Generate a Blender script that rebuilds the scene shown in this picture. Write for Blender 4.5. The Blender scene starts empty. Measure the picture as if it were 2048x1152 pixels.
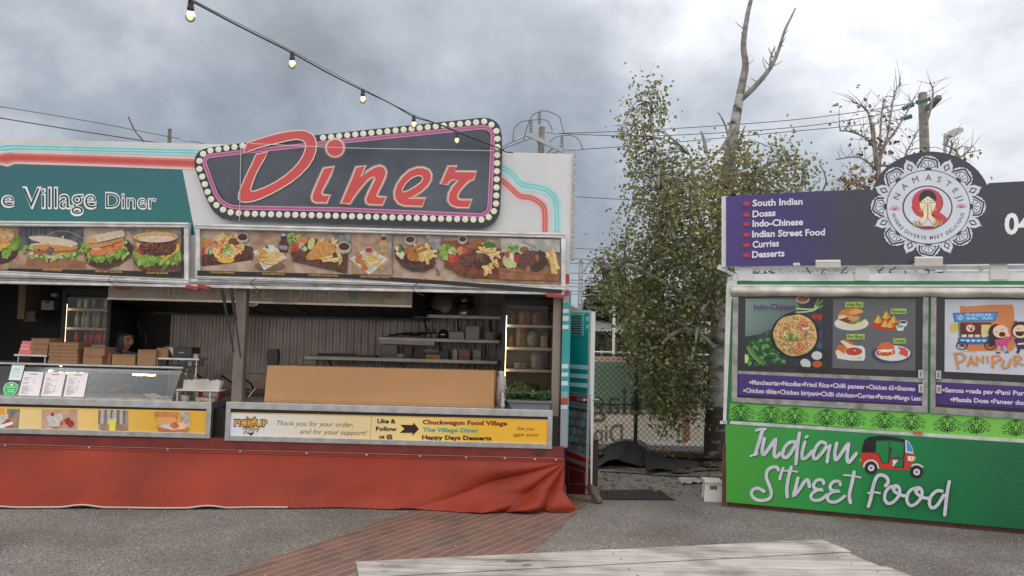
import bpy, bmesh, math, random
from mathutils import Vector as V, Matrix
from mathutils.geometry import tessellate_polygon
from mathutils import noise as mnoise
random.seed(7)
S = bpy.context.scene
COL = S.collection
R = math.radians
# ------------------------------------------------------------ camera model
CF, CP, CR, CH = 1550.0, 0.062, 0.026, 1.75
CAM = V((0, 0, CH))
FW = V((0, math.cos(CP), math.sin(CP))); UPV = V((0, -math.sin(CP), math.cos(CP))); RT = V((1, 0, 0))
def ray(px, py):
    x, y = (px-1024)/CF, (py-576)/CF
    a = x*math.cos(CR)+y*math.sin(CR); b = -x*math.sin(CR)+y*math.cos(CR)
    return FW+RT*a-UPV*b
class Plane:
    def __init__(s, o, n): s.o = V(o); s.n = V(n).normalized()
    def pt(s, px, py, off=0.0):
        d = ray(px, py); o = s.o+s.n*off
        return CAM+d*((o-CAM).dot(s.n)/d.dot(s.n))
def PY(px, py, Y): d = ray(px, py); return CAM+d*(Y/d.y)
def PZ(px, py, z=0.0): d = ray(px, py); return CAM+d*((z-CH)/d.z)
# ------------------------------------------------------------ materials
def lin(c):
    c /= 255.0
    return c/12.92 if c <= .04045 else ((c+.055)/1.055)**2.4
KF = 0.97
def F(r, g, b, k=1.0): return tuple(min(.88, max(.006, (lin(v)-.018)/KF*k)) for v in (r, g, b))
_mats = {}
def nn(nt, t, **kw):
    n = nt.nodes.new(t)
    for k, v in kw.items(): setattr(n, k, v)
    return n
def newmat(name):
    m = bpy.data.materials.new(name); m.use_nodes = True
    nt = m.node_tree; b = nt.nodes['Principled BSDF']
    return m, nt, b, nt.links
def M(c, rough=.5, metal=0.0, var=.05, scale=5.0, bump=0.0, bscale=60.0, c2=None, spec=.5, name='paint', detail=4.0, sharp=None, coat=0.0):
    key = (tuple(round(v, 4) for v in c), rough, metal, var, scale, bump, bscale, c2, spec, detail, sharp, coat)
    if key in _mats: return _mats[key]
    m, nt, b, L = newmat(name)
    b.inputs['Roughness'].default_value = rough; b.inputs['Metallic'].default_value = metal
    b.inputs['Specular IOR Level'].default_value = spec; b.inputs['Coat Weight'].default_value = coat
    tc = nn(nt, 'ShaderNodeTexCoord')
    nz = nn(nt, 'ShaderNodeTexNoise'); nz.inputs['Scale'].default_value = scale; nz.inputs['Detail'].default_value = detail
    L.new(tc.outputs['Object'], nz.inputs['Vector'])
    rp = nn(nt, 'ShaderNodeValToRGB')
    if c2 is None:
        a = [max(0, v*(1-var*1.6)) for v in c]; z = [min(1, v*(1+var)) for v in c]
    else: a, z = c, c2
    lo, hi = sharp if sharp else (.32, .68)
    rp.color_ramp.elements[0].position = lo; rp.color_ramp.elements[1].position = hi
    rp.color_ramp.elements[0].color = (*a, 1); rp.color_ramp.elements[1].color = (*z, 1)
    L.new(nz.outputs['Fac'], rp.inputs['Fac']); L.new(rp.outputs['Color'], b.inputs['Base Color'])
    if bump:
        n2 = nn(nt, 'ShaderNodeTexNoise'); n2.inputs['Scale'].default_value = bscale; n2.inputs['Detail'].default_value = 5
        bp = nn(nt, 'ShaderNodeBump'); bp.inputs['Strength'].default_value = bump; bp.inputs['Distance'].default_value = .01
        L.new(tc.outputs['Object'], n2.inputs['Vector']); L.new(n2.outputs['Fac'], bp.inputs['Height']); L.new(bp.outputs['Normal'], b.inputs['Normal'])
    _mats[key] = m
    return m
def P(r, g, b, rough=.4, var=.05, **kw): return M(F(r, g, b), rough, var=var, **kw)          # printed vinyl, colour read off the photo
def SP(c1, c2, scale=90, rough=.45, sharp=(.38, .62)): return M(F(*c1), rough, c2=F(*c2), scale=scale, sharp=sharp, name='food_print', detail=3.0)
def gradmat(A, B, stops, root=V((0, 0, 0)), rough=.35, name='gradient_fill', noisy=.03):
    m, nt, b, L = newmat(name); b.inputs['Roughness'].default_value = rough
    tc = nn(nt, 'ShaderNodeTexCoord'); A = V(A)-V(root); B = V(B)-V(root); d = B-A
    sub = nn(nt, 'ShaderNodeVectorMath', operation='SUBTRACT'); sub.inputs[1].default_value = A
    dot = nn(nt, 'ShaderNodeVectorMath', operation='DOT_PRODUCT'); dot.inputs[1].default_value = d/d.length_squared
    L.new(tc.outputs['Object'], sub.inputs[0]); L.new(sub.outputs[0], dot.inputs[0])
    nz = nn(nt, 'ShaderNodeTexNoise'); nz.inputs['Scale'].default_value = 3.0; nz.inputs['Detail'].default_value = 6
    L.new(tc.outputs['Object'], nz.inputs['Vector'])
    ma = nn(nt, 'ShaderNodeMath', operation='MULTIPLY_ADD'); ma.inputs[1].default_value = noisy*2
    L.new(nz.outputs['Fac'], ma.inputs[0]); L.new(dot.outputs['Value'], ma.inputs[2])
    n2 = nn(nt, 'ShaderNodeTexNoise'); n2.inputs['Scale'].default_value = 2.2; n2.inputs['Detail'].default_value = 2; L.new(tc.outputs['Object'], n2.inputs['Vector'])
    bp = nn(nt, 'ShaderNodeBump'); bp.inputs['Strength'].default_value = .25; bp.inputs['Distance'].default_value = .03; L.new(n2.outputs['Fac'], bp.inputs['Height']); L.new(bp.outputs['Normal'], b.inputs['Normal'])
    rp = nn(nt, 'ShaderNodeValToRGB'); cr = rp.color_ramp
    for i, (p, c) in enumerate(stops):
        e = cr.elements[i] if i < 2 else cr.elements.new(p)
        e.position = p; e.color = (*c, 1)
    L.new(ma.outputs[0], rp.inputs['Fac']); L.new(rp.outputs['Color'], b.inputs['Base Color'])
    return m
def EM(c, s, name='lamp_glow'):
    k = ('em', c, s)
    if k in _mats: return _mats[k]
    m, nt, b, L = newmat(name); b.inputs['Base Color'].default_value = (*c, 1)
    b.inputs['Emission Color'].default_value = (*c, 1); b.inputs['Emission Strength'].default_value = s
    _mats[k] = m; return m
def glassmat(tint=(.85, .9, .9), gl=.12, rough=.03, name='glass', alpha=.9):
    m, nt, b, L = newmat(name); nt.nodes.remove(b)
    out = nt.nodes['Material Output']
    t = nn(nt, 'ShaderNodeBsdfTransparent'); t.inputs[0].default_value = (*tint, 1)
    g = nn(nt, 'ShaderNodeBsdfGlossy'); g.inputs['Roughness'].default_value = rough
    fr = nn(nt, 'ShaderNodeFresnel'); fr.inputs['IOR'].default_value = 1.5
    ad = nn(nt, 'ShaderNodeMath', operation='MULTIPLY_ADD'); ad.inputs[1].default_value = 1.0; ad.inputs[2].default_value = gl-.04
    mx = nn(nt, 'ShaderNodeMixShader'); L.new(fr.outputs[0], ad.inputs[0]); L.new(ad.outputs[0], mx.inputs[0])
    L.new(t.outputs[0], mx.inputs[1]); L.new(g.outputs[0], mx.inputs[2]); L.new(mx.outputs[0], out.inputs['Surface'])
    return m
# ------------------------------------------------------------ object plumbing
WL = {}
def tag(o, label=None, cat=None, group=None, kind=None):
    if label: o['label'] = label
    if cat: o['category'] = cat
    if group: o['group'] = group
    if kind: o['kind'] = kind
    return o
def thing(name, label, cat, loc, group=None):
    o = bpy.data.objects.new(name, None); o.empty_display_size = .1; COL.objects.link(o)
    o.location = V(loc); WL[o.name] = V(loc)
    return tag(o, label, cat, group)
def wl(o): return WL[o.name]
class MB:
    """collects faces in world space, build() links them as one mesh object"""
    def __init__(s): s.v = []; s.f = []; s.m = []; s.mats = []
    def mi(s, mat):
        if mat not in s.mats: s.mats.append(mat)
        return s.mats.index(mat)
    def add(s, vs, fs, mat):
        b = len(s.v); i = s.mi(mat); s.v += [V(p) for p in vs]
        for f in fs: s.f.append([b+k for k in f]); s.m.append(i)
        return s
    def obox(s, c, ax, ay, az, mat):
        c, ax, ay, az = V(c), V(ax), V(ay), V(az)
        vs = [c+ax*i+ay*j+az*k for k in (-.5, .5) for j in (-.5, .5) for i in (-.5, .5)]
        return s.add(vs, [(0, 2, 3, 1), (4, 5, 7, 6), (0, 1, 5, 4), (2, 6, 7, 3), (0, 4, 6, 2), (1, 3, 7, 5)], mat)
    def box(s, x0, x1, y0, y1, z0, z1, mat):
        return s.obox(((x0+x1)/2, (y0+y1)/2, (z0+z1)/2), (x1-x0, 0, 0), (0, y1-y0, 0), (0, 0, z1-z0), mat)
    def bar(s, p, q, w, h, mat, up=(0, 0, 1)):
        p, q = V(p), V(q); d = (q-p); x = d.cross(V(up)).normalized(); u = x.cross(d).normalized()
        return s.obox((p+q)/2, d, x*w, u*h, mat)
    def prism(s, front, back, mat, mside=None, holes=()):
        n = len(front); loops = [list(front)]+[list(h[0]) for h in holes]
        tri = tessellate_polygon(loops); allf = [p for l in loops for p in l]
        s.add(allf, [tuple(t) for t in tri], mat)
        lb = [list(back)]+[list(h[1]) for h in holes]; allb = [p for l in lb for p in l]
        s.add(allb, [tuple(reversed(t)) for t in tri], mside or mat)
        for lf, l2 in zip(loops, lb):
            k = len(lf); s.add(lf+l2, [(i, (i+1) % k, k+(i+1) % k, k+i) for i in range(k)], mside or mat)
        return s
    def tube(s, pts, r, mat, n=6, closed=False, cap=True):
        pts = [V(p) for p in pts]; N = len(pts)
        if N < 2: return s
        rs = r if isinstance(r, (list, tuple)) else [r]*N
        ref = V((0, 0, 1)); d0 = (pts[1]-pts[0])
        if abs(d0.normalized().z) > .9: ref = V((1, 0, 0))
        x = d0.cross(ref).normalized(); vs = []
        for i, p in enumerate(pts):
            d = (pts[min(i+1, N-1)]-pts[max(i-1, 0)]) if not closed else pts[(i+1) % N]-pts[i-1]
            if d.length < 1e-9: d = V((0, 0, 1))
            d.normalize(); x = (x-d*x.dot(d))
            if x.length < 1e-6: x = d.orthogonal()
            x.normalize(); y = d.cross(x)
            vs += [p+(x*math.cos(2*math.pi*k/n)+y*math.sin(2*math.pi*k/n))*rs[i] for k in range(n)]
        fs = []
        for i in range(N-1 if not closed else N):
            a, b = i*n, ((i+1) % N)*n
            fs += [(a+k, a+(k+1) % n, b+(k+1) % n, b+k) for k in range(n)]
        if cap and not closed: fs += [tuple(range(n))[::-1], tuple((N-1)*n+k for k in range(n))]
        return s.add(vs, fs, mat)
    def lathe(s, c, prof, mat, n=16, ax=(0, 0, 1), sx=1.0):
        c = V(c); ax = V(ax).normalized(); x = ax.orthogonal().normalized(); y = ax.cross(x); vs = []
        for r, h in prof: vs += [c+ax*h+(x*math.cos(2*math.pi*k/n)+y*math.sin(2*math.pi*k/n)*sx)*max(r, 1e-5) for k in range(n)]
        fs = []
        for i in range(len(prof)-1): fs += [(i*n+k, i*n+(k+1) % n, (i+1)*n+(k+1) % n, (i+1)*n+k) for k in range(n)]
        fs += [tuple(range(n))[::-1], tuple((len(prof)-1)*n+k for k in range(n))]
        return s.add(vs, fs, mat)
    def sphere(s, c, rx, ry, rz, mat, n=14, m=9, fn=None):
        vs = []; c = V(c)
        for i in range(m+1):
            t = math.pi*i/m
            for k in range(n):
                a = 2*math.pi*k/n; d = V((math.sin(t)*math.cos(a), math.sin(t)*math.sin(a), math.cos(t)))
                q = fn(d) if fn else 1
                vs.append(c+V((d.x*rx, d.y*ry, d.z*rz))*q)
        fs = [(i*n+k, (i+1)*n+k, (i+1)*n+(k+1) % n, i*n+(k+1) % n) for i in range(m) for k in range(n)]
        return s.add(vs, fs, mat)
    def grid(s, fn, nu, nv, mat):
        vs = [fn(i/nu, j/nv) for j in range(nv+1) for i in range(nu+1)]; w = nu+1
        return s.add(vs, [(j*w+i, j*w+i+1, (j+1)*w+i+1, (j+1)*w+i) for j in range(nv) for i in range(nu)], mat)
    def build(s, name, parent=None, label=None, cat=None, group=None, kind=None, smooth=False, bevel=0.0, loc=None, solid=0.0):
        if parent is not None: o0 = wl(parent)
        elif loc is not None: o0 = V(loc)
        else:
            xs = [p.x for p in s.v]; ys = [p.y for p in s.v]
            o0 = V(((min(xs)+max(xs))/2, (min(ys)+max(ys))/2, min(p.z for p in s.v)))
        me = bpy.data.meshes.new(name); me.from_pydata([p-o0 for p in s.v], [], s.f)
        for m in s.mats: me.materials.append(m)
        me.polygons.foreach_set('material_index', s.m)
        if smooth: me.polygons.foreach_set('use_smooth', [True]*len(s.f))
        me.update()
        o = bpy.data.objects.new(name, me); COL.objects.link(o)
        if parent is not None: o.parent = parent
        else: o.location = o0
        WL[o.name] = o0
        if solid:
            md = o.modifiers.new('solid', 'SOLIDIFY'); md.thickness = solid
        if bevel:
            md = o.modifiers.new('bevel', 'BEVEL'); md.width = bevel; md.segments = 2; md.limit_method = 'ANGLE'; md.angle_limit = R(40)
            md.harden_normals = False
        return tag(o, label, cat, group, kind)
def dup(root, delta, label=None, group=None):
    r = root.copy(); COL.objects.link(r); r.location = root.location+V(delta); WL[r.name] = wl(root)+V(delta)
    if label: r['label'] = label
    if group: r['group'] = group
    for ch in list(root.children):
        c = ch.copy(); COL.objects.link(c); c.parent = r; WL[c.name] = wl(r)
        for g in ch.children:
            d = g.copy(); COL.objects.link(d); d.parent = c; WL[d.name] = wl(r)
    return r
def smoothpath(pts, k=5, closed=False):
    """Catmull-Rom through 2-D or 3-D points"""
    n = len(pts); out = []
    P_ = [V(p) if len(p) == 3 else V((p[0], p[1], 0)) for p in pts]
    rng = range(n if closed else n-1)
    for i in rng:
        if closed: a, b, c, d = P_[i-1], P_[i], P_[(i+1) % n], P_[(i+2) % n]
        else: a, b, c, d = P_[max(i-1, 0)], P_[i], P_[i+1], P_[min(i+2, n-1)]
        for j in range(k):
            t = j/k
            out.append(.5*((2*b)+(c-a)*t+(2*a-5*b+4*c-d)*t*t+(3*b-a-3*c+d)*t**3))
    if not closed: out.append(P_[-1].copy())
    if len(pts[0]) == 2: return [(p.x, p.y) for p in out]
    return out
# ------------------------------------------------------------ flat print drawn on a real plane
_txt = {}
def textmesh(s, bold):
    k = (s, bold)
    if k not in _txt:
        cu = bpy.data.curves.new('t', 'FONT'); cu.body = s; cu.size = 1.0; cu.offset = bold; cu.resolution_u = 3
        ob = bpy.data.objects.new('t', cu); COL.objects.link(ob)
        me = bpy.data.meshes.new_from_object(ob)
        vs = [(v.co.x, v.co.y) for v in me.vertices]; fs = [tuple(p.vertices) for p in me.polygons]
        bpy.data.objects.remove(ob); bpy.data.meshes.remove(me); bpy.data.curves.remove(cu)
        _txt[k] = (vs, fs)
    return _txt[k]
class Art(MB):
    STEP = 0.00012
    def __init__(s, plane, off=.002): super().__init__(); s.pl = plane; s.off = off; s.T = (0, 0, 1)
    def at(s, x0=0, y0=0, k=1.0): s.T = (x0, y0, k); return s
    def pp(s, p, extra=0.0): return s.pl.pt(s.T[0]+p[0]/s.T[2], s.T[1]+p[1]/s.T[2], s.off+extra)
    def nxt(s): s.off += s.STEP
    def poly(s, pts, mat, holes=()):
        s.nxt(); loops = [list(pts)]+[list(h) for h in holes]
        tri = tessellate_polygon([[V((p[0], p[1], 0)) for p in l] for l in loops])
        s.add([s.pp(p) for l in loops for p in l], [tuple(t) for t in tri], mat); return s
    def rect(s, x0, y0, x1, y1, mat): return s.poly([(x0, y0), (x1, y0), (x1, y1), (x0, y1)], mat)
    def ell(s, cx, cy, rx, ry, mat, n=22, rot=0.0, noise=0.0, hole=None):
        pts = []; ph = random.random()*9
        for i in range(n):
            a = 2*math.pi*i/n; q = 1+noise*(mnoise.noise(V((math.cos(a)*2+ph, math.sin(a)*2, ph)))*1.6)
            x, y = rx*q*math.cos(a), ry*q*math.sin(a)
            pts.append((cx+x*math.cos(rot)-y*math.sin(rot), cy+x*math.sin(rot)+y*math.cos(rot)))
        hs = ()
        if hole: hs = ([((p[0]-cx)*hole+cx, (p[1]-cy)*hole+cy) for p in reversed(pts)],)
        return s.poly(pts, mat, hs)
    def stroke(s, pts, w, mat, closed=False, sm=0, taper=False, cap=True):
        s.nxt()
        if sm: pts = smoothpath(pts, sm, closed)
        n = len(pts); L_, R_ = [], []
        for i in range(n):
            if closed: a, b = pts[i-1], pts[(i+1) % n]
            else: a, b = pts[max(i-1, 0)], pts[min(i+1, n-1)]
            dx, dy = b[0]-a[0], b[1]-a[1]; l = math.hypot(dx, dy) or 1
            h = w/2
            if not closed:
                p0, p1 = pts[max(i-1, 0)], pts[i]; p2 = pts[min(i+1, n-1)]
                if 0 < i < n-1:
                    d1 = (p1[0]-p0[0], p1[1]-p0[1]); d2 = (p2[0]-p1[0], p2[1]-p1[1])
                    q = (d1[0]*d2[0]+d1[1]*d2[1])/((math.hypot(*d1) or 1)*(math.hypot(*d2) or 1))
                    h *= min(1.5, 1/max(.35, math.sqrt(max(0, (1+q)/2))))
                if taper:
                    t = i/(n-1); h *= .25+.75*math.sin(math.pi*min(1, max(0, t*.9+.05)))
            nx, ny = -dy/l*h, dx/l*h
            L_.append((pts[i][0]+nx, pts[i][1]+ny)); R_.append((pts[i][0]-nx, pts[i][1]-ny))
        g = s.STEP*.6/max(1, n)
        vs = [s.pp(p, g*i) for i, p in enumerate(L_)]+[s.pp(p, g*i) for i, p in enumerate(R_)]
        m = n if closed else n-1
        s.add(vs, [(i, (i+1) % n, n+(i+1) % n, n+i) for i in range(m)], mat)
        if cap and not closed and not taper:
            for (i, j) in ((0, 1), (n-1, n-2)):
                dx, dy = pts[i][0]-pts[j][0], pts[i][1]-pts[j][1]; a0 = math.atan2(dy, dx)
                vs = [s.pp((pts[i][0]+w/2*math.cos(a0+t), pts[i][1]+w/2*math.sin(a0+t)), g*i) for t in [math.pi*(k/5-.5) for k in range(6)]]
                s.add(vs, [tuple(range(6))], mat)
        return s
    def text(s, body, x0, y0, x1, y1, h, mat, bold=0.0, shear=0.0, lean=0.0, mirror=False):
        """baseline from (x0,y0) to (x1,y1); h is the cap height, all in the current picture units"""
        s.nxt(); vs, fs = textmesh(body, bold)
        if not vs: return s
        a = min(v[0] for v in vs); b = max(v[0] for v in vs); W = b-a; ch = .73
        out = []
        for x, y in vs:
            t = (x-a)/W
            if mirror: t = 1-t
            yy = y/ch*h
            out.append(s.pp((x0+(x1-x0)*t+yy*(shear+lean), y0+(y1-y0)*t-yy)))
        s.add(out, fs, mat); return s
    def arctext(s, body, cx, cy, rx, ry, a0, a1, h, mat, bold=0.0, inside=False, wide=1.0):
        """letters round an ellipse; angles in degrees, 90 = top"""
        s.nxt(); wid = []
        for ch in body:
            if ch == ' ': wid.append(.32); continue
            vs, _ = textmesh(ch, bold); wid.append(max(v[0] for v in vs)-min(v[0] for v in vs)+.1)
        tot = sum(wid); acc = 0
        for ch, w in zip(body, wid):
            t = (acc+w/2)/tot; acc += w
            if ch == ' ': continue
            an = R(a0+(a1-a0)*t); vs, fs = textmesh(ch, bold); mid = (max(v[0] for v in vs)+min(v[0] for v in vs))/2
            px, py = cx+rx*math.cos(an), cy-ry*math.sin(an)
            tx, ty = -rx*math.sin(an), -ry*math.cos(an); l = math.hypot(tx, ty); tx /= l; ty /= l      # towards larger angle
            if a1 < a0: tx, ty = -tx, -ty
            ux, uy = (ty, -tx)
            out = []
            for x, y in vs:
                X = (x-mid)/.73*h*wide; Y = y/.73*h
                out.append(s.pp((px+tx*X+ux*Y, py+ty*X+uy*Y)))
            s.add(out, fs, mat)
        return s
def clothquad(p00, p10, p11, p01): return lambda u, v: (p00*(1-u)+p10*u)*(1-v)+(p01*(1-u)+p11*u)*v
# shared materials
STEEL = M((.55, .55, .54), .32, .9, var=.12, scale=9, name='brushed_steel')
ALU = M((.62, .62, .6), .4, .35, var=.18, scale=7, bump=.05, bscale=30, name='weathered_aluminium')
DKMET = M((.05, .05, .05), .5, .3, name='dark_metal')
BLACK = M((.012, .012, .013), .45, name='black_plastic')
WHITEP = M((.64, .64, .63), .4, var=.05, scale=3, name='white_paint')
GREYP = M((.22, .21, .2), .5, name='grey_paint')
CARD = M((.3, .165, .08), .8, var=.06, scale=14, bump=.05, bscale=80, name='cardboard')
WHPL = M((.62, .6, .57), .5, name='white_plastic')
# ------------------------------------------------------------ camera, sky, sun
cam = bpy.data.cameras.new('camera'); co = bpy.data.objects.new('camera', cam); COL.objects.link(co)
cam.sensor_width = 36; cam.lens = CF/2048*36; cam.clip_start = .05; cam.clip_end = 2000
rx = RT*math.cos(CR)-UPV*math.sin(CR)*-1   # roll: picture turns clockwise
mat = Matrix((RT, UPV, -FW)).transposed().to_4x4()
co.matrix_world = Matrix.Translation(CAM) @ mat @ Matrix.Rotation(CR, 4, 'Z')
S.camera = co
S.view_settings.view_transform = 'Standard'; S.view_settings.look = 'None'; S.view_settings.gamma = 1; S.view_settings.exposure = 0.0
SUN_EL, SUN_AZ = R(42), R(38)        # azimuth clockwise from +Y
W = bpy.data.worlds.new('World'); S.world = W; W.use_nodes = True
nt = W.node_tree; L = nt.links; bg = nt.nodes['Background']; bg.inputs['Strength'].default_value = .1
sky = nn(nt, 'ShaderNodeTexSky'); sky.sky_type = 'NISHITA'; sky.sun_disc = False
sky.sun_elevation = SUN_EL; sky.sun_rotation = SUN_AZ; sky.dust_density = 3
tc = nn(nt, 'ShaderNodeTexCoord'); gen = tc.outputs['Generated']
sx = nn(nt, 'ShaderNodeSeparateXYZ'); L.new(gen, sx.inputs[0])
def math_(op, a, b=None, clamp=False):
    n = nn(nt, 'ShaderNodeMath', operation=op); n.use_clamp = clamp
    for i, v in enumerate((a, b)):
        if v is None: continue
        if isinstance(v, (int, float)): n.inputs[i].default_value = v
        else: L.new(v, n.inputs[i])
    return n.outputs[0]
# cloud deck: directions projected on a flat layer, so clouds flatten towards the horizon
zz = math_('ADD', math_('MAXIMUM', sx.outputs['Z'], 0.0), 1.5)
cx = math_('DIVIDE', sx.outputs['X'], zz); cy = math_('DIVIDE', sx.outputs['Y'], zz); cz = math_('MULTIPLY', sx.outputs['Z'], .55)
cb = nn(nt, 'ShaderNodeCombineXYZ'); L.new(cx, cb.inputs[0]); L.new(cy, cb.inputs[1]); L.new(cz, cb.inputs[2])
def noise_(vec, sc, det, rough, dist=0.0):
    n = nn(nt, 'ShaderNodeTexNoise'); n.inputs['Scale'].default_value = sc; n.inputs['Detail'].default_value = det
    n.inputs['Roughness'].default_value = rough; n.inputs['Distortion'].default_value = dist; L.new(vec, n.inputs['Vector']); return n.outputs['Fac']
off = nn(nt, 'ShaderNodeVectorMath', operation='ADD'); L.new(cb.outputs[0], off.inputs[0]); off.inputs[1].default_value = (1.4, 2.2, 5.3)
n1 = noise_(off.outputs[0], 3.2, 3, .5, .0); n2 = noise_(off.outputs[0], 7.5, 10, .58, .1); n3 = noise_(off.outputs[0], 22, 5, .55, .1)
den = math_('ADD', math_('ADD', math_('MULTIPLY', n1, .34), math_('MULTIPLY', n2, .58)), math_('MULTIPLY', n3, .08))
sd = V((math.sin(SUN_AZ)*math.cos(SUN_EL), math.cos(SUN_AZ)*math.cos(SUN_EL), math.sin(SUN_EL)))
dt = nn(nt, 'ShaderNodeVectorMath', operation='DOT_PRODUCT'); L.new(gen, dt.inputs[0]); dt.inputs[1].default_value = sd
glow = math_('POWER', math_('MAXIMUM', dt.outputs['Value'], 0.0), 5.0)
den = math_('ADD', den, math_('MULTIPLY', glow, .09))
rp = nn(nt, 'ShaderNodeValToRGB'); L.new(den, rp.inputs['Fac'])
E = rp.color_ramp.elements
E[0].position = .38; E[0].color = (.235, .278, .335, 1)
E[1].position = .63; E[1].color = (.8, .83, .88, 1)
e = E.new(.46); e.color = (.355, .41, .49, 1)
e = E.new(.525); e.color = (.465, .522, .61, 1)
sc = nn(nt, 'ShaderNodeVectorMath', operation='SCALE'); L.new(rp.outputs['Color'], sc.inputs[0])
# the deck overhead and behind the camera is thinner and brighter than the bank in front
back = math_('MULTIPLY', math_('MAXIMUM', math_('ADD', math_('MULTIPLY', sx.outputs['Y'], -1.0), .15), 0.0), 9.0)
over = math_('MULTIPLY', math_('POWER', math_('MAXIMUM', math_('SUBTRACT', sx.outputs['Z'], .2), 0.0), 1.5), 20.0)
gsum = math_('ADD', math_('MULTIPLY', glow, 4.2), 8.6)
L.new(gsum, sc.inputs['Scale'])
thin = nn(nt, 'ShaderNodeCombineXYZ')
tsum = math_('ADD', back, over)
for i, k in enumerate((1.0, .93, .86)): L.new(math_('MULTIPLY', tsum, k), thin.inputs[i])
tot = nn(nt, 'ShaderNodeVectorMath', operation='ADD'); L.new(sc.outputs[0], tot.inputs[0]); L.new(thin.outputs[0], tot.inputs[1])
mx = nn(nt, 'ShaderNodeMix', data_type='RGBA'); mx.inputs['Factor'].default_value = .94
L.new(sky.outputs[0], mx.inputs['A']); L.new(tot.outputs[0], mx.inputs['B'])
L.new(mx.outputs['Result'], bg.inputs['Color'])
sl = bpy.data.lights.new('sun', 'SUN'); sl.energy = .9; sl.angle = R(40); sl.color = (1, .96, .9)
so = bpy.data.objects.new('sun', sl); COL.objects.link(so)
so.rotation_euler = (-sd).to_track_quat('-Z', 'Y').to_euler()
# ------------------------------------------------------------ ground
def gravel():
    m, nt, b, L = newmat('gravel'); tc = nn(nt, 'ShaderNodeTexCoord'); b.inputs['Roughness'].default_value = .9
    v = nn(nt, 'ShaderNodeTexVoronoi'); v.inputs['Scale'].default_value = 105; L.new(tc.outputs['Object'], v.inputs['Vector'])
    v2 = nn(nt, 'ShaderNodeTexVoronoi'); v2.inputs['Scale'].default_value = 48; L.new(tc.outputs['Object'], v2.inputs['Vector'])
    sep = nn(nt, 'ShaderNodeSeparateColor'); L.new(v.outputs['Color'], sep.inputs[0])
    rp = nn(nt, 'ShaderNodeValToRGB'); L.new(sep.outputs[0], rp.inputs[0])
    E = rp.color_ramp.elements; E[0].color = (.11, .102, .094, 1); E[1].color = (.4, .378, .352, 1); E[1].position = 1.0
    e = E.new(.5); e.color = (.2, .186, .172, 1); e = E.new(.85); e.color = (.31, .29, .27, 1)
    big = nn(nt, 'ShaderNodeTexNoise'); big.inputs['Scale'].default_value = .9; big.inputs['Detail'].default_value = 7; L.new(tc.outputs['Object'], big.inputs['Vector'])
    r2 = nn(nt, 'ShaderNodeValToRGB'); L.new(big.outputs['Fac'], r2.inputs[0])
    r2.color_ramp.elements[0].position = .3; r2.color_ramp.elements[0].color = (.62, .58, .55, 1)
    r2.color_ramp.elements[1].position = .62; r2.color_ramp.elements[1].color = (1.05, 1.04, 1.02, 1)
    mu = nn(nt, 'ShaderNodeMix', data_type='RGBA', blend_type='MULTIPLY'); mu.inputs['Factor'].default_value = 1
    L.new(rp.outputs[0], mu.inputs['A']); L.new(r2.outputs[0], mu.inputs['B']); L.new(mu.outputs['Result'], b.inputs['Base Color'])
    ad = nn(nt, 'ShaderNodeMath', operation='ADD'); L.new(v.outputs['Distance'], ad.inputs[0]); L.new(v2.outputs['Distance'], ad.inputs[1])
    bp = nn(nt, 'ShaderNodeBump'); bp.inputs['Strength'].default_value = .8; bp.inputs['Distance'].default_value = .01; bp.invert = True
    L.new(ad.outputs[0], bp.inputs['Height']); L.new(bp.outputs[0], b.inputs['Normal'])
    return m
g = MB(); g.box(-300, 300, -30, 500, -.5, 0, gravel()); g.build('gravel_ground', kind='structure', loc=(0, 0, 0))
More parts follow.
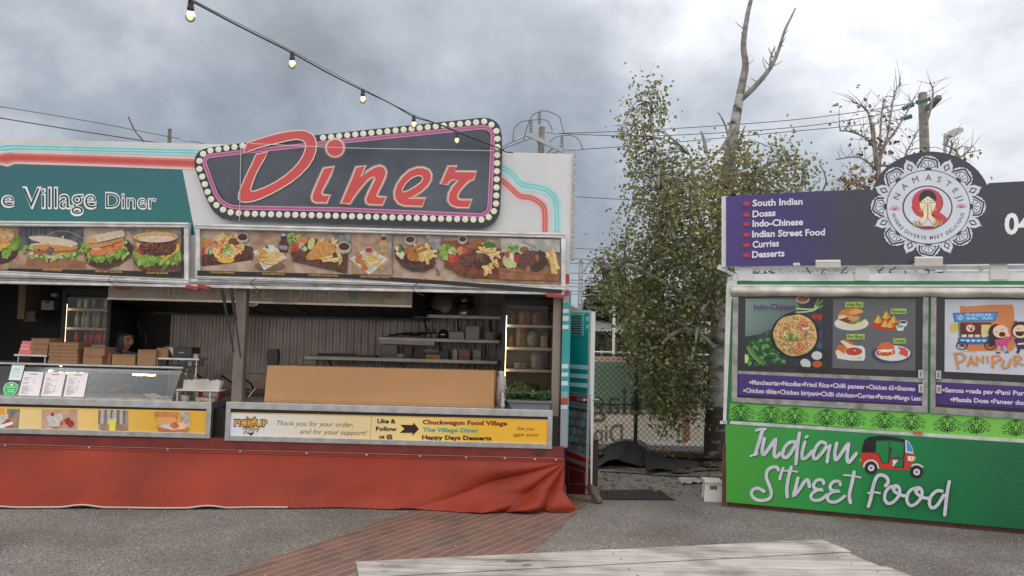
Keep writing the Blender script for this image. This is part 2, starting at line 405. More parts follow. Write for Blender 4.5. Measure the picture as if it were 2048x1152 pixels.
def brickmat(ang):
    m, nt, b, L = newmat('red_brick_paving'); tc = nn(nt, 'ShaderNodeTexCoord'); b.inputs['Roughness'].default_value = .85
    mp = nn(nt, 'ShaderNodeMapping'); mp.inputs['Rotation'].default_value = (0, 0, -ang); L.new(tc.outputs['Object'], mp.inputs[0])
    br = nn(nt, 'ShaderNodeTexBrick'); L.new(mp.outputs[0], br.inputs['Vector'])
    br.inputs['Scale'].default_value = 1; br.inputs['Brick Width'].default_value = .23; br.inputs['Row Height'].default_value = .102
    br.inputs['Mortar Size'].default_value = .0032; br.inputs['Mortar Smooth'].default_value = .4
    br.inputs['Color1'].default_value = (.145, .084, .066, 1); br.inputs['Color2'].default_value = (.2, .112, .088, 1); br.inputs['Mortar'].default_value = (.25, .18, .15, 1)
    sp = nn(nt, 'ShaderNodeSeparateXYZ'); L.new(mp.outputs[0], sp.inputs[0])
    m1 = nn(nt, 'ShaderNodeMath', operation='DIVIDE'); L.new(sp.outputs['Y'], m1.inputs[0]); m1.inputs[1].default_value = .102
    m2 = nn(nt, 'ShaderNodeMath', operation='FRACT'); L.new(m1.outputs[0], m2.inputs[0])
    m3 = nn(nt, 'ShaderNodeMath', operation='COMPARE'); L.new(m2.outputs[0], m3.inputs[0]); m3.inputs[1].default_value = .0; m3.inputs[2].default_value = .07
    nb = nn(nt, 'ShaderNodeTexNoise'); nb.inputs['Scale'].default_value = 9; nb.inputs['Detail'].default_value = 3; L.new(tc.outputs['Object'], nb.inputs['Vector'])
    m4 = nn(nt, 'ShaderNodeMath', operation='MULTIPLY'); L.new(m3.outputs[0], m4.inputs[0]); L.new(nb.outputs['Fac'], m4.inputs[1])
    m5 = nn(nt, 'ShaderNodeMath', operation='MULTIPLY'); m5.use_clamp = True; L.new(m4.outputs[0], m5.inputs[0]); m5.inputs[1].default_value = 1.7
    jm = nn(nt, 'ShaderNodeMix', data_type='RGBA'); L.new(m5.outputs[0], jm.inputs['Factor']); L.new(br.outputs['Color'], jm.inputs['A']); jm.inputs['B'].default_value = (.36, .295, .255, 1)
    nz = nn(nt, 'ShaderNodeTexNoise'); nz.inputs['Scale'].default_value = 1.7; nz.inputs['Detail'].default_value = 9; nz.inputs['Roughness'].default_value = .62; L.new(tc.outputs['Object'], nz.inputs['Vector'])
    r2 = nn(nt, 'ShaderNodeValToRGB'); L.new(nz.outputs['Fac'], r2.inputs[0])
    r2.color_ramp.elements[0].position = .34; r2.color_ramp.elements[0].color = (.72, .82, .84, 1)
    r2.color_ramp.elements[1].position = .66; r2.color_ramp.elements[1].color = (1.18, 1.0, .93, 1)
    mu = nn(nt, 'ShaderNodeMix', data_type='RGBA', blend_type='MULTIPLY'); mu.inputs['Factor'].default_value = 1
    L.new(jm.outputs['Result'], mu.inputs['A']); L.new(r2.outputs[0], mu.inputs['B']); L.new(mu.outputs['Result'], b.inputs['Base Color'])
    bp = nn(nt, 'ShaderNodeBump'); bp.inputs['Strength'].default_value = .5; bp.inputs['Distance'].default_value = .006; bp.invert = True
    L.new(br.outputs['Fac'], bp.inputs['Height']); L.new(bp.outputs[0], b.inputs['Normal'])
    return m
# paved path: its edges read off the photograph on the ground plane
pa, pb = PZ(445, 1152), PZ(832, 1019)
qa, qb = PZ(1062, 1105), PZ(1162, 1018)
dirp = (pb-pa).normalized(); dq = (qb-qa).normalized()
pa -= dirp*1.2; pb += dirp*.8; qa -= dq*2.2; qb += dq*.8
j1, j2 = PZ(930, 1105), PZ(1105, 1035)
ang = math.atan2((j2-j1).y, (j2-j1).x)
pth = MB()
def pf(u, v):
    p = (pa*(1-v)+pb*v)*(1-u)+(qa*(1-v)+qb*v)*u
    w = mnoise.noise(V((p.x*3, p.y*3, u)))*.035*(1 if u in (0, 1) else 0)
    return V((p.x+w, p.y, .004))
pth.grid(pf, 12, 40, brickmat(ang)); pth.build('brick_path', kind='structure', loc=(0, 0, 0))
print('PATH', pa, pb, qa, qb, math.degrees(ang))
for nm, p in (('tbl', PZ(712, 1123, .75)), ('tbl2', PZ(1640, 1079, .75)), ('tblend', PZ(1832, 1152, .75)), ('stool', PZ(1425, 1003)), ('mat', PZ(1240, 940)), ('trunk', PZ(1428, 915)), ('skirtL', PZ(0, 1018)), ('skirtR', PZ(1130, 1015)), ('greenL', PZ(1450, 1012)), ('greenR', PZ(2048, 1062))): print(nm, tuple(round(v, 2) for v in p))

# loose stones lying on the gravel in front
b = MB(); rr = random.Random(17); sm = [M((.32, .3, .28), .9), M((.16, .15, .14), .9), M((.42, .4, .37), .9), M((.24, .2, .17), .9)]
k = 0
while k < 4200:
    y = 4.2+4.4*rr.random()**1.3; x = rr.uniform(-.72, .72)*y
    on = (pa.x+(pb.x-pa.x)*(y-pa.y)/(pb.y-pa.y)) < x < (qa.x+(qb.x-qa.x)*(y-qa.y)/(qb.y-qa.y))
    if (on and rr.random() < .93) or (y > 7.9 and x < .7): continue
    k += 1; r = rr.uniform(.0035, .009); p = V((x, y, .003)); a_ = rr.random()*6.28
    t = [p+V((r*rr.uniform(.8, 1.4)*math.cos(a_+i*1.571), r*rr.uniform(.8, 1.4)*math.sin(a_+i*1.571), r*rr.uniform(-.1, .3))) for i in range(4)]; top = p+V((rr.uniform(-.3, .3)*r, rr.uniform(-.3, .3)*r, r*.9))
    b.add(t+[top], [(0, 1, 4), (1, 2, 4), (2, 3, 4), (3, 0, 4)], sm[k % 4])
b.build('loose_gravel', kind='stuff', loc=(0, 6, 0), label='loose pale and dark stones scattered over the gravel and paving edge', cat='stones')
# ------------------------------------------------------------ diner trailer
YF = 8.1
DP = Plane((0, YF, 0), (0, -1, 0))
def DPo(y): return Plane((0, y, 0), (0, -1, 0))
diner = thing('food_trailer', 'long red and white diner food trailer with a big marquee sign and open serving hatches', 'food trailer', (-3.2, 9.2, 0))
DR = wl(diner)
XL, XR = -7.4, .60
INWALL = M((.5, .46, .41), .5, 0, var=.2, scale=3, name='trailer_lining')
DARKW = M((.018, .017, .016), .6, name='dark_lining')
RED = M((.33, .05, .035), .45, var=.1, scale=2, name='red_panel')
b = MB()
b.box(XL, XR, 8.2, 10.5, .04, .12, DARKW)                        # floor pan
b.box(XL, XR, 8.14, 10.5, 2.42, 2.5, INWALL)                     # roof
b.box(XL, XL+.05, 8.2, 10.5, .12, 2.42, INWALL)
b.box(XR-.05, XR-.01, 8.3, 10.5, .12, 2.42, INWALL); b.box(XR-.01, XR+.012, 8.31, 10.5, .6, 2.5, M((.06, .26, .26), .4, name='teal_side')); b.box(XR-.01, XR+.008, 8.2, 10.5, .1, .6, DARKW)
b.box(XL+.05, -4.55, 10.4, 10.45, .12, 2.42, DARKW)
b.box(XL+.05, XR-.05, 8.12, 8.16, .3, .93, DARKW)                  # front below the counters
b.build('trailer_body', diner)
# red rail under the counters
b = MB(); z1, z0 = PY(550, 893, 8.0).z, PY(550, 902, 8.0).z
b.box(XL, PY(1128, 900, 8.0).x, 7.99, 8.12, z0+.005, z1+.07, M((.19, .024, .017), .5, var=.2, name='red_rail'))
b.box(XL, PY(1128, 900, 8.0).x, 7.975, 7.99, z0-.004, z0+.006, M((.3, .13, .11), .5))
b.build('skirt_rail', diner, bevel=.004)
# back wall of wavy sheet
b = MB(); wx0, wx1 = -4.55, XR-.05
def corr(u, v):
    x = wx0+(wx1-wx0)*u; return V((x, 10.38+.018*math.sin(x*2*math.pi/.095), .12+2.3*v))
b.grid(corr, 560, 1, M((.5, .44, .39), .42, .15, var=.18, scale=2.5, bump=.04, name='corrugated_sheet')); b.build('corrugated_wall', diner, smooth=True)
# ---- upper white fascia
zb = 2.24
tl, tr = DP.pt(-20, 276), DP.pt(1147, 308)
ins = 8.22
b = MB()
fr = [V((XL, YF, zb)), V((tr.x, YF, zb+.12)), V((tr.x, YF, tr.z)), V((XL, YF, tl.z+.01))]
pz = DP.pt(1137, 522).z
fr = [V((XL, YF, zb)), V((XR, YF, zb)), V((XR, YF, pz)), V((tr.x, YF, pz)), V((tr.x, YF, tr.z)), V((tl.x, YF, tl.z)), V((XL, YF, tl.z))]
b.prism(fr, [p+V((0, .09, 0)) for p in fr], M((.64, .645, .65), .35, var=.07, scale=1.3, name='white_panel'), ALU)
b.build('fascia_panel', diner)
b = MB(); b.box(tr.x-.006, tr.x+.03, YF-.02, YF+.12, pz+.02, tr.z-.01, M((.4, .4, .39), .5, .5, var=.35, scale=60, name='pitted_trim')); b.build('edge_trim', diner)
for k in range(3):
    b = MB(); x = (-4.5, -2.2, .1)[k]
    b.bar((x, YF+.1, 3.5), (x, 9.3, 2.5), .04, .04, ALU); b.build('fascia_brace', diner)
# ---- paint on the fascia
a = Art(DP, .002)
teal = gradmat(DP.pt(200, 330), DP.pt(200, 450), [(0, F(52, 104, 112)), (1, F(34, 112, 112))], DR, .3)
a.poly([(-160, 322), (0, 324), (363, 331), (387, 452), (389, 470), (-160, 446)], teal); a.build('teal_panel', diner); a = Art(DP, .003)
for (w, col, k) in ((26, (226, 190, 186), 1), (17, (205, 120, 112), 1), (9, (198, 82, 76), 1)):
    a.stroke([(-160, 318), (0, 317), (30, 315), (200, 320), (396, 327)], w, P(*col), sm=3, cap=False)
for (w, col) in ((15, (176, 214, 216)), (8, (118, 190, 192)), (2, (180, 222, 222))):
    a.stroke([(-160, 300), (0, 297), (30, 295), (200, 299), (398, 304)], w, P(*col), sm=3, cap=False)
a.build('neon_stripes', diner); a = Art(DP, .002)
a.at(380, 220, 2.6256)
pr = [(1632, 365), (1680, 405), (1730, 450), (1790, 462), (1840, 490), (1862, 530), (1864, 640)]
pt = [(1636, 302), (1690, 335), (1740, 390), (1810, 402), (1870, 420), (1915, 465), (1926, 530), (1926, 640)]
for (w, col) in ((60, (205, 204, 206)), (46, (214, 184, 182)), (30, (206, 134, 126)), (19, (200, 88, 82)), (4, (226, 160, 150))): a.stroke(pr, w, P(*col), sm=5, cap=False)
for (w, col) in ((56, (192, 212, 214)), (40, (172, 210, 212)), (22, (120, 196, 198)), (4, (200, 228, 228))): a.stroke(pt, w, P(*col), sm=5, cap=False)
a.build('neon_stripes', diner)
a = Art(DP, .009)
lw = P(226, 232, 232); lb = P(16, 22, 26)
for (s_, x0, y0, x1, y1, h) in (('The', -62, 412, 28, 413, 34), ('Village', 46, 415, 192, 416, 42), ('Diner', 212, 415, 312, 417, 31)):
    a.text(s_, x0-1.5, y0+1.2, x1+1.5, y1+1.2, h+2.4, lw, bold=.03); a.text(s_, x0, y0, x1, y1, h, lb, bold=-.012)
a.build('fascia_lettering', diner)
# ---- marquee sign
SY = 8.02
SPn = DPo(SY)
K2 = (380, 220, 2.6256)
def q2(p, off=0): return SPn.pt(K2[0]+p[0]/K2[2], K2[1]+p[1]/K2[2], off)
out = smoothpath([(24, 300), (26, 250), (55, 212), (110, 195)], 4)+[(285, 172), (660, 132), (1480, 46)]+smoothpath([(1520, 41), (1575, 45), (1620, 75), (1638, 135)], 4)+[(1640, 220), (1630, 500)]+smoothpath([(1625, 545), (1600, 590), (1555, 617), (1500, 624)], 4)+[(800, 600), (205, 578)]+smoothpath([(170, 570), (125, 535), (95, 485), (75, 440)], 4)
b = MB(); of = [q2(p) for p in out]; b.prism(of, [p+V((0, .06, 0)) for p in of], M(F(52, 56, 62), .3, var=.35, scale=2.2, name='black_sign_vinyl'), ALU)
sign = b.build('marquee_sign', diner)
a = Art(SPn, .002); a.at(*K2)
tubep = smoothpath([(95, 242), (78, 262), (78, 285)], 3)+[(120, 400)]+smoothpath([(135, 440), (165, 480), (210, 505), (260, 512)], 3)+[(800, 522), (1490, 552)]+smoothpath([(1530, 552), (1562, 535), (1573, 505)], 3)+[(1582, 330), (1590, 150)]+smoothpath([(1588, 120), (1565, 96), (1530, 90)], 3)+[(670, 178), (280, 220)]
a.poly([(100, 255), (92, 285), (140, 400), (190, 480), (265, 500), (800, 510), (1490, 540), (1545, 530), (1560, 500), (1574, 150), (1555, 110), (1525, 104), (670, 192), (280, 234)],
       M(F(60, 66, 76), .3, c2=F(88, 94, 104), scale=1.6, name='sign_haze', detail=6))  # glare and sky reflection on the black face, painted as mottled grey
for (w, c) in ((24, (150, 120, 138)), (19, (206, 158, 184)), (13, (182, 88, 138))): a.stroke(tubep, w, P(*c), closed=True)
a.build('pink_border', sign)
# printed bulbs: raised discs
pth_ = [(50, 268), (66, 233), (100, 215), (270, 190), (705, 146), (1548, 61), (1588, 80), (1612, 115), (1615, 155), (1610, 390), (1606, 515), (1583, 553), (1548, 577), (1180, 568), (800, 557), (290, 545), (205, 537), (163, 519), (127, 490), (103, 458), (50, 310)]
seg = []; tot = 0
for i in range(len(pth_)):
    p, q = pth_[i], pth_[(i+1) % len(pth_)]; l = math.hypot(q[0]-p[0], q[1]-p[1]); seg.append((tot, l, p, q)); tot += l
nb = round(tot/42.4); BULBM = M(F(222, 218, 196), .4, c2=F(236, 232, 216), scale=40, name='cream_disc')
for i in range(nb):
    d = i*tot/nb
    for (t0, l, p, q) in seg:
        if t0 <= d <= t0+l:
            k = (d-t0)/l; c = (p[0]+(q[0]-p[0])*k, p[1]+(q[1]-p[1])*k); break
    if 330 < c[0] < 685 and c[1] < 260: continue
    bb = MB(); w = q2(c, .003); bb.lathe(w, [(.033, 0), (.032, .005), (.027, .007), (0, .008)], BULBM, 18, (0, -1, 0)); bb.build('sign_bulb', sign, smooth=False)
RL = gradmat(q2((800, 100)), q2((800, 560)), [(0, F(196, 84, 88)), (1, F(206, 78, 74))], DR, .35)
CR_ = P(232, 202, 186); GL = P(176, 160, 156)
Dp = [(215, 296), (300, 262), (450, 215), (600, 175), (750, 145), (860, 132), (960, 136), (1040, 170), (1090, 230), (1108, 310), (1100, 400), (1065, 500), (1000, 600), (900, 705), (780, 800), (650, 880), (520, 950), (400, 1005), (300, 1040), (200, 1055), (140, 1045), (105, 1005), (110, 950), (140, 860), (200, 720), (270, 580), (320, 470), (332, 440), (490, 405), (440, 500), (380, 600), (330, 700), (290, 800), (262, 890), (275, 912), (330, 905), (450, 860), (580, 795), (700, 715), (800, 630), (880, 540), (940, 440), (968, 350), (965, 300), (930, 262), (850, 247), (750, 262), (600, 298), (480, 325), (370, 355), (270, 390), (168, 430)]
ip = [(1200, 618), (1335, 598), (1290, 700), (1240, 800), (1190, 890), (1172, 935), (1190, 960), (1280, 965), (1240, 1060), (1100, 1058), (1060, 1035), (1045, 990), (1065, 920), (1130, 770)]
np_ = [(605, 185), (708, 170), (655, 285), (720, 235), (800, 185), (860, 170), (905, 185), (930, 230), (920, 290), (880, 380), (835, 470), (828, 495), (845, 505), (928, 508), (890, 592), (750, 588), (715, 570), (708, 530), (735, 460), (780, 370), (808, 310), (800, 292), (770, 295), (720, 335), (640, 430), (580, 510), (540, 578), (442, 574), (500, 440), (560, 300)]
ep = [(1355, 522), (1315, 608), (1120, 600), (1060, 575), (1022, 520), (1018, 450), (1045, 370), (1100, 290), (1180, 220), (1260, 190), (1330, 190), (1390, 215), (1418, 265), (1410, 330), (1370, 395), (1300, 455), (1230, 500), (1170, 520)]
eh = [(1105, 455), (1105, 420), (1140, 360), (1200, 305), (1260, 278), (1310, 280), (1325, 310), (1300, 350), (1240, 395), (1170, 435)]
rp_ = [(1600, 175), (1690, 175), (1672, 232), (1905, 235), (1865, 322), (1830, 328), (1780, 375), (1730, 430), (1700, 480), (1700, 520), (1725, 538), (1853, 538), (1815, 622), (1690, 618), (1630, 595), (1595, 545), (1600, 480), (1640, 400), (1705, 325), (1650, 320), (1610, 340), (1595, 370), (1515, 368)]
dot = [(1345+113*math.cos(2*math.pi*k/28), 358+113*math.sin(2*math.pi*k/28)) for k in range(28)]
KA, KB = (460, 240, 6.4), (600, 300, 5.389)
for (pts, hole, T) in ((Dp, None, KA), (dot, None, KA), (ip, None, KA), (np_, None, KB), (ep, eh, KB), (rp_, None, KB)):
    a = Art(SPn, .006); a.at(*T); ls = T[2]
    a.stroke(pts, 7*ls, GL, closed=True) if pts is not Dp else None
    f0 = [SPn.pt(T[0]+p[0]/ls, T[1]+p[1]/ls, .012) for p in pts]; bk = [p+V((0, .012, 0)) for p in f0]
    hs = ()
    if hole: hf = [SPn.pt(T[0]+p[0]/ls, T[1]+p[1]/ls, .012) for p in hole]; hs = ((hf, [p+V((0, .012, 0)) for p in hf]),)
    MB.prism(a, f0, bk, RL, CR_, hs)
    a.off = .0125
    a.stroke(pts, 2.2*ls, CR_, closed=True)
    if hole: a.stroke(hole, 2.2*ls, CR_, closed=True)
    a.build('sign_letter', sign)
# hanging cord and cross wire on the sign
b = MB()
b.tube([SPn.pt(482, 288, .03), SPn.pt(481, 340, .02), SPn.pt(479, 442, .02)], .0035, WHPL, 5); b.build('hanging_cord', sign)
b = MB(); b.tube(smoothpath([SPn.pt(500, 287, .1), SPn.pt(560, 290, .1), SPn.pt(700, 296, .1), SPn.pt(860, 299, .1), SPn.pt(1000, 302, .06)], 4), .0035, WHPL, 5); b.build('sign_wire', sign)

# ---- menu boards: hatch flaps
def board(x0, yt0, x1, yt1, yb0, yb1, Y=7.98):
    """aluminium frame round a printed sheet; the picture corners are given on the plane Y"""
    p = DPo(Y); b = MB(); c = [p.pt(x0, yt0), p.pt(x1, yt1), p.pt(x1, yb1), p.pt(x0, yb0)]
    ins = []
    for i, q in enumerate(c):
        sx_ = 1 if i in (0, 3) else -1; sz = -1 if i in (0, 1) else 1
        ins.append(q+V((sx_*.045, 0, sz*.055)))
    b.prism(c, [q+V((0, .06, 0)) for q in c], ALU, ALU, ((ins, [q+V((0, .05, 0)) for q in ins]),))
    for (i, j) in ((0, 1), (2, 3)):
        d = V((0, 0, -.018 if i == 0 else .018)); b.bar(c[i]+V((0, -.008, 0))+d, c[j]+V((0, -.008, 0))+d, .012, .012, STEEL)
        b.bar(c[i]+V((0, -.006, 0))+d*2.6, c[j]+V((0, -.006, 0))+d*2.6, .01, .008, STEEL)
    return b.build('menu_board', diner, bevel=.003)
bd1 = board(-160, 440, 377, 445, 545, 569); bd2 = board(391, 447, 1131, 466, 557, 582)
bd1['label'] = 'hatch flap menu of four burgers'; bd2['label'] = 'hatch flap menu of seven grill meals'
# rail under the flaps
b = MB(); c0, c1 = PY(-160, 566, 8.03), PY(1128, 590, 8.03)
for k, (dz, y, h) in enumerate(((.075, 8.06, .03), (.045, 8.04, .025), (.015, 8.03, .03))):
    b.bar((XL, y, c0.z+dz), (c1.x, y, c1.z+dz), .07, h, (ALU, M((.3, .29, .28), .5, .3, var=.25, scale=9), ALU)[k])
b.build('hatch_rail', diner, bevel=.004)
for x0, y0, x1, y1 in ((372, 573, 398, 578), (395, 571, 420, 577), (1092, 590, 1128, 594)):
    b = MB(); p, q = PY(x0, y0, 7.97), PY(x1, y1, 7.97); b.bar(p, q, .03, .045, M((.28, .03, .03), .3, name='red_lens')); b.build('marker_light', diner, bevel=.008)
for (x, y) in ((225, 549), (510, 556), (833, 566)):
    b = MB(); b.tube(smoothpath([PY(x+2, y, 7.93), PY(x-8, y+10, 7.9), PY(x-2, y+18, 7.92), PY(x+16, y+26, 7.95)], 4), .004, BLACK, 5); b.build('latch_cord', diner)
# ---- right end: striped corner post and inner pillar
b = MB(); cx0, cx1 = PY(1124, 700, 8.08).x, PY(1137, 700, 8.08).x
b.box(cx0, XR+.02, 8.08, 8.3, PY(1130, 893, 8.08).z, zb, P(60, 150, 150)); b.build('corner_post', diner)
a = Art(DPo(8.08), .002); w_ = P(196, 206, 208); tq = P(92, 170, 172); rd = P(178, 66, 60); gy = P(150, 156, 158)
def xx(y): return (1126-(y-600)*.02-0, 1137-(y-600)*.012)
for (y0, y1, m_) in ((520, 548, w_), (548, 568, rd), (568, 580, w_), (580, 592, rd), (592, 606, gy), (618, 626, w_), (632, 642, w_), (650, 658, w_), (728, 737, w_), (745, 753, w_), (762, 771, w_), (783, 796, gy), (796, 810, rd), (810, 818, w_), (818, 895, gy)):
    (l0, r0), (l1, r1) = xx(y0), xx(y1); a = Art(DPo(8.08), .002); a.poly([(l0, y0), (r0+1, y0), (r1+1, y1), (l1, y1)], m_); a.build('corner_stripe', diner)
b = MB(); p0, p1 = PY(1113, 600, 8.14), PY(1124, 600, 8.14)
b.box(p0.x-.03, p1.x-.01, 8.14, 8.24, .45, zb, M((.25, .2, .165), .5, name='taupe_pillar')); b.build('hatch_pillar', diner)
# left hatch post and gas struts
b = MB(); t, q = PY(474, 577, 8.12), PY(473, 815, 8.12)
b.box(q.x-.055, q.x+.055, 8.1, 8.2, q.z, t.z+.06, M((.2, .165, .14), .45, .2, var=.15, name='brown_post')); b.build('hatch_post', diner, bevel=.004)
for (xa, ya, xm, ym, xb, yb) in ((443, 576, 455, 635, 467, 705), (462, 576, 471, 640, 481, 715)):
    b = MB(); A_, B_, C_ = PY(xa, ya, 7.98), PY(xm, ym, 8.0), PY(xb, yb, 8.06)
    b.tube([A_, B_], .017, BLACK, 8); b.tube([B_, C_], .009, DKMET, 8); b.build('gas_strut', diner)
# ---- counters
def counter(x0, x1, yt, ye, yb, Y, name):
    """top edge yt..ye in the picture, panel down to yb; px x range at mid"""
    ym = (yt+yb)/2; l, r = PY(x0, ym, Y), PY(x1, ym, Y); xm = (x0+x1)/2
    zt, ze, z0 = PY(xm, yt, Y).z, PY(xm, ye, Y).z, PY(xm, yb, Y).z
    b = MB(); b.box(l.x, r.x, Y, Y+.62, ze, zt, STEEL)
    for (xa, xb_, za, zb_) in ((l.x, l.x+.05, z0, ze), (r.x-.05, r.x, z0, ze), (l.x+.05, r.x-.05, z0, z0+.055)): b.box(xa, xb_, Y, Y+.06, za, zb_, STEEL)
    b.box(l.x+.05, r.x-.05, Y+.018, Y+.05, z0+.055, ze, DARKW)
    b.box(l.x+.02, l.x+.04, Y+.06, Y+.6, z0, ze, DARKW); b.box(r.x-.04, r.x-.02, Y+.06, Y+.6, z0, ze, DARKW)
    o = b.build(name, diner, bevel=.004); return o, (l.x, r.x, zt, ze, z0)
cnt1, c1d = counter(-165, 422, 797, 811, 870, 7.97, 'counter')
cnt2, c2d = counter(450, 1105, 812, 826, 890, 7.97, 'counter')
cnt1['label'] = 'left counter with a yellow dessert banner'; cnt2['label'] = 'right counter with a white to yellow banner'
# ---- skirt of red tarpaulin
SX1 = PY(1129, 905, 8.0).x; SZT = PY(600, 905, 7.99).z+.01
def ss(a, b, x): t = min(1, max(0, (x-a)/(b-a))); return t*t*(3-2*t)
def skirt(u, v):
    u = 1-(1-u)**1.7; x = XL+(SX1-XL)*u
    yb = 7.42+.38*ss(.3, .8, u)+.14*ss(.965, 1, u)
    y = 7.985+(yb-7.985)*(v**1.55)
    w = mnoise.noise(V((x*.9, v*1.2, 3)))*.05*v+mnoise.noise(V((x*2.2+v*2, v*3, 9)))*.022*v
    # folds pulled from the top right corner, sweeping down to the left
    dx, dz = SX1-x, v*.62-.05
    r = math.hypot(dx, dz); th = math.atan2(max(dz, 0.0), dx+.02)
    A = .06*math.exp(-((r-.75)/.75)**2)*ss(0, .25, v)*(.35+.65*v)
    w += A*(1-2*abs(math.sin(th*7.5+.5+.25*mnoise.noise(V((r*2, 0, 4)))))**.8)
    # bunched cloth along the ground near the corner
    c = math.exp(-((dx-.42)/.42)**2)*ss(.55, .9, v)
    w += -.07*c*math.sin((v-.55)*9-dx*3.2)+.03*c*mnoise.noise(V((x*6, v*5, 2)))
    lift = .035*max(0, mnoise.noise(V((x*2.6, 0, 5)))-.05)*(v > .97)
    z = SZT*(1-v)+.012*v+lift+.02*c*abs(math.sin(x*13))*(v > .95)
    x += .11*ss(.6, .95, v)*ss(.985, 1, u); y += -.05*ss(.6, .95, v)*ss(.97, 1, u)
    return V((x, y+w, max(z, .008)))
TARP = M((.28, .034, .014), .5, var=.16, scale=1.4, bump=.06, bscale=9, name='red_tarpaulin', detail=7.0, spec=.25)
b = MB(); b.grid(skirt, 260, 48, TARP)
sk = b.build('tarpaulin_skirt', diner, smooth=True)
b = MB(); hem = [skirt(i/160, 1)+V((0, -.004, .006)) for i in range(24, 76)]
b.tube(hem, .009, M((.55, .42, .38), .6, name='pale_hem'), 5); b.build('hem_rope', sk)
b = MB()
for k in range(11): b = MB(); p = skirt(.18+k*.075, .03); b.lathe(p+V((0, -.004, 0)), [(.012, 0), (.011, .004), (.005, .005)], STEEL, 10, (0, -1, 0)); b.build('eyelet', sk)
b = MB(); b.tube([skirt(i/120, .07)+V((0, -.002, 0)) for i in range(0, 119)], .0035, M((.2, .02, .012), .6, name='seam_thread'), 4); b.build('hem_seam', sk)
# little plate on the right of the rail
a = Art(DPo(7.975), .016); a.poly([(1066, 902), (1069, 900), (1090, 901), (1093, 905), (1090, 909), (1069, 908)], P(90, 66, 34)); a.stroke([(1071, 904), (1088, 905)], 1.6, P(20, 16, 14)); a.build('maker_plate', diner)
# ---- range hood
HY = 8.95
hp = DPo(HY); b = MB()
hb0, hb1 = hp.pt(216, 595), hp.pt(824, 612); zt_ = 2.4; zh = (hb0.z+hb1.z)/2
HM = M((.42, .37, .32), .4, .35, var=.15, scale=3, name='hood_steel')
b.box(hb0.x, hb1.x, HY, HY+.02, zh, zt_, HM); b.box(hb0.x, hb1.x, HY-.02, HY+.02, zh-.02, zh+.005, M((.6, .53, .42), .3, .6))
lo = PY(840, 637, 10.1).z
side = [V((hb1.x, HY+.02, zt_)), V((hb1.x, HY+.02, zh)), V((hb1.x+.1, 10.1, lo)), V((hb1.x+.1, 10.36, lo)), V((hb1.x+.1, 10.36, zt_))]
b.prism(side, [p+V((-.02, 0, 0)) for p in side], DARKW)
side = [V((hb0.x, p.y, p.z)) for p in side]; b.prism(side, [p+V((.02, 0, 0)) for p in side], DARKW)
b.add([V((hb0.x, HY+.02, zh)), V((hb1.x, HY+.02, zh)), V((hb1.x+.1, 10.1, lo)), V((hb0.x, 10.1, lo))], [(0, 1, 2, 3)], DARKW)
b.box(hb0.x, hb1.x+.1, 10.1, 10.14, lo-.03, lo+.03, DKMET)
n = 11
for i in range(n):
    x = hb0.x+(hb1.x-hb0.x)*(i+.5)/n; b.bar((x, HY+.06, zh-.012), (x, 10.08, lo-.008), .02, .006, DKMET)
hood = b.build('range_hood', diner)
ink = P(214, 190, 168)
def chalk(o=.003): return Art(hp, o)
a = chalk()
a.text('The', 290, 593, 362, 596, 42, ink, shear=.1); a.build('chalk_word', hood); a = chalk(); a.text('Village', 392, 597, 545, 601, 42, ink, shear=.1); a.build('chalk_word', hood); a = chalk(); a.text('Diner', 578, 602, 668, 605, 42, ink, shear=.1)
a.build('chalk_word', hood); a = chalk(); a.ell(248, 575, 17, 5, P(214, 120, 66), n=14); a.build('painted_glow', hood); a = chalk()  # orange ellipse: warm lamp glow on the hood, painted in
gk, yk, wk, ok = P(70, 170, 90), P(200, 190, 60), P(190, 190, 190), P(214, 110, 70)
a.stroke([(697, 584), (701, 598), (713, 599), (716, 585), (697, 584)], 1.2, gk)
for i in range(4): a.stroke([(699+4*i, 586), (702+3.4*i, 597)], 1, gk)
a.build('chalk_cup', hood); a = chalk()
for cx_, cy_ in ((735, 592), (747, 596)):
    a.stroke([(cx_+8*math.cos(t), cy_+4.5*math.sin(t)) for t in [k*.5 for k in range(13)]], 1.2, yk)
    for i in range(3): a.stroke([(cx_-4+3*i, cy_+3), (cx_-1+3*i, cy_-3)], .8, yk)
a.build('chalk_wraps', hood); a = chalk(); a.stroke([(758, 585), (762, 595), (770, 596), (773, 585)], 1.1, wk)
a.build('chalk_cup', hood); a = chalk()
for i in range(5): a.stroke([(777+5*i, 594), (782+5*i, 585)], 1.6 if i < 3 else .8, ok)
a.text('Onions', 800, 593, 814, 594, 4, yk)
a.poly([(769, 598), (813, 600), (813, 610), (769, 608)], P(205, 195, 172)); a.build('chalk_snacks', hood)
# ---- bracket shelves on the back wall
def shelf(x0, y0, x1, Y, dep, th=.045, mat=None, name='wall_shelf'):
    l, r = PY(x0, y0, Y), PY(x1, y0, Y); z = PY((x0+x1)/2, y0+(x1-x0)*.012, Y).z
    b = MB(); m = mat or M((.5, .45, .39), .4, .3, var=.15, scale=4, name='shelf_steel'); b.box(l.x, r.x, Y, Y+dep, z-th, z, m)
    for k in (.12, .5, .88):
        x = l.x+(r.x-l.x)*k; b.bar((x, Y+.04, z-th-.004), (x, Y+dep, z-.2), .02, .02, DKMET)
    b.build(name, diner, bevel=.004); return (l.x, r.x, z)
sh_top = shelf(826, 628, 1003, 9.95, .4)
sh_mid = shelf(757, 674, 1000, 9.95, .4)
sh_low = shelf(608, 712, 995, 9.9, .45)
b = MB(); p, q = PY(759, 683, 9.9), PY(869, 687, 9.9); b.bar(p, q, .05, .05, M((.3, .27, .24), .4, .4)); b.build('utensil_rail', diner)
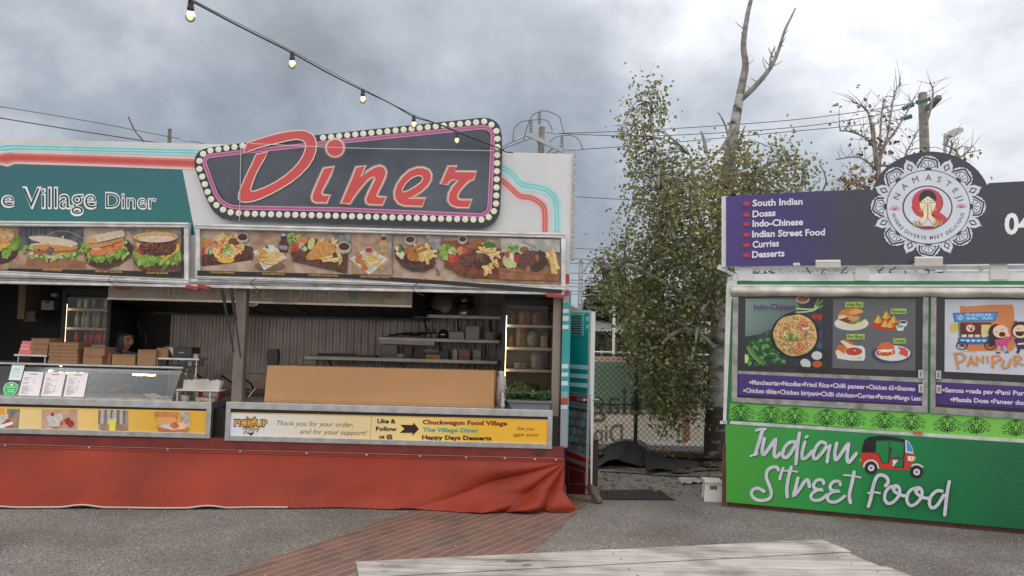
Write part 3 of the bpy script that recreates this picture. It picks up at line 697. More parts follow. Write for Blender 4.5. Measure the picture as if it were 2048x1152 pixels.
# back bench
b = MB(); zbn = PY(430, 735, 9.75).z
b.box(-3.75, -.1, 9.72, 10.34, .12, .86, M((.42, .37, .31), .4, .3, var=.2, scale=3, name='bench_steel'))
b.box(-3.75, -.1, 10.2, 10.34, .86, 1.17, M((.4, .31, .23), .4, .3, var=.25, scale=4)); b.build('back_bench', diner, bevel=.006)
KF = .52
# the open side door
hx, fx = PY(1136, 790, 8.86), PY(1182, 790, 8.45)
hx.z = fx.z = 0; dz0, dz1 = .09, 2.03
dn = (fx-hx).cross(V((0, 0, 1))).normalized()
if dn.y > 0: dn = -dn
door_plane = Plane(hx+dn*.02, dn)
b = MB(); u = (fx-hx); L_ = u.length
def dbox(b, a0, a1, z0, z1, t0, t1, mat):
    un = u.normalized(); c = hx+un*((a0+a1)/2)+dn*((t0+t1)/2); c.z = (z0+z1)/2
    b.obox(c, un*(a1-a0), dn*(t1-t0), V((0, 0, z1-z0)), mat)
dbox(b, 0, L_-.03, dz0, dz1, -.02, .02, gradmat(hx+V((0, 0, .9)), fx+V((0, 0, 2)), [(0, F(28, 84, 90)), (1, F(44, 142, 140))], DR, .3))  # shade painted into the teal: darker at the hinge, lighter at the free top
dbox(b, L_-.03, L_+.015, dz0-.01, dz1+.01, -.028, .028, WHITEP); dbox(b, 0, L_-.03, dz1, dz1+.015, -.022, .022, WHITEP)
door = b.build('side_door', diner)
a = Art(door_plane, .003)
def band(y0l, y0r, y1l, y1r, m_, xl=1132, xr=1181): a.poly([(xl, y0l), (xr, y0r), (xr, y1r), (xl, y1l)], m_)
lt = P(150, 190, 192); rdd = P(128, 34, 30); gr_ = P(110, 116, 120); gd = P(70, 76, 80)
band(622, 620, 627, 625, P(170, 188, 192))
band(634, 632, 643, 641, lt, 1172); band(650, 648, 658, 656, lt, 1172)
a.build('door_stripes', door); a = Art(door_plane, .003)
for y in (728, 746, 764): band(y, y+3, y+8, y+12, lt)
band(782, 788, 790, 796, gr_); band(785, 791, 787, 793, gd); band(790, 796, 801, 809, rdd); band(801, 809, 812, 820, gr_); band(805, 813, 807, 815, gd)
a.build('door_stripes', door); a = Art(door_plane, a.off)
band(812, 820, 893, 913, P(62, 62, 66))
for i in range(5):
    for j in range(5):
        cx_, cy_ = 1137+i*11+(j % 2)*5.5, 826+j*17+i*2
        k = 120-10*((i+j) % 3)-i*5; 
        if cx_ > 1179: continue
        a.poly([(cx_, cy_-9), (min(cx_+5.4, 1181), cy_-4), (min(cx_+5.4, 1181), cy_+5), (cx_, cy_+9), (max(cx_-5.4, 1132), cy_+4), (max(cx_-5.4, 1132), cy_-5)], P(k, k, k+4, .35))
band(893, 913, 900, 920, gr_); band(900, 920, 913, 930, rdd); band(913, 930, 920, 937, gr_); band(916, 933, 918, 935, gd)
band(920, 937, 988, 990, P(88, 46, 46)); a.stroke([(1137, 934), (1168, 944), (1170, 968), (1137, 968)], 1.4, P(140, 100, 98), closed=True)
a.build('door_graphics', door)
b = MB(); un = u.normalized()
vz = PY(1152, 648, 8.8).z
dbox(b, .06, L_-.14, vz-.13, vz+.13, .02, .03, P(100, 150, 148))
for i in range(8): dbox(b, .08, L_-.16, vz-.1+i*.027, vz-.088+i*.027, .03, .042, P(120, 140, 140)); dbox(b, .08, L_-.16, vz-.112+i*.027, vz-.1+i*.027, .03, .032, BLACK)
b.build('door_vent', door)
b = MB(); hz = PY(1180, 799, 8.5).z
p = fx+dn*.06-un*.04; p.z = hz; b.tube([p+dn*-.04, p+dn*.02], .012, STEEL, 8); b.bar(p+dn*.02-un*.1, p+dn*.02+un*.03, .022, .03, STEEL)
p2 = fx-dn*.06+un*.0; p2.z = hz; b.tube([p2+dn*.04, p2+un*.07], .014, STEEL, 8); b.build('door_handle', door)
b = MB(); w0 = PY(1182, 975, 8.42); b.bar(w0+V((-.02, .03, .02)), PZ(1199, 1007), .09, .05, M((.1, .075, .055), .8, var=.2, scale=8, name='weathered_wood')); b.build('door_prop', label='old timber plank propping the open teal trailer door', cat='wooden plank', loc=(.95, 8.3, 0))
# brown crate step behind the door
b = MB(); p, q = PY(1187, 970, 9.3), PY(1197, 882, 9.3); b.box(.75, q.x, 9.3, 9.75, .0, q.z, M((.06, .025, .025), .6, name='maroon_step')); b.box(.75, q.x+.01, 9.28, 9.77, q.z, q.z+.02, M((.08, .035, .03), .6)); b.build('step_box', label='dark maroon step box standing behind the open teal door', cat='step', bevel=.01)

KF = .97
# ------------------------------------------------------------ printed food pictures
WOODT = SP((150, 120, 98), (176, 148, 124), 14); WOODT2 = SP((166, 142, 124), (188, 166, 148), 10); GREYB = SP((120, 122, 126), (156, 154, 152), 16)
DKW = SP((62, 42, 36), (88, 62, 50), 22); REDW = SP((104, 54, 42), (138, 76, 58), 18); DKW2 = SP((78, 50, 42), (104, 68, 54), 20)
BUN = SP((176, 128, 78), (206, 170, 122), 60); BUNW = SP((190, 172, 148), (214, 202, 182), 45); BUNT = SP((186, 130, 74), (216, 176, 116), 90)
LET = SP((96, 138, 48), (150, 178, 82), 55); LET2 = SP((140, 168, 84), (176, 194, 120), 60); LETD = SP((72, 112, 44), (118, 152, 70), 55)
MEAT = SP((70, 38, 28), (122, 74, 54), 75); STEAK = SP((66, 42, 36), (122, 84, 70), 60); STEAKD = SP((48, 32, 30), (86, 58, 50), 70)
FRIED = SP((176, 118, 54), (206, 158, 88), 70); CHIP = SP((196, 160, 92), (222, 192, 126), 50); CHIP2 = SP((206, 180, 122), (226, 206, 156), 45)
TOM = SP((166, 62, 46), (196, 92, 68), 60); TOMD = SP((150, 48, 36), (184, 70, 52), 50); CHEESE = SP((206, 156, 60), (222, 178, 84), 40); MELT = SP((196, 120, 66), (226, 196, 130), 48, sharp=(.44, .56))
WH = SP((196, 194, 188), (214, 212, 206), 30); SAUCE = SP((64, 38, 28), (84, 52, 38), 40); RING = P(196, 184, 172); CARR = SP((182, 112, 56), (206, 142, 84), 90); HERB = SP((58, 84, 40), (92, 124, 58), 90)
ONION = P(186, 160, 170); CUC = SP((150, 172, 110), (196, 204, 150), 40); CUCD = P(84, 112, 66); CAUL = SP((196, 186, 152), (216, 208, 178), 60); GOLDT = P(204, 160, 62); MUST = SP((176, 138, 56), (190, 152, 72), 6); BLK = P(40, 38, 40); SHB = P(88, 70, 60)
def lettuce(a, cx, cy, rx, ry, n=9, seed=0, rot=0.0):
    rr = random.Random(seed)
    for i in range(n):
        t = rr.random()*6.28; q = rr.random()**.5
        x, y = rx*q*math.cos(t), ry*q*math.sin(t)
        a.ell(cx+x*math.cos(rot)-y*math.sin(rot), cy+x*math.sin(rot)+y*math.cos(rot), rx*rr.uniform(.22, .4), ry*rr.uniform(.3, .55), (LET, LET2, LETD)[rr.randrange(3)], n=13, rot=rr.random()*3, noise=.35)
def chips(a, cx, cy, rx, ry, n, ln, w, seed=0, mats=None, ang=None):
    rr = random.Random(seed); mats = mats or (CHIP, CHIP2)
    for i in range(n):
        t = rr.random()*6.28; q = rr.random()**.5; x, y = cx+rx*q*math.cos(t), cy+ry*q*math.sin(t); an = rr.uniform(*(ang or (0, 3.14)))
        dx, dy = math.cos(an)*ln/2*rr.uniform(.7, 1.1), math.sin(an)*ln/2*rr.uniform(.7, 1.1)
        a.stroke([(x-dx-1.5, y-dy+2), (x+dx-1.5, y+dy+2)], w*1.05, SP((140, 102, 54), (160, 120, 66), 40)); a.stroke([(x-dx, y-dy), (x+rr.uniform(-1, 1), y+rr.uniform(-2, 2)), (x+dx, y+dy)], w*rr.uniform(.8, 1.1), mats[i % len(mats)])
def cup(a, cx, cy, r, m=None):
    a.ell(cx, cy+r*.25, r*1.12, r*.95, SP((150, 138, 128), (176, 166, 156), 20)); a.ell(cx, cy, r*1.1, r*.8, RING); a.ell(cx, cy, r*.92, r*.64, m or SAUCE)
def bottle_p(a, cx, y0, y1, w, col, cap):
    h = y1-y0
    a.poly([(cx-w*.22, y0+h*.12), (cx+w*.22, y0+h*.12), (cx+w*.25, y0+h*.35), (cx+w*.5, y0+h*.5), (cx+w*.46, y1-h*.05), (cx+w*.35, y1), (cx-w*.35, y1), (cx-w*.46, y1-h*.05), (cx-w*.5, y0+h*.5), (cx-w*.25, y0+h*.35)], col)
    a.rect(cx-w*.2, y0, cx+w*.2, y0+h*.14, WH); a.rect(cx-w*.27, y0+h*.14, cx+w*.27, y0+h*.34, cap)
    a.poly([(cx-w*.42, y0+h*.62), (cx+w*.42, y0+h*.66), (cx+w*.38, y0+h*.88), (cx-w*.4, y0+h*.84)], SP((120, 110, 110), (166, 160, 156), 60))
MY = 7.98
# ---- burgers
p1 = DPo(MY); a = Art(p1, -.048); a.at(0, 435, 5.251)
a.poly([(-700, 30), (1915, 98), (1915, 625), (-700, 560)], MUST)
a.poly([(-700, 60), (1905, 128), (1905, 575), (-700, 520)], WOODT)
a.poly([(190, 86), (880, 104), (880, 250), (840, 430), (220, 420), (195, 300)], SP((70, 72, 80), (104, 104, 112), 10))
for i in range(9): a.stroke([(250+i*26, 90), (246+i*26, 200-i*4)], 9, (P(92, 96, 106), P(58, 60, 68))[i % 2])
a.stroke([(470, 205), (560, 155), (660, 140), (770, 165), (880, 225)], 8, P(150, 146, 146), sm=4); a.ell(660, 203, 11, 12, WH)
a.poly([(190, 350), (890, 372), (905, 530), (80, 515)], WOODT); a.poly([(280, 440), (860, 452), (890, 470), (905, 535), (270, 525)], SP((136, 92, 66), (164, 114, 84), 12))
a.poly([(895, 105), (1400, 120), (1400, 560), (905, 540)], WOODT2)
a.poly([(1300, 120), (1905, 132), (1905, 200), (1400, 190)], GREYB); a.poly([(1290, 122), (1440, 128), (1430, 150), (1300, 140)], P(120, 108, 98))
# left burger
a.ell(-40, 330, 240, 165, DKW, noise=.05); lettuce(a, 40, 280, 150, 110, 26, 2); a.poly([(-200, 250), (110, 245), (100, 280), (20, 330), (-200, 350)], CHEESE); a.poly([(-200, 230), (130, 220), (120, 262), (-200, 290)], TOM)
a.ell(0, 180, 150, 85, BUN, noise=.06)
for i in range(26): a.ell(-60+random.random()*200, 120+random.random()*90, 10, 7, SP((206, 176, 126), (220, 196, 150), 80), n=8, rot=random.random()*3)
# fish burger
lettuce(a, 330, 360, 90, 50, 9, 3, .3); lettuce(a, 780, 370, 100, 55, 10, 4, -.2)
a.ell(560, 385, 250, 46, BUNW, noise=.06); lettuce(a, 560, 395, 220, 30, 14, 5)
a.poly([(340, 350), (800, 330), (800, 362), (360, 385)], TOM); a.ell(570, 305, 245, 45, FRIED, noise=.09, rot=.03)
a.stroke([(330, 285), (480, 272), (620, 285), (760, 300)], 14, WH, sm=4); a.ell(560, 245, 262, 42, BUNW, noise=.05, rot=.13); a.ell(545, 235, 200, 24, P(206, 190, 168), rot=.13)
a.ell(530, 350, 42, 46, SP((72, 64, 60), (120, 110, 104), 60), noise=.3)
# third burger
a.poly([(885, 400), (960, 300), (1340, 235), (1400, 300), (1380, 400), (1250, 500), (1100, 545), (980, 520), (910, 460)], DKW)
a.stroke([(900, 470), (990, 520), (1120, 528), (1280, 470), (1385, 395)], 10, P(110, 72, 58), sm=4)
lettuce(a, 930, 350, 60, 90, 12, 6); lettuce(a, 1130, 385, 200, 50, 22, 7, -.2); lettuce(a, 1300, 320, 60, 90, 10, 8)
a.poly([(940, 380), (955, 330), (1100, 320), (1310, 240), (1300, 300), (1190, 370), (1060, 400), (960, 400)], SP((190, 106, 60), (214, 140, 84), 50))
a.poly([(935, 320), (930, 280), (1100, 262), (1290, 215), (1300, 250), (1120, 320), (1040, 330)], FRIED); a.stroke([(960, 335), (1100, 310), (1280, 245)], 12, P(120, 62, 40), sm=3); a.ell(1180, 300, 30, 20, TOM, noise=.2); a.ell(1010, 330, 50, 16, P(208, 168, 150), noise=.2)
a.poly([(920, 270), (930, 215), (980, 185), (1120, 160), (1280, 130), (1310, 160), (1305, 200), (1180, 228), (1000, 268)], BUNW); a.poly([(920, 268), (945, 205), (1020, 220), (1010, 262)], BUNT)
# steak burger
a.poly([(1385, 420), (1910, 420), (1910, 570), (1500, 560), (1420, 500)], DKW2); a.stroke([(1400, 410), (1450, 480), (1600, 555), (1800, 565), (1900, 550)], 8, P(132, 96, 84), sm=4)
lettuce(a, 1660, 420, 250, 75, 36, 9); lettuce(a, 1740, 470, 60, 50, 8, 10)
a.poly([(1420, 260), (1520, 280), (1530, 400), (1480, 410)], CHEESE); a.poly([(1760, 350), (1880, 270), (1890, 340), (1740, 440), (1680, 410)], CHEESE); a.ell(1510, 330, 60, 70, TOMD, rot=.5)
a.ell(1660, 310, 190, 95, MEAT, noise=.1)
for i in range(60): 
    x, y, t = 1490+random.random()*350, 245+random.random()*140, random.random()*3; a.stroke([(x, y), (x+22*math.cos(t), y+16*math.sin(t)), (x+34*math.cos(t+.6), y+26*math.sin(t+.6))], 9, (SP((54, 30, 24), (84, 48, 36), 60), SP((128, 80, 60), (160, 112, 86), 60), MEAT)[i % 3], sm=2)
a.ell(1640, 205, 235, 58, BUNT, noise=.04); a.ell(1640, 225, 190, 34, BUNW, noise=.05); a.poly([(1405, 245), (1875, 240), (1880, 262), (1410, 268)], SHB) if False else None
a.poly([(-700, 515), (1900, 573), (1900, 622), (-700, 565)], BLK)
a.poly([(1903, 118), (1918, 100), (1918, 626), (1903, 620)], BLK)
for (s_, x0, y0, x1, y1) in (('BEEF BURGER', -210, 545, 88, 549), ('FISH BURGER', 447, 558, 655, 563), ('MOTHER CLUCKER', 1003, 574, 1287, 581), ('STEAK BURGER', 1535, 588, 1770, 594)): a.text(s_, x0, y0, x1, y1, 19, GOLDT, bold=.02)
a.build('menu_print', bd1)
# ---- grill meals
a = Art(p1, -.048); a.at(385, 440, 6.5)
a.poly([(50, 62), (2048, 118), (4810, 196), (4810, 930), (2048, 765), (55, 728)], MUST)
a.poly([(60, 105), (2048, 165), (4795, 245), (4795, 905), (2048, 705), (65, 655)], WOODT2)
a.poly([(550, 118), (745, 124), (755, 300), (640, 300)], GREYB); a.poly([(745, 124), (1140, 134), (1290, 300), (1330, 690), (780, 672), (750, 400)], WOODT)
a.poly([(1130, 134), (1285, 140), (1260, 230), (1180, 230)], GREYB); a.poly([(1800, 160), (2048, 166), (2048, 300), (1850, 280)], GREYB)
a.poly([(65, 470), (700, 330), (790, 360), (790, 520), (300, 590), (70, 605)], DKW2); a.poly([(70, 560), (780, 470), (785, 520), (90, 605)], SP((76, 46, 36), (96, 60, 46), 16))
lettuce(a, 120, 290, 70, 60, 12, 11); a.ell(190, 300, 75, 55, CARR, noise=.15); a.ell(150, 400, 70, 50, TOM, noise=.1); a.ell(90, 450, 50, 40, TOMD, noise=.1); a.ell(200, 400, 36, 48, ONION, rot=.3); a.ell(232, 410, 34, 50, CUCD, rot=.4); a.ell(240, 405, 24, 38, CUC, rot=.4)
chips(a, 430, 230, 150, 30, 9, 130, 34, 12); chips(a, 620, 330, 20, 70, 4, 110, 30, 13, ang=(1, 1.6))
a.ell(440, 385, 195, 145, MELT, noise=.12, rot=-.15); a.ell(540, 285, 75, 50, SP((110, 56, 40), (140, 78, 56), 40), noise=.1); a.ell(430, 520, 110, 40, CHEESE, noise=.2)
for i in range(16): a.ell(290+random.random()*300, 270+random.random()*220, 22, 14, (SP((150, 70, 44), (182, 104, 66), 60), SP((216, 186, 126), (230, 208, 160), 50))[i % 2], n=9, noise=.2)
lettuce(a, 460, 380, 75, 55, 9, 14); a.ell(440, 445, 50, 34, CUC, noise=.3); cup(a, 652, 222, 70)
# kids fish pack
a.ell(1000, 600, 200, 60, SP((112, 84, 66), (126, 98, 78), 14)); a.poly([(785, 410), (1040, 318), (1235, 492), (930, 652)], WH); a.poly([(815, 420), (1030, 345), (1200, 490), (935, 620)], SP((176, 172, 168), (192, 190, 186), 14))
a.ell(1010, 375, 62, 52, WH, noise=.1); a.ell(970, 355, 24, 18, HERB, noise=.3); a.ell(910, 415, 70, 40, FRIED, rot=.6, noise=.08); a.ell(890, 500, 72, 42, FRIED, rot=.75, noise=.08); chips(a, 1040, 500, 100, 70, 17, 130, 30, 15, ang=(-.9, .6))
bottle_p(a, 1183, 175, 420, 120, SP((58, 36, 44), (92, 58, 66), 30), P(46, 50, 66))
# schnitzel
a.poly([(1270, 430), (1500, 230), (1900, 300), (2020, 400), (2010, 690), (1960, 685), (1310, 540)], DKW2); lettuce(a, 1330, 250, 110, 70, 16, 16); a.ell(1430, 265, 85, 50, CARR, noise=.15); a.ell(1340, 345, 65, 50, TOM, noise=.1); a.ell(1350, 390, 50, 26, TOMD); a.ell(1420, 340, 40, 44, ONION); a.ell(1450, 370, 44, 40, CUCD); a.ell(1458, 376, 32, 30, CUC)
chips(a, 1780, 300, 90, 40, 8, 120, 32, 17); chips(a, 1780, 500, 120, 30, 6, 170, 36, 18, ang=(-.2, .4)); chips(a, 1900, 420, 20, 60, 3, 140, 34, 19, ang=(1.0, 1.5))
a.ell(1545, 305, 42, 80, SP((186, 184, 120), (206, 204, 150), 30), rot=.3); a.poly([(1475, 480), (1540, 390), (1620, 290), (1720, 262), (1840, 320), (1870, 400), (1800, 460), (1680, 490), (1560, 525), (1490, 515)], FRIED); lettuce(a, 1900, 545, 50, 36, 6, 20); cup(a, 1972, 345, 78)
# continue in the second close-up
a.at(690, 445, 7.944)
a.poly([(100, 130), (750, 150), (745, 835), (110, 815)], WOODT); a.poly([(0, 160), (95, 165), (90, 310), (0, 310)], GREYB); a.poly([(650, 165), (745, 168), (742, 450), (690, 450)], GREYB)
a.poly([(75, 575), (330, 420), (450, 440), (685, 580), (385, 828)], WH); a.poly([(115, 575), (350, 440), (640, 580), (385, 790)], SP((176, 174, 172), (194, 192, 190), 14))
for (x, y) in ((225, 530), (215, 610), (285, 640), (310, 720)): a.ell(x, y, 62, 46, SP((166, 94, 50), (192, 124, 70), 60), noise=.1, rot=.5)
chips(a, 450, 590, 90, 90, 16, 170, 36, 21, ang=(-1.2, 1.0)); cup(a, 380, 440, 68, TOMD); bottle_p(a, 612, 180, 480, 130, SP((186, 130, 66), (206, 156, 96), 20), P(54, 58, 76))
a.stroke([(748, 150), (744, 905)], 5, P(96, 82, 70))
a.poly([(1270, 200), (1530, 215), (1530, 430), (1400, 430)], GREYB)
a.poly([(780, 430), (900, 400), (1400, 500), (1440, 640), (1400, 720), (1240, 780), (1060, 770), (900, 690), (800, 560)], DKW); a.stroke([(800, 560), (900, 660), (1080, 700), (1280, 690), (1420, 600)], 9, P(106, 76, 64), sm=4); a.stroke([(1400, 700), (1460, 740), (1500, 820), (1470, 840), (1450, 760)], 12, P(54, 46, 46), sm=3)
cup(a, 1035, 270, 78); a.ell(870, 380, 50, 40, HERB, noise=.2); a.ell(840, 410, 50, 40, CAUL, noise=.25); a.ell(880, 495, 75, 45, CAUL, noise=.25); a.ell(900, 545, 40, 36, CAUL, noise=.25); a.ell(875, 430, 26, 60, SP((52, 96, 50), (84, 130, 70), 60))
chips(a, 1250, 500, 150, 110, 30, 170, 40, 22); a.stroke([(990, 450), (1080, 420), (1250, 345)], 60, SP((150, 92, 50), (178, 118, 66), 50), taper=True); a.ell(1010, 450, 80, 60, SP((146, 88, 48), (172, 112, 62), 50)); a.ell(1080, 540, 90, 75, SP((160, 98, 54), (184, 122, 70), 50), noise=.08); a.stroke([(1110, 500), (1180, 450), (1290, 420)], 44, SP((150, 92, 50), (178, 118, 66), 50))
a.poly([(1530, 290), (1800, 285), (2050, 330), (2500, 420), (2560, 900), (1860, 860), (1760, 780), (1560, 700), (1600, 620), (1520, 560)], REDW); a.poly([(1580, 640), (1760, 760), (2300, 870), (2200, 890), (1850, 860), (1720, 760)], SP((86, 54, 40), (120, 80, 58), 16))
lettuce(a, 1620, 460, 110, 110, 24, 23); a.ell(1700, 470, 70, 40, CUC, noise=.2, rot=.4); a.ell(1730, 460, 50, 20, CUCD, rot=.6); a.ell(1740, 445, 50, 18, CUC, rot=.6); a.ell(1830, 450, 55, 70, CARR, noise=.2); a.ell(1910, 450, 50, 55, TOM, noise=.2); a.ell(1700, 570, 65, 75, TOM, noise=.15); a.ell(1790, 570, 60, 50, TOMD, noise=.15)
a.at(900, 450, 7.68)
a.poly([(245, 335), (330, 250), (515, 195), (490, 250), (430, 370), (330, 380)], SP((132, 82, 52), (160, 106, 70), 40)); cup(a, 193, 215, 66)
chips(a, 600, 470, 130, 170, 40, 150, 38, 24); a.ell(600, 300, 100, 50, HERB, noise=.3); a.ell(255, 525, 110, 100, STEAK, noise=.08); a.ell(500, 560, 140, 120, STEAKD, noise=.1, rot=.3); a.ell(470, 510, 90, 60, STEAK, noise=.15); chips(a, 600, 680, 80, 40, 8, 110, 40, 25, ang=(.6, 1.8))
a.poly([(770, 205), (1690, 225), (1690, 420), (1300, 420), (790, 420)], SP((150, 148, 146), (184, 178, 170), 8)); a.poly([(740, 660), (1680, 700), (1670, 860), (760, 830)], SP((134, 88, 60), (160, 108, 76), 12)); a.stroke([(760, 700), (1670, 790)], 10, P(110, 70, 50))
a.stroke([(1110, 260), (1220, 300), (1320, 350)], 9, HERB, sm=3); cup(a, 1140, 380, 80, SP((120, 84, 60), (140, 100, 72), 30)); lettuce(a, 940, 360, 90, 70, 16, 26); a.ell(900, 560, 90, 110, CUC, noise=.05, rot=-.3); a.ell(890, 460, 50, 50, TOM, noise=.2); a.ell(960, 570, 60, 100, CUC, noise=.05, rot=-.5); a.ell(950, 480, 30, 60, WH, rot=-.3); a.ell(1030, 520, 55, 70, TOMD, noise=.1)
chips(a, 1580, 560, 45, 100, 13, 210, 52, 27, ang=(.9, 1.5)); a.ell(1260, 550, 215, 165, STEAK, noise=.09); a.ell(1390, 540, 85, 150, STEAKD, noise=.1); a.ell(1310, 660, 70, 60, STEAKD, noise=.2); a.ell(1200, 680, 40, 50, SP((140, 98, 66), (164, 120, 84), 40), noise=.2); a.ell(1340, 500, 30, 60, SP((150, 108, 76), (130, 90, 64), 40), noise=.2)
a.at(385, 440, 6.5)
a.poly([(60, 655), (2048, 708), (3300, 790), (4800, 905), (4800, 955), (3300, 845), (2048, 762), (60, 722)], BLK); a.at()
for (s_, x0, y0, x1, y1) in (('CHICKEN PARMA', 420, 546, 469, 547.2), ('KIDS FISH PACK', 525, 549, 570, 550.2), ('CHICKEN SCHNITZEL', 617, 551.5, 677, 553.5), ('KIDS NUGGET PACK', 721, 554.5, 778, 556.5), ('LAMB CUTLETS', 840, 558.5, 885, 560), ('MIXED GRILL', 955, 562, 991, 563.2), ('SCOTCH FILLET', 1046, 565.5, 1089, 566.8)): a.text(s_, x0, y0, x1, y1, 3.6, GOLDT, bold=.02)
a.build('menu_print', bd2)
# ---- left counter banner
KF = .62
CY_ = 7.97; cp = DPo(CY_)
a = Art(cp, -.0175); a.at(0, 800, 4.452)
yel = gradmat(cp.pt(0, 840), cp.pt(420, 850), [(0, F(196, 178, 132)), (.45, F(198, 168, 104)), (.8, F(184, 142, 50)), (1, F(188, 148, 58))], wl(cnt1))
a.poly([(-700, 45), (1852, 98), (1848, 350), (-700, 292)], yel)
a.poly([(-700, 50), (1850, 100), (1850, 112), (-700, 62)], P(200, 160, 60))
a.poly([(60, 78), (180, 80), (160, 285), (60, 283)], WOODT); a.ell(120, 110, 50, 24, GREYB, noise=.2); a.poly([(-60, 70), (40, 74), (50, 130), (-60, 160)], P(190, 140, 60)); a.poly([(-40, 140), (75, 125), (70, 210), (-40, 240)], WH); a.ell(70, 230, 50, 60, TOM, noise=.2); a.poly([(-60, 240), (110, 190), (118, 215), (-60, 275)], P(206, 200, 196))
a.poly([(370, 85), (690, 84), (690, 298), (370, 290)], SP((156, 126, 106), (172, 144, 124), 8)); a.ell(495, 190, 72, 62, SP((140, 78, 50), (160, 96, 64), 40), noise=.1); a.ell(480, 170, 64, 50, WH, noise=.12); a.ell(525, 160, 34, 44, WH, rot=.3); a.ell(485, 215, 50, 24, WH, noise=.2); a.ell(466, 128, 18, 18, TOM); a.ell(600, 190, 26, 32, TOMD, noise=.15); a.ell(632, 215, 30, 32, TOMD, noise=.15); a.ell(612, 168, 14, 10, P(110, 60, 40))
a.poly([(875, 88), (1140, 96), (1140, 300), (880, 295)], SP((130, 120, 112), (150, 138, 128), 10))
for i in range(9): a.stroke([(885+i*28, 92), (880+i*28, 210)], 12, (P(90, 86, 84), P(170, 168, 168))[i % 2])
a.poly([(900, 210), (1135, 225), (1145, 308), (905, 300)], WOODT); a.stroke([(1004, 110), (1002, 165)], 5, WH); a.poly([(965, 165), (1035, 168), (1022, 285), (976, 285)], P(206, 190, 60)); a.poly([(962, 163), (1038, 166), (1036, 186), (965, 184)], WH)
a.poly([(1600, 105), (1690, 108), (1690, 240), (1620, 240)], SP((130, 120, 112), (170, 160, 150), 14)); a.poly([(1370, 105), (1590, 108), (1580, 160), (1560, 215), (1400, 205)], SP((160, 104, 64), (176, 120, 78), 14)); a.poly([(1395, 150), (1560, 155), (1590, 230), (1400, 220)], P(190, 140, 84)); a.ell(1500, 245, 100, 32, WH, noise=.15); a.ell(1600, 235, 60, 36, P(206, 160, 130), noise=.2); a.ell(1555, 225, 40, 30, SP((150, 84, 60), (176, 104, 76), 50), noise=.2); a.poly([(1392, 232), (1540, 268), (1690, 250), (1660, 305), (1430, 312)], SP((150, 92, 56), (166, 108, 70), 14))
a.poly([(-700, 272), (1848, 325), (1848, 350), (-700, 298)], P(44, 36, 32))
for (s_, x0, y0, x1, y1) in (('WAFFLES', 20, 302, 100, 303), ('STRAWBERRY PANCAKES', 385, 310, 625, 314), ('JUICE', 968, 320, 1040, 321), ('DONUTS', 1490, 332, 1565, 334)): a.text(s_, x0, y0, x1, y1, 12, GOLDT, bold=.02)
a.build('counter_banner', cnt1)
# ---- right counter banner
a = Art(cp, -.0175); a.at(450, 820, 6.206)
wy = gradmat(cp.pt(460, 860), cp.pt(1097, 868), [(0, F(182, 188, 200)), (.42, F(190, 172, 132)), (.62, F(200, 174, 112)), (.8, F(192, 152, 58)), (1, F(196, 152, 54))], wl(cnt2))
a.poly([(66, 28), (4012, 120), (3995, 440), (54, 345)], wy)
a.poly([(66, 26), (4012, 118), (4012, 132), (66, 42)], P(170, 142, 84)); a.poly([(54, 345), (3995, 435), (3990, 472), (54, 376)], P(46, 36, 34))
ink = P(34, 26, 24); gold = P(186, 140, 72)
a.poly([(205, 230), (320, 320), (440, 232), (380, 70), (320, 100), (265, 72)], P(176, 146, 96)); a.poly([(270, 275), (320, 320), (370, 285), (320, 290)], ink); a.poly([(268, 78), (298, 100), (272, 102)], ink); a.poly([(375, 78), (345, 100), (378, 104)], ink)
a.text('PICK-UP', 108, 200, 530, 208, 88, ink, bold=.09); a.text('PICK-UP', 116, 196, 522, 202, 78, gold, bold=.03)
a.text('Here', 225, 285, 405, 280, 66, ink, bold=.1, shear=.35); a.text('Here', 232, 281, 395, 277, 58, P(190, 194, 202), bold=.015, shear=.35)
a.text('Thank you for your order,', 625, 188, 1590, 212, 62, ink, shear=.38, bold=-.008); a.text('and for your support!', 925, 292, 1745, 312, 60, ink, shear=.38, bold=-.008)
a.stroke([(1818, 75), (1805, 372)], 4, P(120, 100, 70)); a.at(740, 820, 5.2513); bl = P(36, 18, 18)
a.text('Like &', 78, 136, 270, 140, 46, bl, bold=.035); a.text('Follow', 62, 216, 282, 220, 44, bl, bold=.035); a.text('us @', 96, 298, 240, 300, 42, bl, bold=.035)
a.poly([(318, 155), (452, 158), (455, 130), (516, 200), (445, 270), (446, 240), (312, 240), (362, 198)], P(52, 36, 32))
a.text('Chuckwagon Food Village', 553, 148, 1440, 162, 46, P(104, 44, 22), bold=.035); a.text('The Village Diner', 553, 226, 1140, 236, 44, P(72, 138, 122), bold=.035); a.text('Happy Days Desserts', 547, 306, 1275, 318, 44, bl, bold=.035)
a.text('See you', 1540, 208, 1715, 214, 38, P(90, 60, 30), shear=.4); a.text('again soon!', 1500, 275, 1765, 278, 38, P(90, 60, 30), shear=.4)
a.build('counter_banner', cnt2)
# ------------------------------------------------------------ things inside the diner
def rectpx(x0, y0, x1, y1, Y):
    l, r = PY(x0, (y0+y1)/2, Y).x, PY(x1, (y0+y1)/2, Y).x; t, q = PY((x0+x1)/2, y0, Y).z, PY((x0+x1)/2, y1, Y).z
    return l, r, q, t
def bx(b, x0, y0, x1, y1, Y, d, m, z0=None):
    l, r, q, t = rectpx(x0, y0, x1, y1, Y); b.box(l, r, Y, Y+d, q if z0 is None else z0, t, m); return l, r, q, t
FLZ = .12
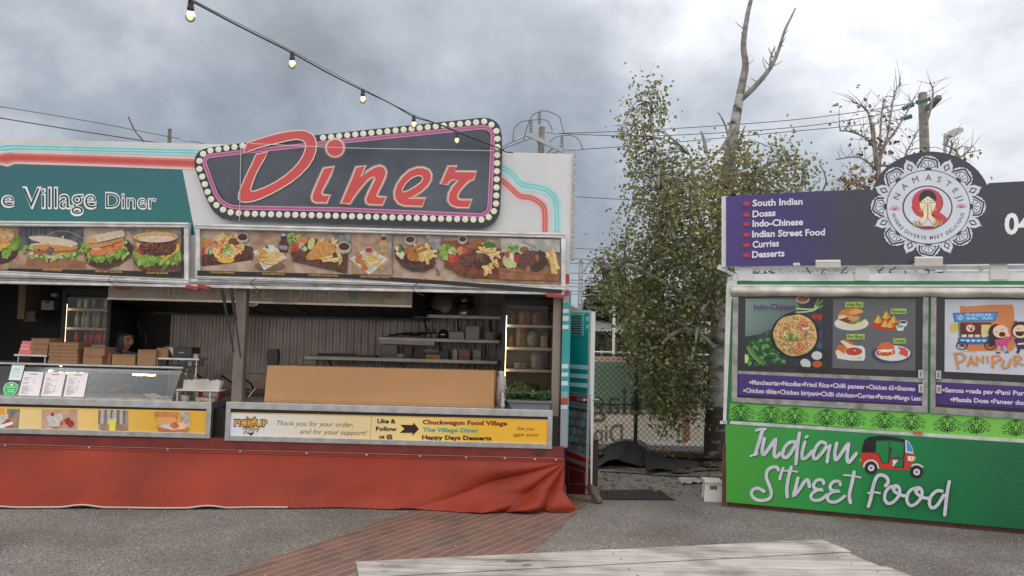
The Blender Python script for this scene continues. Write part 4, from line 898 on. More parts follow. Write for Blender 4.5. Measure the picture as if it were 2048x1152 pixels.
# ---- drinks fridge at the left
def fridge(label, x0, x1, ytop, Y, d, shelves, glow_side, tx0, tx1, ty0, ty1):
    l, r, q, t = rectpx(x0, ytop, x1, 800, Y)
    root = thing('display_fridge', label, 'fridge', ((l+r)/2, Y+d/2, FLZ)); th = .035; b = MB()
    INF = M((.34, .29, .22), .5, name='fridge_liner')
    b.box(l, r, Y+d-.03, Y+d, FLZ, t, BLACK); b.box(l, l+th, Y+.03, Y+d-.03, FLZ, t, BLACK); b.box(r-th, r, Y+.03, Y+d-.03, FLZ, t, BLACK)
    b.box(l+th, r-th, Y+.03, Y+d-.03, t-.14, t, BLACK); b.box(l+th, r-th, Y+.03, Y+d-.03, FLZ, FLZ+.25, BLACK)
    b.box(l+th, r-th, Y+d-.05, Y+d-.03, FLZ+.25, t-.14, INF); b.build('cabinet', root)
    b = MB()
    for (a0, a1, c0, c1) in ((l, l+.045, FLZ+.12, t-.02), (r-.045, r, FLZ+.12, t-.02), (l+.045, r-.045, t-.1, t-.02), (l+.045, r-.045, FLZ+.12, FLZ+.2)): b.box(a0, a1, Y-.01, Y+.025, c0, c1, BLACK)
    dr = b.build('door', root, bevel=.004)
    b = MB(); b.box(l+.045, r-.045, Y+.004, Y+.01, FLZ+.2, t-.1, glassmat((.95, .93, .9), .01, name='fridge_glass')); b.build('glass', dr)
    zs = []
    for y in shelves:
        z = PY((x0+x1)/2, y, Y+.06).z; zs.append(z); b = MB(); b.box(l+.04, r-.04, Y+.06, Y+d-.06, z-.03, z, M((.5, .46, .36), .45, name='fridge_shelf')); b.build('shelf', root)
    b = MB(); p, q_ = PY(tx0, ty0, Y+.035), PY(tx1, ty1, Y+.035); b.tube([V((p.x, Y+.035, p.z)), V((p.x, Y+.035, q_.z))], .015, EM((1, .83, .5), 9, 'light_tube'), 8); b.build('light_tube', root)
    return l, r, t, zs
fl = fridge('left drinks fridge with a lit tube, cans and red bottles behind its glass', 120, 219, 574, 9.55, .55, (617, 655, 689, 725), 0, 132, 127, 608, 690)
def can(x, y, z, h, r, m, m2, name, label, cat, group, ptype='can'):
    root = thing(name, label, cat, (x, y, z), group); b = MB()
    if ptype == 'can': b.lathe((x, y, z), [(r*.85, 0), (r, .01), (r, h-.014), (r*.8, h)], m, 12)
    else: b.lathe((x, y, z), [(r, 0), (r, h*.5), (r*.9, h*.6), (r*.42, h*.8), (r*.4, h*.93)], m, 12)
    b.build('can_body' if ptype == 'can' else 'bottle_body', root, smooth=True)
    b = MB(); b.lathe((x, y, z+h-(.004 if ptype == 'can' else h*.08)), [(r*.75, 0), (r*.7, .006)] if ptype == 'can' else [(r*.46, 0), (r*.46, h*.08)], m2, 10); b.build('can_lid' if ptype == 'can' else 'bottle_cap', root)
    return root
l, r, t, zs = fl
CANS = [((.5, .4, .2), 'yellow can at the left end of the top shelf of the drinks fridge'), ((.55, .5, .42), 'pale can with dark marks on the top shelf of the drinks fridge'), ((.2, .28, .36), 'blue grey can on the top shelf of the drinks fridge'), ((.5, .46, .34), 'cream can beside the green can on the top fridge shelf'), ((.3, .42, .12), 'lime green can at the right end of the top fridge shelf')]
for (c, lab), f in zip(CANS, (.2, .34, .5, .74, .88)): can(l+(r-l)*f, 9.72, zs[0], .17, .033, M(c, .3, .3), STEEL, 'drink_can', lab, 'can', 'cans on the top shelf of the drinks fridge')
CLR = M((.34, .36, .34), .15, name='clear_bottle')
bt = can(l+(r-l)*.16, 9.72, zs[1], .22, .03, CLR, M((.1, .2, .3), .4), 'drink_bottle', 'clear bottle on the middle shelf of the drinks fridge', 'bottle', 'clear bottles on the middle shelf of the drinks fridge', 'b')
for k in range(1, 7): dup(bt, ((r-l)*.11*k, (k % 2)*.03, 0))
rb = can(l+(r-l)*.17, 9.72, zs[2], .2, .028, M((.45, .02, .025), .2, name='red_drink'), M((.4, .03, .03), .4), 'drink_bottle', 'red bottle on the lowest visible shelf of the drinks fridge', 'bottle', 'red bottles in the drinks fridge', 'b')
for k in (1, 2, 3): dup(rb, ((r-l)*(.1+.11*k), 0, 0))
ob = can(l+(r-l)*.66, 9.72, zs[2], .2, .028, M((.5, .14, .05), .2, name='orange_drink'), M((.5, .2, .05), .4), 'drink_bottle', 'orange bottle beside the red bottles in the drinks fridge', 'bottle', 'orange bottles in the drinks fridge', 'b')
for k in (1, 2): dup(ob, ((r-l)*.1*k, 0, 0))
# ---- tall fridge at the right
fr_ = fridge('tall black upright fridge with a lit tube and frosted shelves by the right pillar', 1003, 1117, 593, 8.75, .6, (650, 695, 739, 783), 0, 1011, 1008, 631, 760)
l, r, t, zs = fr_
FOOD = [('food_tub', 'brown food tub on the top shelf of the tall fridge', (.22, .11, .06), .1, .03, .15, 0), ('food_tub', 'wide reddish food tub on the top shelf of the tall fridge', (.26, .12, .07), .24, .2, .17, 0), ('food_tub', 'orange brown tub at the right of the top shelf in the tall fridge', (.3, .13, .06), .2, .5, .15, 0),
        ('food_tub', 'small orange carton on the second shelf of the tall fridge', (.4, .18, .06), .08, .03, .12, 1), ('food_tub', 'tall brown sack of food on the second shelf of the tall fridge', (.22, .12, .07), .2, .16, .26, 1), ('wrapped_bowl', 'clear wrapped round bowl on the second shelf of the tall fridge', (.3, .28, .25), .15, .42, .19, 1), ('food_tub', 'cream block at the right of the second shelf in the tall fridge', (.42, .34, .2), .12, .72, .14, 1),
        ('food_tub', 'dim tray on the third shelf of the tall fridge', (.16, .13, .1), .3, .1, .08, 2), ('food_tub', 'pale bag on the third shelf of the tall fridge', (.26, .25, .23), .2, .5, .2, 2), ('food_tub', 'flat tray low on the fourth shelf of the tall fridge', (.18, .15, .11), .36, .12, .07, 3)]
for (n_, lab, c, w, f, h, s_) in FOOD:
    x = l+.05+(r-l-.1)*f; b = MB(); rr = random.Random(len(lab)); m = M(c, .5, var=.25, scale=30, bump=.1)
    if n_ == 'wrapped_bowl': b.sphere((x+w/2, 9.05, zs[s_]+h/2), w/2, w/2, h/2, m, 12, 8)
    else: b.lathe((x+w/2, 9.05, zs[s_]), [(w*.46, 0), (w*.5, h*.1), (w*.5, h*.85), (w*.4, h)], m, 10, sx=.7)
    b.build(n_, label=lab, cat='food container', smooth=(n_ == 'wrapped_bowl'))
# ---- glass heated display on the left counter
bx0, bz = c1d[0], c1d[2]
gt0, gt1 = PY(-165, 729, 8.2), PY(358, 738, 8.2); gb0, gb1 = PY(-170, 800, 8.0), PY(348, 811, 8.0)
zt = (PY(190, 733, 8.2).z); zbz = bz+.001
root = thing('glass_display_case', 'heated glass display case on the left counter with white paper menus on its front', 'display case', ((gt0.x+gt1.x)/2, 8.3, bz))
xl_, xr_ = bx0+.05, PY(354, 770, 8.1).x
GLS = glassmat((.86, .9, .92), .03, .04, name='display_glass')
b = MB(); A_ = [V((xl_, 8.0, zbz+.015)), V((xr_, 8.0, zbz+.015)), V((xr_, 8.2, zt)), V((xl_, 8.2, zt))]; b.prism(A_, [p+V((0, .006, .003)) for p in A_], GLS); b.build('front_glass', root)
b = MB(); side = [V((xr_, 8.01, zbz+.015)), V((xr_, 8.2, zt)), V((xr_, 8.56, zt)), V((xr_, 8.56, zbz+.015))]; b.prism(side, [p+V((-.006, 0, 0)) for p in side], GLS); b.build('side_glass', root)
b = MB(); b.box(xl_, xr_+.02, 8.18, 8.6, zt, zt+.02, STEEL); b.box(xl_, xr_+.01, 8.19, 8.24, zt-.045, zt-.03, STEEL); b.box(xl_, xr_+.01, 8.3, 8.36, zt-.07, zt-.05, STEEL); b.build('top_shelf', root, bevel=.003)
b = MB(); b.box(xl_, xr_, 7.985, 8.02, zbz, zbz+.018, STEEL); b.box(xl_, xr_, 8.02, 8.58, zbz, zbz+.006, M((.6, .52, .45), .3, .5, name='warm_tray')); b.build('base_tray', root)
for (xa, xb_) in ((PY(112, 745, 8.3).x, PY(160, 745, 8.3).x), (PY(260, 748, 8.3).x, PY(306, 748, 8.3).x)):
    b = MB(); n = 40; b.tube([V((xa+(xb_-xa)*i/n, 8.36+.008*math.sin(i*2.2), zt-.085+.008*math.cos(i*2.2))) for i in range(n+1)], .0035, EM((1, .5, .2), 45, 'hot_element'), 5); b.build('heat_lamp', root)
b = MB(); p = PY(122, 729, 8.25); b.sphere(p+V((0, .0, -.005)), .018, .012, .014, EM((1, .8, .55), 14, 'bulb_glow'), 10, 6); p = PY(99, 742, 8.28); b.sphere(p, .012, .012, .012, EM((1, .7, .4), 14, 'bulb_glow'), 10, 6); b.build('case_bulb', root)
b = MB(); 
for x in (PY(20, 740, 8.5).x, PY(355, 740, 8.5).x): b.box(x-.012, x+.012, 8.56, 8.585, zbz, zt, STEEL)
b.build('rear_post', root)
# papers taped on the glass
gn = (A_[1]-A_[0]).cross(A_[3]-A_[0]).normalized(); gn = gn if gn.y < 0 else -gn
GPn = Plane(A_[0], gn)
PAP = P(190, 184, 184, .6); INKP = P(120, 112, 116)
for i, (tl_, tr_, br_, bl_, lab) in enumerate((((383, 337), (692, 347), (604, 771), (277, 762), 'leftmost of the three white paper menus on the display glass'), ((722, 348), (1040, 350), (955, 773), (636, 771), 'middle one of the three white paper menus on the display glass'), ((1075, 352), (1396, 360), (1308, 783), (990, 777), 'rightmost of the three white paper menus on the display glass'))):
    a = Art(GPn, .004); a.at(0, 700, 7.877); a.poly([tl_, tr_, br_, bl_], PAP); rr = random.Random(i)
    def m(u, v): return (tl_[0]+(tr_[0]-tl_[0])*u+(bl_[0]-tl_[0])*v, tl_[1]+(tr_[1]-tl_[1])*u+(bl_[1]-tl_[1])*v)
    a.stroke([m(.32, .09), m(.68, .09)], 12, P(96, 88, 92))
    v = .22
    while v < .82:
        a.stroke([m(.1, v), m(.1+rr.uniform(.15, .4), v)], 7, INKP)
        if rr.random() < .6: a.stroke([m(.55, v), m(.55+rr.uniform(.05, .12), v)], 6, INKP)
        v += .045 if rr.random() < .8 else .09
    a.build('menu_paper', label=lab, cat='paper menu', group='paper menus on the display glass')
a = Art(GPn, .004); a.at(0, 700, 7.877); a.poly([(195, 222), (392, 232), (330, 480), (133, 472)], P(176, 186, 182, .5)); a.text('Uber', 216, 322, 325, 318, 38, P(96, 110, 106)); a.text('Eats', 200, 360, 315, 362, 26, P(132, 178, 160), bold=.02); a.stroke([(188, 408), (292, 412)], 8, P(140, 150, 146)); a.build('delivery_sticker', label='pale square delivery app sticker at the top left of the display glass', cat='sticker')
a = Art(GPn, .004); a.at(0, 700, 7.877); drop = smoothpath([(170, 503), (250, 525), (287, 580), (250, 670), (180, 745), (128, 775), (90, 720), (52, 630), (80, 545)], 4, True); a.poly(drop, P(176, 200, 180)); a.poly([((x-170)*.93+170, (y-620)*.93+618) for x, y in drop], P(60, 150, 82)); a.rect(165, 535, 200, 562, P(200, 216, 204))
for (y, w_) in ((583, 130), (604, 70), (625, 84), (655, 96)): a.stroke([(172-w_/2, y), (172+w_/2, y+2)], 9, P(150, 200, 164) if y != 604 else P(40, 100, 60))
a.build('location_sticker', label='green teardrop sticker at the lower left of the display glass', cat='sticker')
b = MB(); p = PY(295, 806, 8.1)
def nap(u, v): return V((p.x-.11+.26*u+.02*v, 8.08+.2*v, zbz+.012+.035*math.exp(-((u-.3)/.25)**2)+.02*mnoise.noise(V((u*4, v*3, 2)))*1.0))
b.grid(nap, 14, 8, M((.6, .5, .42), .8, name='paper_napkin')); b.build('paper_napkin', label='crumpled white paper lying inside the lit display case', cat='napkin', smooth=True)
# raised steel ledges on the case
for (x0, y0, x1, y1, lab) in ((27, 709, 94, 723, 'short steel riser at the left end of the display case top'), (306, 716, 398, 729, 'steel riser under the black printer on the display case top')):
    b = MB(); l, r, q, t = rectpx(x0, y0, x1, y1, 8.3); b.box(l, r, 8.3, 8.55, t-.02, t, STEEL)
    for x in (l+.03, r-.04): b.box(x, x+.012, 8.32, 8.53, zt+.02, t-.02, STEEL)
    b.build('steel_riser', label=lab, cat='riser', bevel=.003)
zr1 = rectpx(27, 709, 94, 723, 8.3)[3]; zr2 = rectpx(306, 716, 398, 729, 8.3)[3]
# cardboard takeaway boxes, stacked
def cbox(x0, x1, Y, z, w_d, h, lab, group='cardboard takeaway boxes stacked on the display case', skew=0):
    l, r = PY(x0, 700, Y).x, PY(x1, 700, Y).x; b = MB(); c = V(((l+r)/2, Y+w_d/2, z+h/2)); rot = Matrix.Rotation(skew, 3, 'Z')
    b.obox(c, rot@V((r-l, 0, 0)), rot@V((0, w_d, 0)), V((0, 0, h)), CARD); c2 = c+rot@V((0, -w_d/2-.001, 0)); b.obox(c2+V((0, 0, h*.42)), rot@V((r-l-.01, 0, 0)), rot@V((0, .004, 0)), V((0, 0, h*.12)), M((.28, .15, .075), .8, var=.1, scale=14, name='cardboard_edge'))
    return b.build('takeaway_box', label=lab, cat='cardboard box', group=group, bevel=.003)
ztop_ = zt+.021
for k in range(6): cbox(98+random.uniform(-1, 1), 156+random.uniform(-1, 1), 8.27, ztop_+k*.037, .26, .0365, 'flat brown box in the tall stack of six behind the paper menus', 'brown boxes in the tall stack of six', random.uniform(-.03, .03))
for k in range(3): cbox(62, 98, 8.3, zr1+.001+k*.058, .24, .057, 'brown box in the stack of three beside the pink card', 'brown boxes stacked beside the pink card', -.1+k*.03)
for k, lab in enumerate(('lower brown box of the pair right of the tall stack', 'upper brown box of the pair right of the tall stack')): cbox(167, 205+k*3, 8.27, ztop_+k*.088, .27, .087, lab, skew=.04*k)
cbox(208, 222, 8.36, ztop_, .2, .12, 'narrow brown box squeezed between the pair and the low box')
cbox(225, 271, 8.27, ztop_, .25, .108, 'low brown box in front of the woman')
cbox(276, 312, 8.27, ztop_, .25, .165, 'upright brown box right of the low box in front of the woman')
cbox(313, 336, 8.34, zr2+.001, .2, .1, 'brown box on the riser beside the black printer')
# pink card, paper roll and printer
b = MB(); l, r, q, t = rectpx(37, 682, 62, 709, 8.3); c_ = [V((l, 8.3, zr1+.001)), V((r, 8.3, zr1+.001)), V((r+.012, 8.34, t)), V((l+.012, 8.34, t))]; b.prism(c_, [p+V((0, .004, 0)) for p in c_], P(176, 90, 90)); o = b.build('pink_card', label='pink card standing at the left end of the display case', cat='card')
a = Art(Plane(c_[0], (c_[1]-c_[0]).cross(c_[3]-c_[0])*(1 if (c_[1]-c_[0]).cross(c_[3]-c_[0]).y < 0 else -1)), .002)
for y in (690, 696, 698): a.stroke([(42, y), (57, y+.4)], 1.2, P(206, 160, 158))
a.build('card_print', o)
b = MB(); l, r, q, t = rectpx(346, 695, 383, 717, 8.3); b.box(l, r, 8.3, 8.52, zr2+.001, t, M((.02, .023, .026), .4, name='printer_black')); b.box(l+.06, l+.12, 8.297, 8.3, t-.06, t-.05, M((.3, .3, .3), .4)); pr_ = b.build('receipt_printer', label='black receipt printer on the riser at the right of the display case', cat='printer', bevel=.012)
b = MB(); p0_ = PY(344, 715, 8.33)
b.grid(lambda u, v: V((p0_.x-.1+.1*v+.075*u*(1), 8.34+.02*math.sin(v*2), zr2+.115-.11*v*v)), 4, 10, M((.5, .46, .38), .8, name='docket_paper')); b.build('docket_paper', label='long paper docket curling out left of the black printer', cat='paper', smooth=True, solid=.002)
b = MB(); l, r, q, t = rectpx(384, 708, 395, 718, 8.35); b.box(l, r, 8.35, 8.4, zr2+.001, t, M((.5, .42, .32), .8)); b.build('docket_pad', label='small cream pad beside the black printer', cat='note pad')
b = MB()
for x in (377, 381, 392): p = PY(x, 745, 8.45); b.tube([V((p.x, 8.45, c1d[2])), V((p.x, 8.45, zr2-.02))], .009, STEEL, 6)
l, r, q, t = rectpx(372, 716, 400, 722, 8.4); b.box(l, r, 8.38, 8.56, zr2-.035, zr2-.012, DKMET); b.build('pole_stand', label='steel pole stand right of the glass display case', cat='stand')
# ---- small white rack with bags
rx0, rx1 = PY(353, 780, 8.05).x, PY(438, 780, 8.05).x; rz = PY(395, 780, 8.05).z; root = thing('counter_rack', 'small white wire rack with paper bags at the right end of the left counter', 'rack', ((rx0+rx1)/2, 8.15, c1d[2]))
b = MB(); b.box(rx0, rx1, 8.04, 8.26, rz-.012, rz, WHPL); b.build('shelf', root, bevel=.002)
for x in (rx0+.01, rx1-.09):
    for y in (8.05, 8.25): b = MB(); b.tube([V((x, y, c1d[2])), V((x, y, rz-.012))], .006, WHPL, 6); b.build('leg', root)
b = MB(); rr = random.Random(2)
def bag(u, v): 
    x = rx0+.05+(rx1-rx0-.06)*u; return V((x+.008*(v-.5), 8.09+.02*math.sin(u*9)*v, rz+.001+(.1+.02*mnoise.noise(V((u*13, 0, 2))))*v))
b.grid(bag, 40, 4, M((.5, .47, .43), .8, bump=.1, bscale=20, name='white_paper')); b.build('paper_bags', label='row of white paper bags standing on top of the counter rack', cat='paper bags', solid=.05)
b = MB(); b.lathe(PY(370, 809, 8.12)*1.0, [(.038, 0), (.05, .1)], M((.3, .3, .31), .4), 14); b.build('steel_cup', label='grey cup under the white counter rack', cat='cup', smooth=True)
b = MB(); l, r, q, t = rectpx(388, 786, 436, 806, 8.36); b.box(l, r, 8.36, 8.48, c1d[2], t, M((.5, .42, .36), .7)); b.build('napkin_box', label='cream napkin box behind the white counter rack', cat='box', bevel=.006)
for (x, lab) in ((400, 'red sauce bottle behind the white counter rack'), (441, 'red sauce bottle right of the white counter rack')):
    p = PY(x, 806, 8.3); b = MB(); b.lathe((p.x, 8.3, c1d[2]), [(.022, 0), (.018, .03), (.024, .06), (.024, .085), (.008, .1)], M((.45, .03, .02), .35, name='red_plastic'), 12); b.build('sauce_bottle', label=lab, cat='sauce bottle', smooth=True)
b = MB(); l, r, q, t = rectpx(392, 796, 430, 807, 8.1); b.box(l, r, 8.08, 8.2, c1d[2], c1d[2]+.035, M((.4, .33, .25), .8, var=.3, scale=40)); b.build('napkin_stack', label='loose pile of brown napkins under the white counter rack', cat='napkins', bevel=.004)
# ---- right counter: cardboard sheet, speaker, tools
l, r, q, t = rectpx(533, 737, 988, 819, 8.16); b = MB(); z2 = c2d[2]
tl_, tr_ = PY(533, 731, 8.16).z, PY(988, 742, 8.16).z
f = [V((l-.02, 8.16, z2)), V((r, 8.16, z2)), V((r, 8.16, tr_)), V((l, 8.16, tl_))]; b.prism(f, [p+V((.02, .22, 0)) for p in f], M((.47, .255, .112), .8, var=.05, scale=2.2, bump=.05, bscale=40, name='plain_cardboard')); b.box(l+.02, r-.02, 8.1595, 8.1598, z2+.012, z2+.016, M((.26, .13, .055), .8)); b.box(l+.62, l+.635, 8.1592, 8.1598, z2+.02, z2+.4, M((.43, .235, .1), .8)) if False else None
b.build('cardboard_carton', label='long plain brown cardboard carton standing on the right counter', cat='carton', bevel=.004)
p = PY(546, 731, 8.3); b = MB(); l, r, q, t = rectpx(535, 698, 557, 730, 8.28); zc = tl_
def rr_(x0, x1, z0, z1, rad, y): return [V((cx_+rad*math.cos(a_), y, cz_+rad*math.sin(a_))) for (cx_, cz_, s_) in ((x1-rad, z0+rad, -90), (x1-rad, z1-rad, 0), (x0+rad, z1-rad, 90), (x0+rad, z0+rad, 180)) for a_ in [R(s_+k*18) for k in range(6)]]
f = rr_(l, r, zc+.001, t+.0, .03, 8.24); b.prism(f, [p+V((0, .1, 0)) for p in f], M((.015, .016, .018), .6, name='speaker_cloth')); b.build('portable_speaker', label='small black rounded speaker standing on the left end of the brown carton', cat='speaker')
# white bag, napkin can, planter
p = PY(1001, 822, 8.35); b = MB()
b.lathe((p.x, 8.35, z2), [(.05, 0), (.055, .1), (.05, .22), (.055, .28), (.03, .33), (.04, .36), (.01, .37)], M((.55, .53, .5), .5, bump=.3, bscale=18, name='white_bag'), 14); b.build('plastic_bag', label='crumpled white plastic bag beside the brown carton', cat='bag', smooth=True)
p = PY(1006, 828, 8.12); b = MB(); b.lathe((p.x, 8.12, z2), [(.045, 0), (.046, .02), (.038, .06), (.036, .17), (.03, .175)], M((.35, .32, .3), .2, .9, name='polished_steel'), 18); c = V((p.x, 8.12, z2+.2)); b.tube([c+V((.028*math.cos(k*.42), 0, .055*math.sin(k*.42))) for k in range(15)], .004, STEEL, 6, closed=True); b.build('ring_holder', label='shiny steel holder with a wire ring beside the planter', cat='steel holder', smooth=True)
l, r, q, t = rectpx(1016, 802, 1101, 829, 8.0); root = thing('planter', 'grey trough planter of leafy green plants on the right counter end', 'planter', ((l+r)/2, 8.1, z2))
b = MB(); f = [V((l+.04, 0, z2)), V((r-.01, 0, z2)), V((r+.005, 0, t-.02)), V((l, 0, t-.02))]; b.prism([p+V((0, 8.02, 0)) for p in f], [p+V((0, 8.22, 0)) for p in f], M((.13, .145, .16), .5, name='grey_trough')); b.box(l-.012, r+.012, 8.0, 8.235, t-.022, t, M((.14, .155, .17), .5)); b.build('trough', root, bevel=.006)
b = MB(); rr = random.Random(6); lm_ = [M((.05, .13, .02), .5), M((.08, .2, .035), .45), M((.025, .075, .015), .5)]
for i in range(330):
    x, y = rr.uniform(l-.05, r), rr.uniform(8.02, 8.22); h = .02+.14*rr.random()*(.75+.4*math.sin((x-l)*14)); c = V((x, y-.02*rr.random(), t+h)); d = V((rr.uniform(-1, 1), rr.uniform(-1, .4), rr.uniform(-.2, .9))).normalized(); n_ = d.cross(V((rr.uniform(-1, 1), rr.uniform(-1, 1), 1))).normalized(); s_ = rr.uniform(.02, .042)
    b.add([c, c+d*s_*.5+n_*s_*.35, c+d*s_*1.1, c+d*s_*.5-n_*s_*.35], [(0, 1, 2, 3)], lm_[i % 3])
b.build('foliage', root)
b = MB()
for i in range(26): x = rr.uniform(l+.03, r-.03); b.tube([V((x, 8.1, t-.03)), V((x+rr.uniform(-.04, .04), 8.1+rr.uniform(-.06, .06), t+rr.uniform(.04, .12)))], .003, lm_[2], 4)
b.build('stems', root)
# ---- shelves on the back wall
zT, zM, zL = sh_top[2], sh_mid[2], sh_low[2]; YS = 10.05
def onshelf(x, z): p = PY(x, 700, YS); return V((p.x, YS, z))
DKP = M((.04, .04, .042), .35, .4, name='dark_pan'); CLP = M((.36, .34, .3), .3, name='frosted_plastic')
def pan(x, z, r_, h, lab, handle=True):
    c = onshelf(x, z+.001); root = thing('frying_pan', lab, 'pan', c); b = MB(); b.lathe(c, [(r_*.85, 0), (r_, h), (r_*.93, h), (r_*.8, .01)], DKP, 18); b.build('pan_body', root, smooth=True)
    if handle: b = MB(); b.tube([c+V((r_*.9, 0, h)), c+V((r_*2.1, -.05, h*.5))], .012, DKP, 6); b.build('handle', root)
pan(857, zT, .075, .06, 'small dark pan at the left of the top shelf')
c = onshelf(880, zT+.001); b = MB(); b.lathe(c+V((0, .1, .15)), [(.15, 0), (.16, .012), (.14, .03), (.05, .05)], M((.3, .27, .23), .5, .5, bump=.1, name='wire_mesh'), 22, (0, -1, .25)); b.build('strainer', label='round mesh strainer leaning on the wall above the top shelf', cat='strainer', smooth=True)
c = onshelf(927, zT+.001); root = thing('cooking_pot', 'stack of dark and steel cooking pots on the top shelf', 'pots', c)
for (r_, z0, h, m_) in ((.11, 0, .09, STEEL), (.125, .092, .07, DKP), (.105, .164, .09, M((.25, .24, .23), .3, .8))): b = MB(); b.lathe(c+V((0, 0, z0)), [(r_*.95, 0), (r_, .01), (r_, h)], m_, 20); b.build('pot', root, smooth=True)
b = MB(); b.box(c.x-.14, c.x-.1, YS-.02, YS+.02, zT+.2, zT+.22, BLACK); b.box(c.x+.1, c.x+.14, YS-.02, YS+.02, zT+.2, zT+.22, BLACK); b.build('handle', root)
c = onshelf(977, zT+.001); b = MB(); W_ = .13
for k in range(9): 
    for zz_ in (0, .13): b.tube([c+V((-W_, -.08+.02*k, zz_)), c+V((W_, -.08+.02*k, zz_))], .002, STEEL, 4) if zz_ == 0 or k in (0, 8) else None
for k in range(13):
    for y in (-.08, .08): b.tube([c+V((-W_+2*W_*k/12, y, 0)), c+V((-W_+2*W_*k/12, y, .13))], .002, STEEL, 4)
b.build('wire_basket', label='square wire basket at the right of the top shelf', cat='basket')
b = MB(); c = onshelf(812, zM+.001); rr = random.Random(12)
for k in range(9): x = c.x-.22+.05*k; b.tube([V((x, YS-.08+.02*(k % 4), zM+.02+.006*k)), V((x+.2, YS-.02, zM+.03+.05*rr.random()))], .012, DKMET, 5)
b.box(c.x-.3, c.x+.22, YS-.1, YS+.14, zM+.001, zM+.014, DKP); b.build('utensil_tray', label='dark tray piled with tongs and utensils on the middle shelf', cat='tray')
for (x, lab) in ((855, 'left red topped squeeze bottle on the middle shelf'), (868, 'right red topped squeeze bottle on the middle shelf')):
    c = onshelf(x, zM+.001); root = thing('squeeze_bottle', lab, 'squeeze bottle', c, 'squeeze bottles on the middle shelf'); b = MB(); b.lathe(c, [(.03, 0), (.032, .07), (.02, .085)], CLP, 12); b.build('bottle_body', root, smooth=True); b = MB(); b.lathe(c+V((0, 0, .085)), [(.022, 0), (.006, .035)], M((.35, .06, .04), .4), 10); b.build('bottle_cap', root)
c = onshelf(886, zM+.001); b = MB(); b.lathe(c, [(.06, 0), (.07, .05), (.06, .09), (.02, .12)], M((.2, .19, .18), .2, .9), 16); b.build('steel_kettle', label='small steel lidded pot in the middle of the middle shelf', cat='pot', smooth=True)
for (x, h, w, lab) in ((913, .09, .1, 'low clear plastic tub on the middle shelf'), (945, .17, .09, 'tall square clear tub on the middle shelf')):
    c = onshelf(x, zM+.001); b = MB(); b.box(c.x-w, c.x+w, YS-.09, YS+.09, zM+.001, zM+h, CLP); b.box(c.x-w-.008, c.x+w+.008, YS-.098, YS+.098, zM+h, zM+h+.012, CLP); b.build('plastic_tub', label=lab, cat='plastic tub', bevel=.006)
c = onshelf(981, zM+.001); b = MB(); b.lathe(c, [(.06, 0), (.11, .012)], M((.5, .45, .36), .4, name='cream_plate'), 20); pl = b.build('dinner_plate', label='cream plate in the stack at the right of the middle shelf', cat='plate', group='cream plates stacked on the middle shelf', smooth=True)
for k in range(1, 7): dup(pl, (.006*(k % 3), 0, .0145*k))
c = onshelf(690, zL+.001); b = MB(); b.box(PY(640, 700, YS).x, PY(755, 700, YS).x, YS-.14, YS+.1, zL+.001, zL+.022, DKP); b.tube([V((PY(640, 700, YS).x, YS-.1, zL+.03)), V((PY(715, 700, YS).x, YS-.1, zL+.036))], .01, STEEL, 6); b.build('baking_tray', label='flat dark baking trays on the left half of the low shelf', cat='baking tray')
b = MB(); l, r, q, t = rectpx(608, 712, 628, 722, 9.86); b.box(l, l+.16, 9.84, 9.9, zL-.11, zL-.05, M((.3, .27, .24), .4)); b.build('paper_holder', label='small holder hanging under the left end of the low shelf', cat='holder', bevel=.008)
for (x, w, h, c_, lab) in ((781, .1, .17, (.22, .2, .18), 'grey rack box at the left of the right low shelf'), (818, .05, .15, (.1, .05, .05), 'dark red framed rack on the low shelf'), (868, .09, .06, (.5, .25, .03), 'yellow orange packet on the low shelf'), (890, .05, .11, (.06, .07, .1), 'dark blue box on the low shelf'), (911, .03, .13, (.5, .46, .4), 'white upright box on the low shelf'), (930, .07, .13, (.4, .16, .12), 'box with a red window on the low shelf'), (955, .05, .13, (.38, .35, .3), 'grey box at the right of the low shelf')):
    c = onshelf(x, zL+.001); b = MB(); b.box(c.x-w, c.x+w, YS-.1, YS+.06, zL+.001, zL+h, M(c_, .5, var=.15, scale=30)); b.box(c.x-w+.01, c.x+w-.01, YS-.103, YS-.1, zL+.03*h+.01, zL+h*.35, M(tuple(v*.55 for v in c_), .5)); b.build('shelf_box', label=lab, cat='box', bevel=.004)
c = onshelf(866, zL+.001); b = MB(); b.tube([V((c.x-.1, YS-.06, zL+.1)), V((c.x+.08, YS-.06, zL+.1))], .034, M((.35, .36, .38), .25, .4, name='foil_wrap'), 12); b.build('foil_roll', label='silver foil roll lying on the yellow packet on the low shelf', cat='roll')
c = onshelf(803, zL+.001); b = MB(); rr = random.Random(3)
b.sphere(c+V((0, -.05, .03)), .07, .05, .03, M((.5, .46, .4), .8, bump=.2), 12, 7, lambda d: 1+.25*mnoise.noise(d*3)); b.build('paper_towel', label='crumpled white cloth on the low shelf beside the dark red rack', cat='cloth', smooth=True)
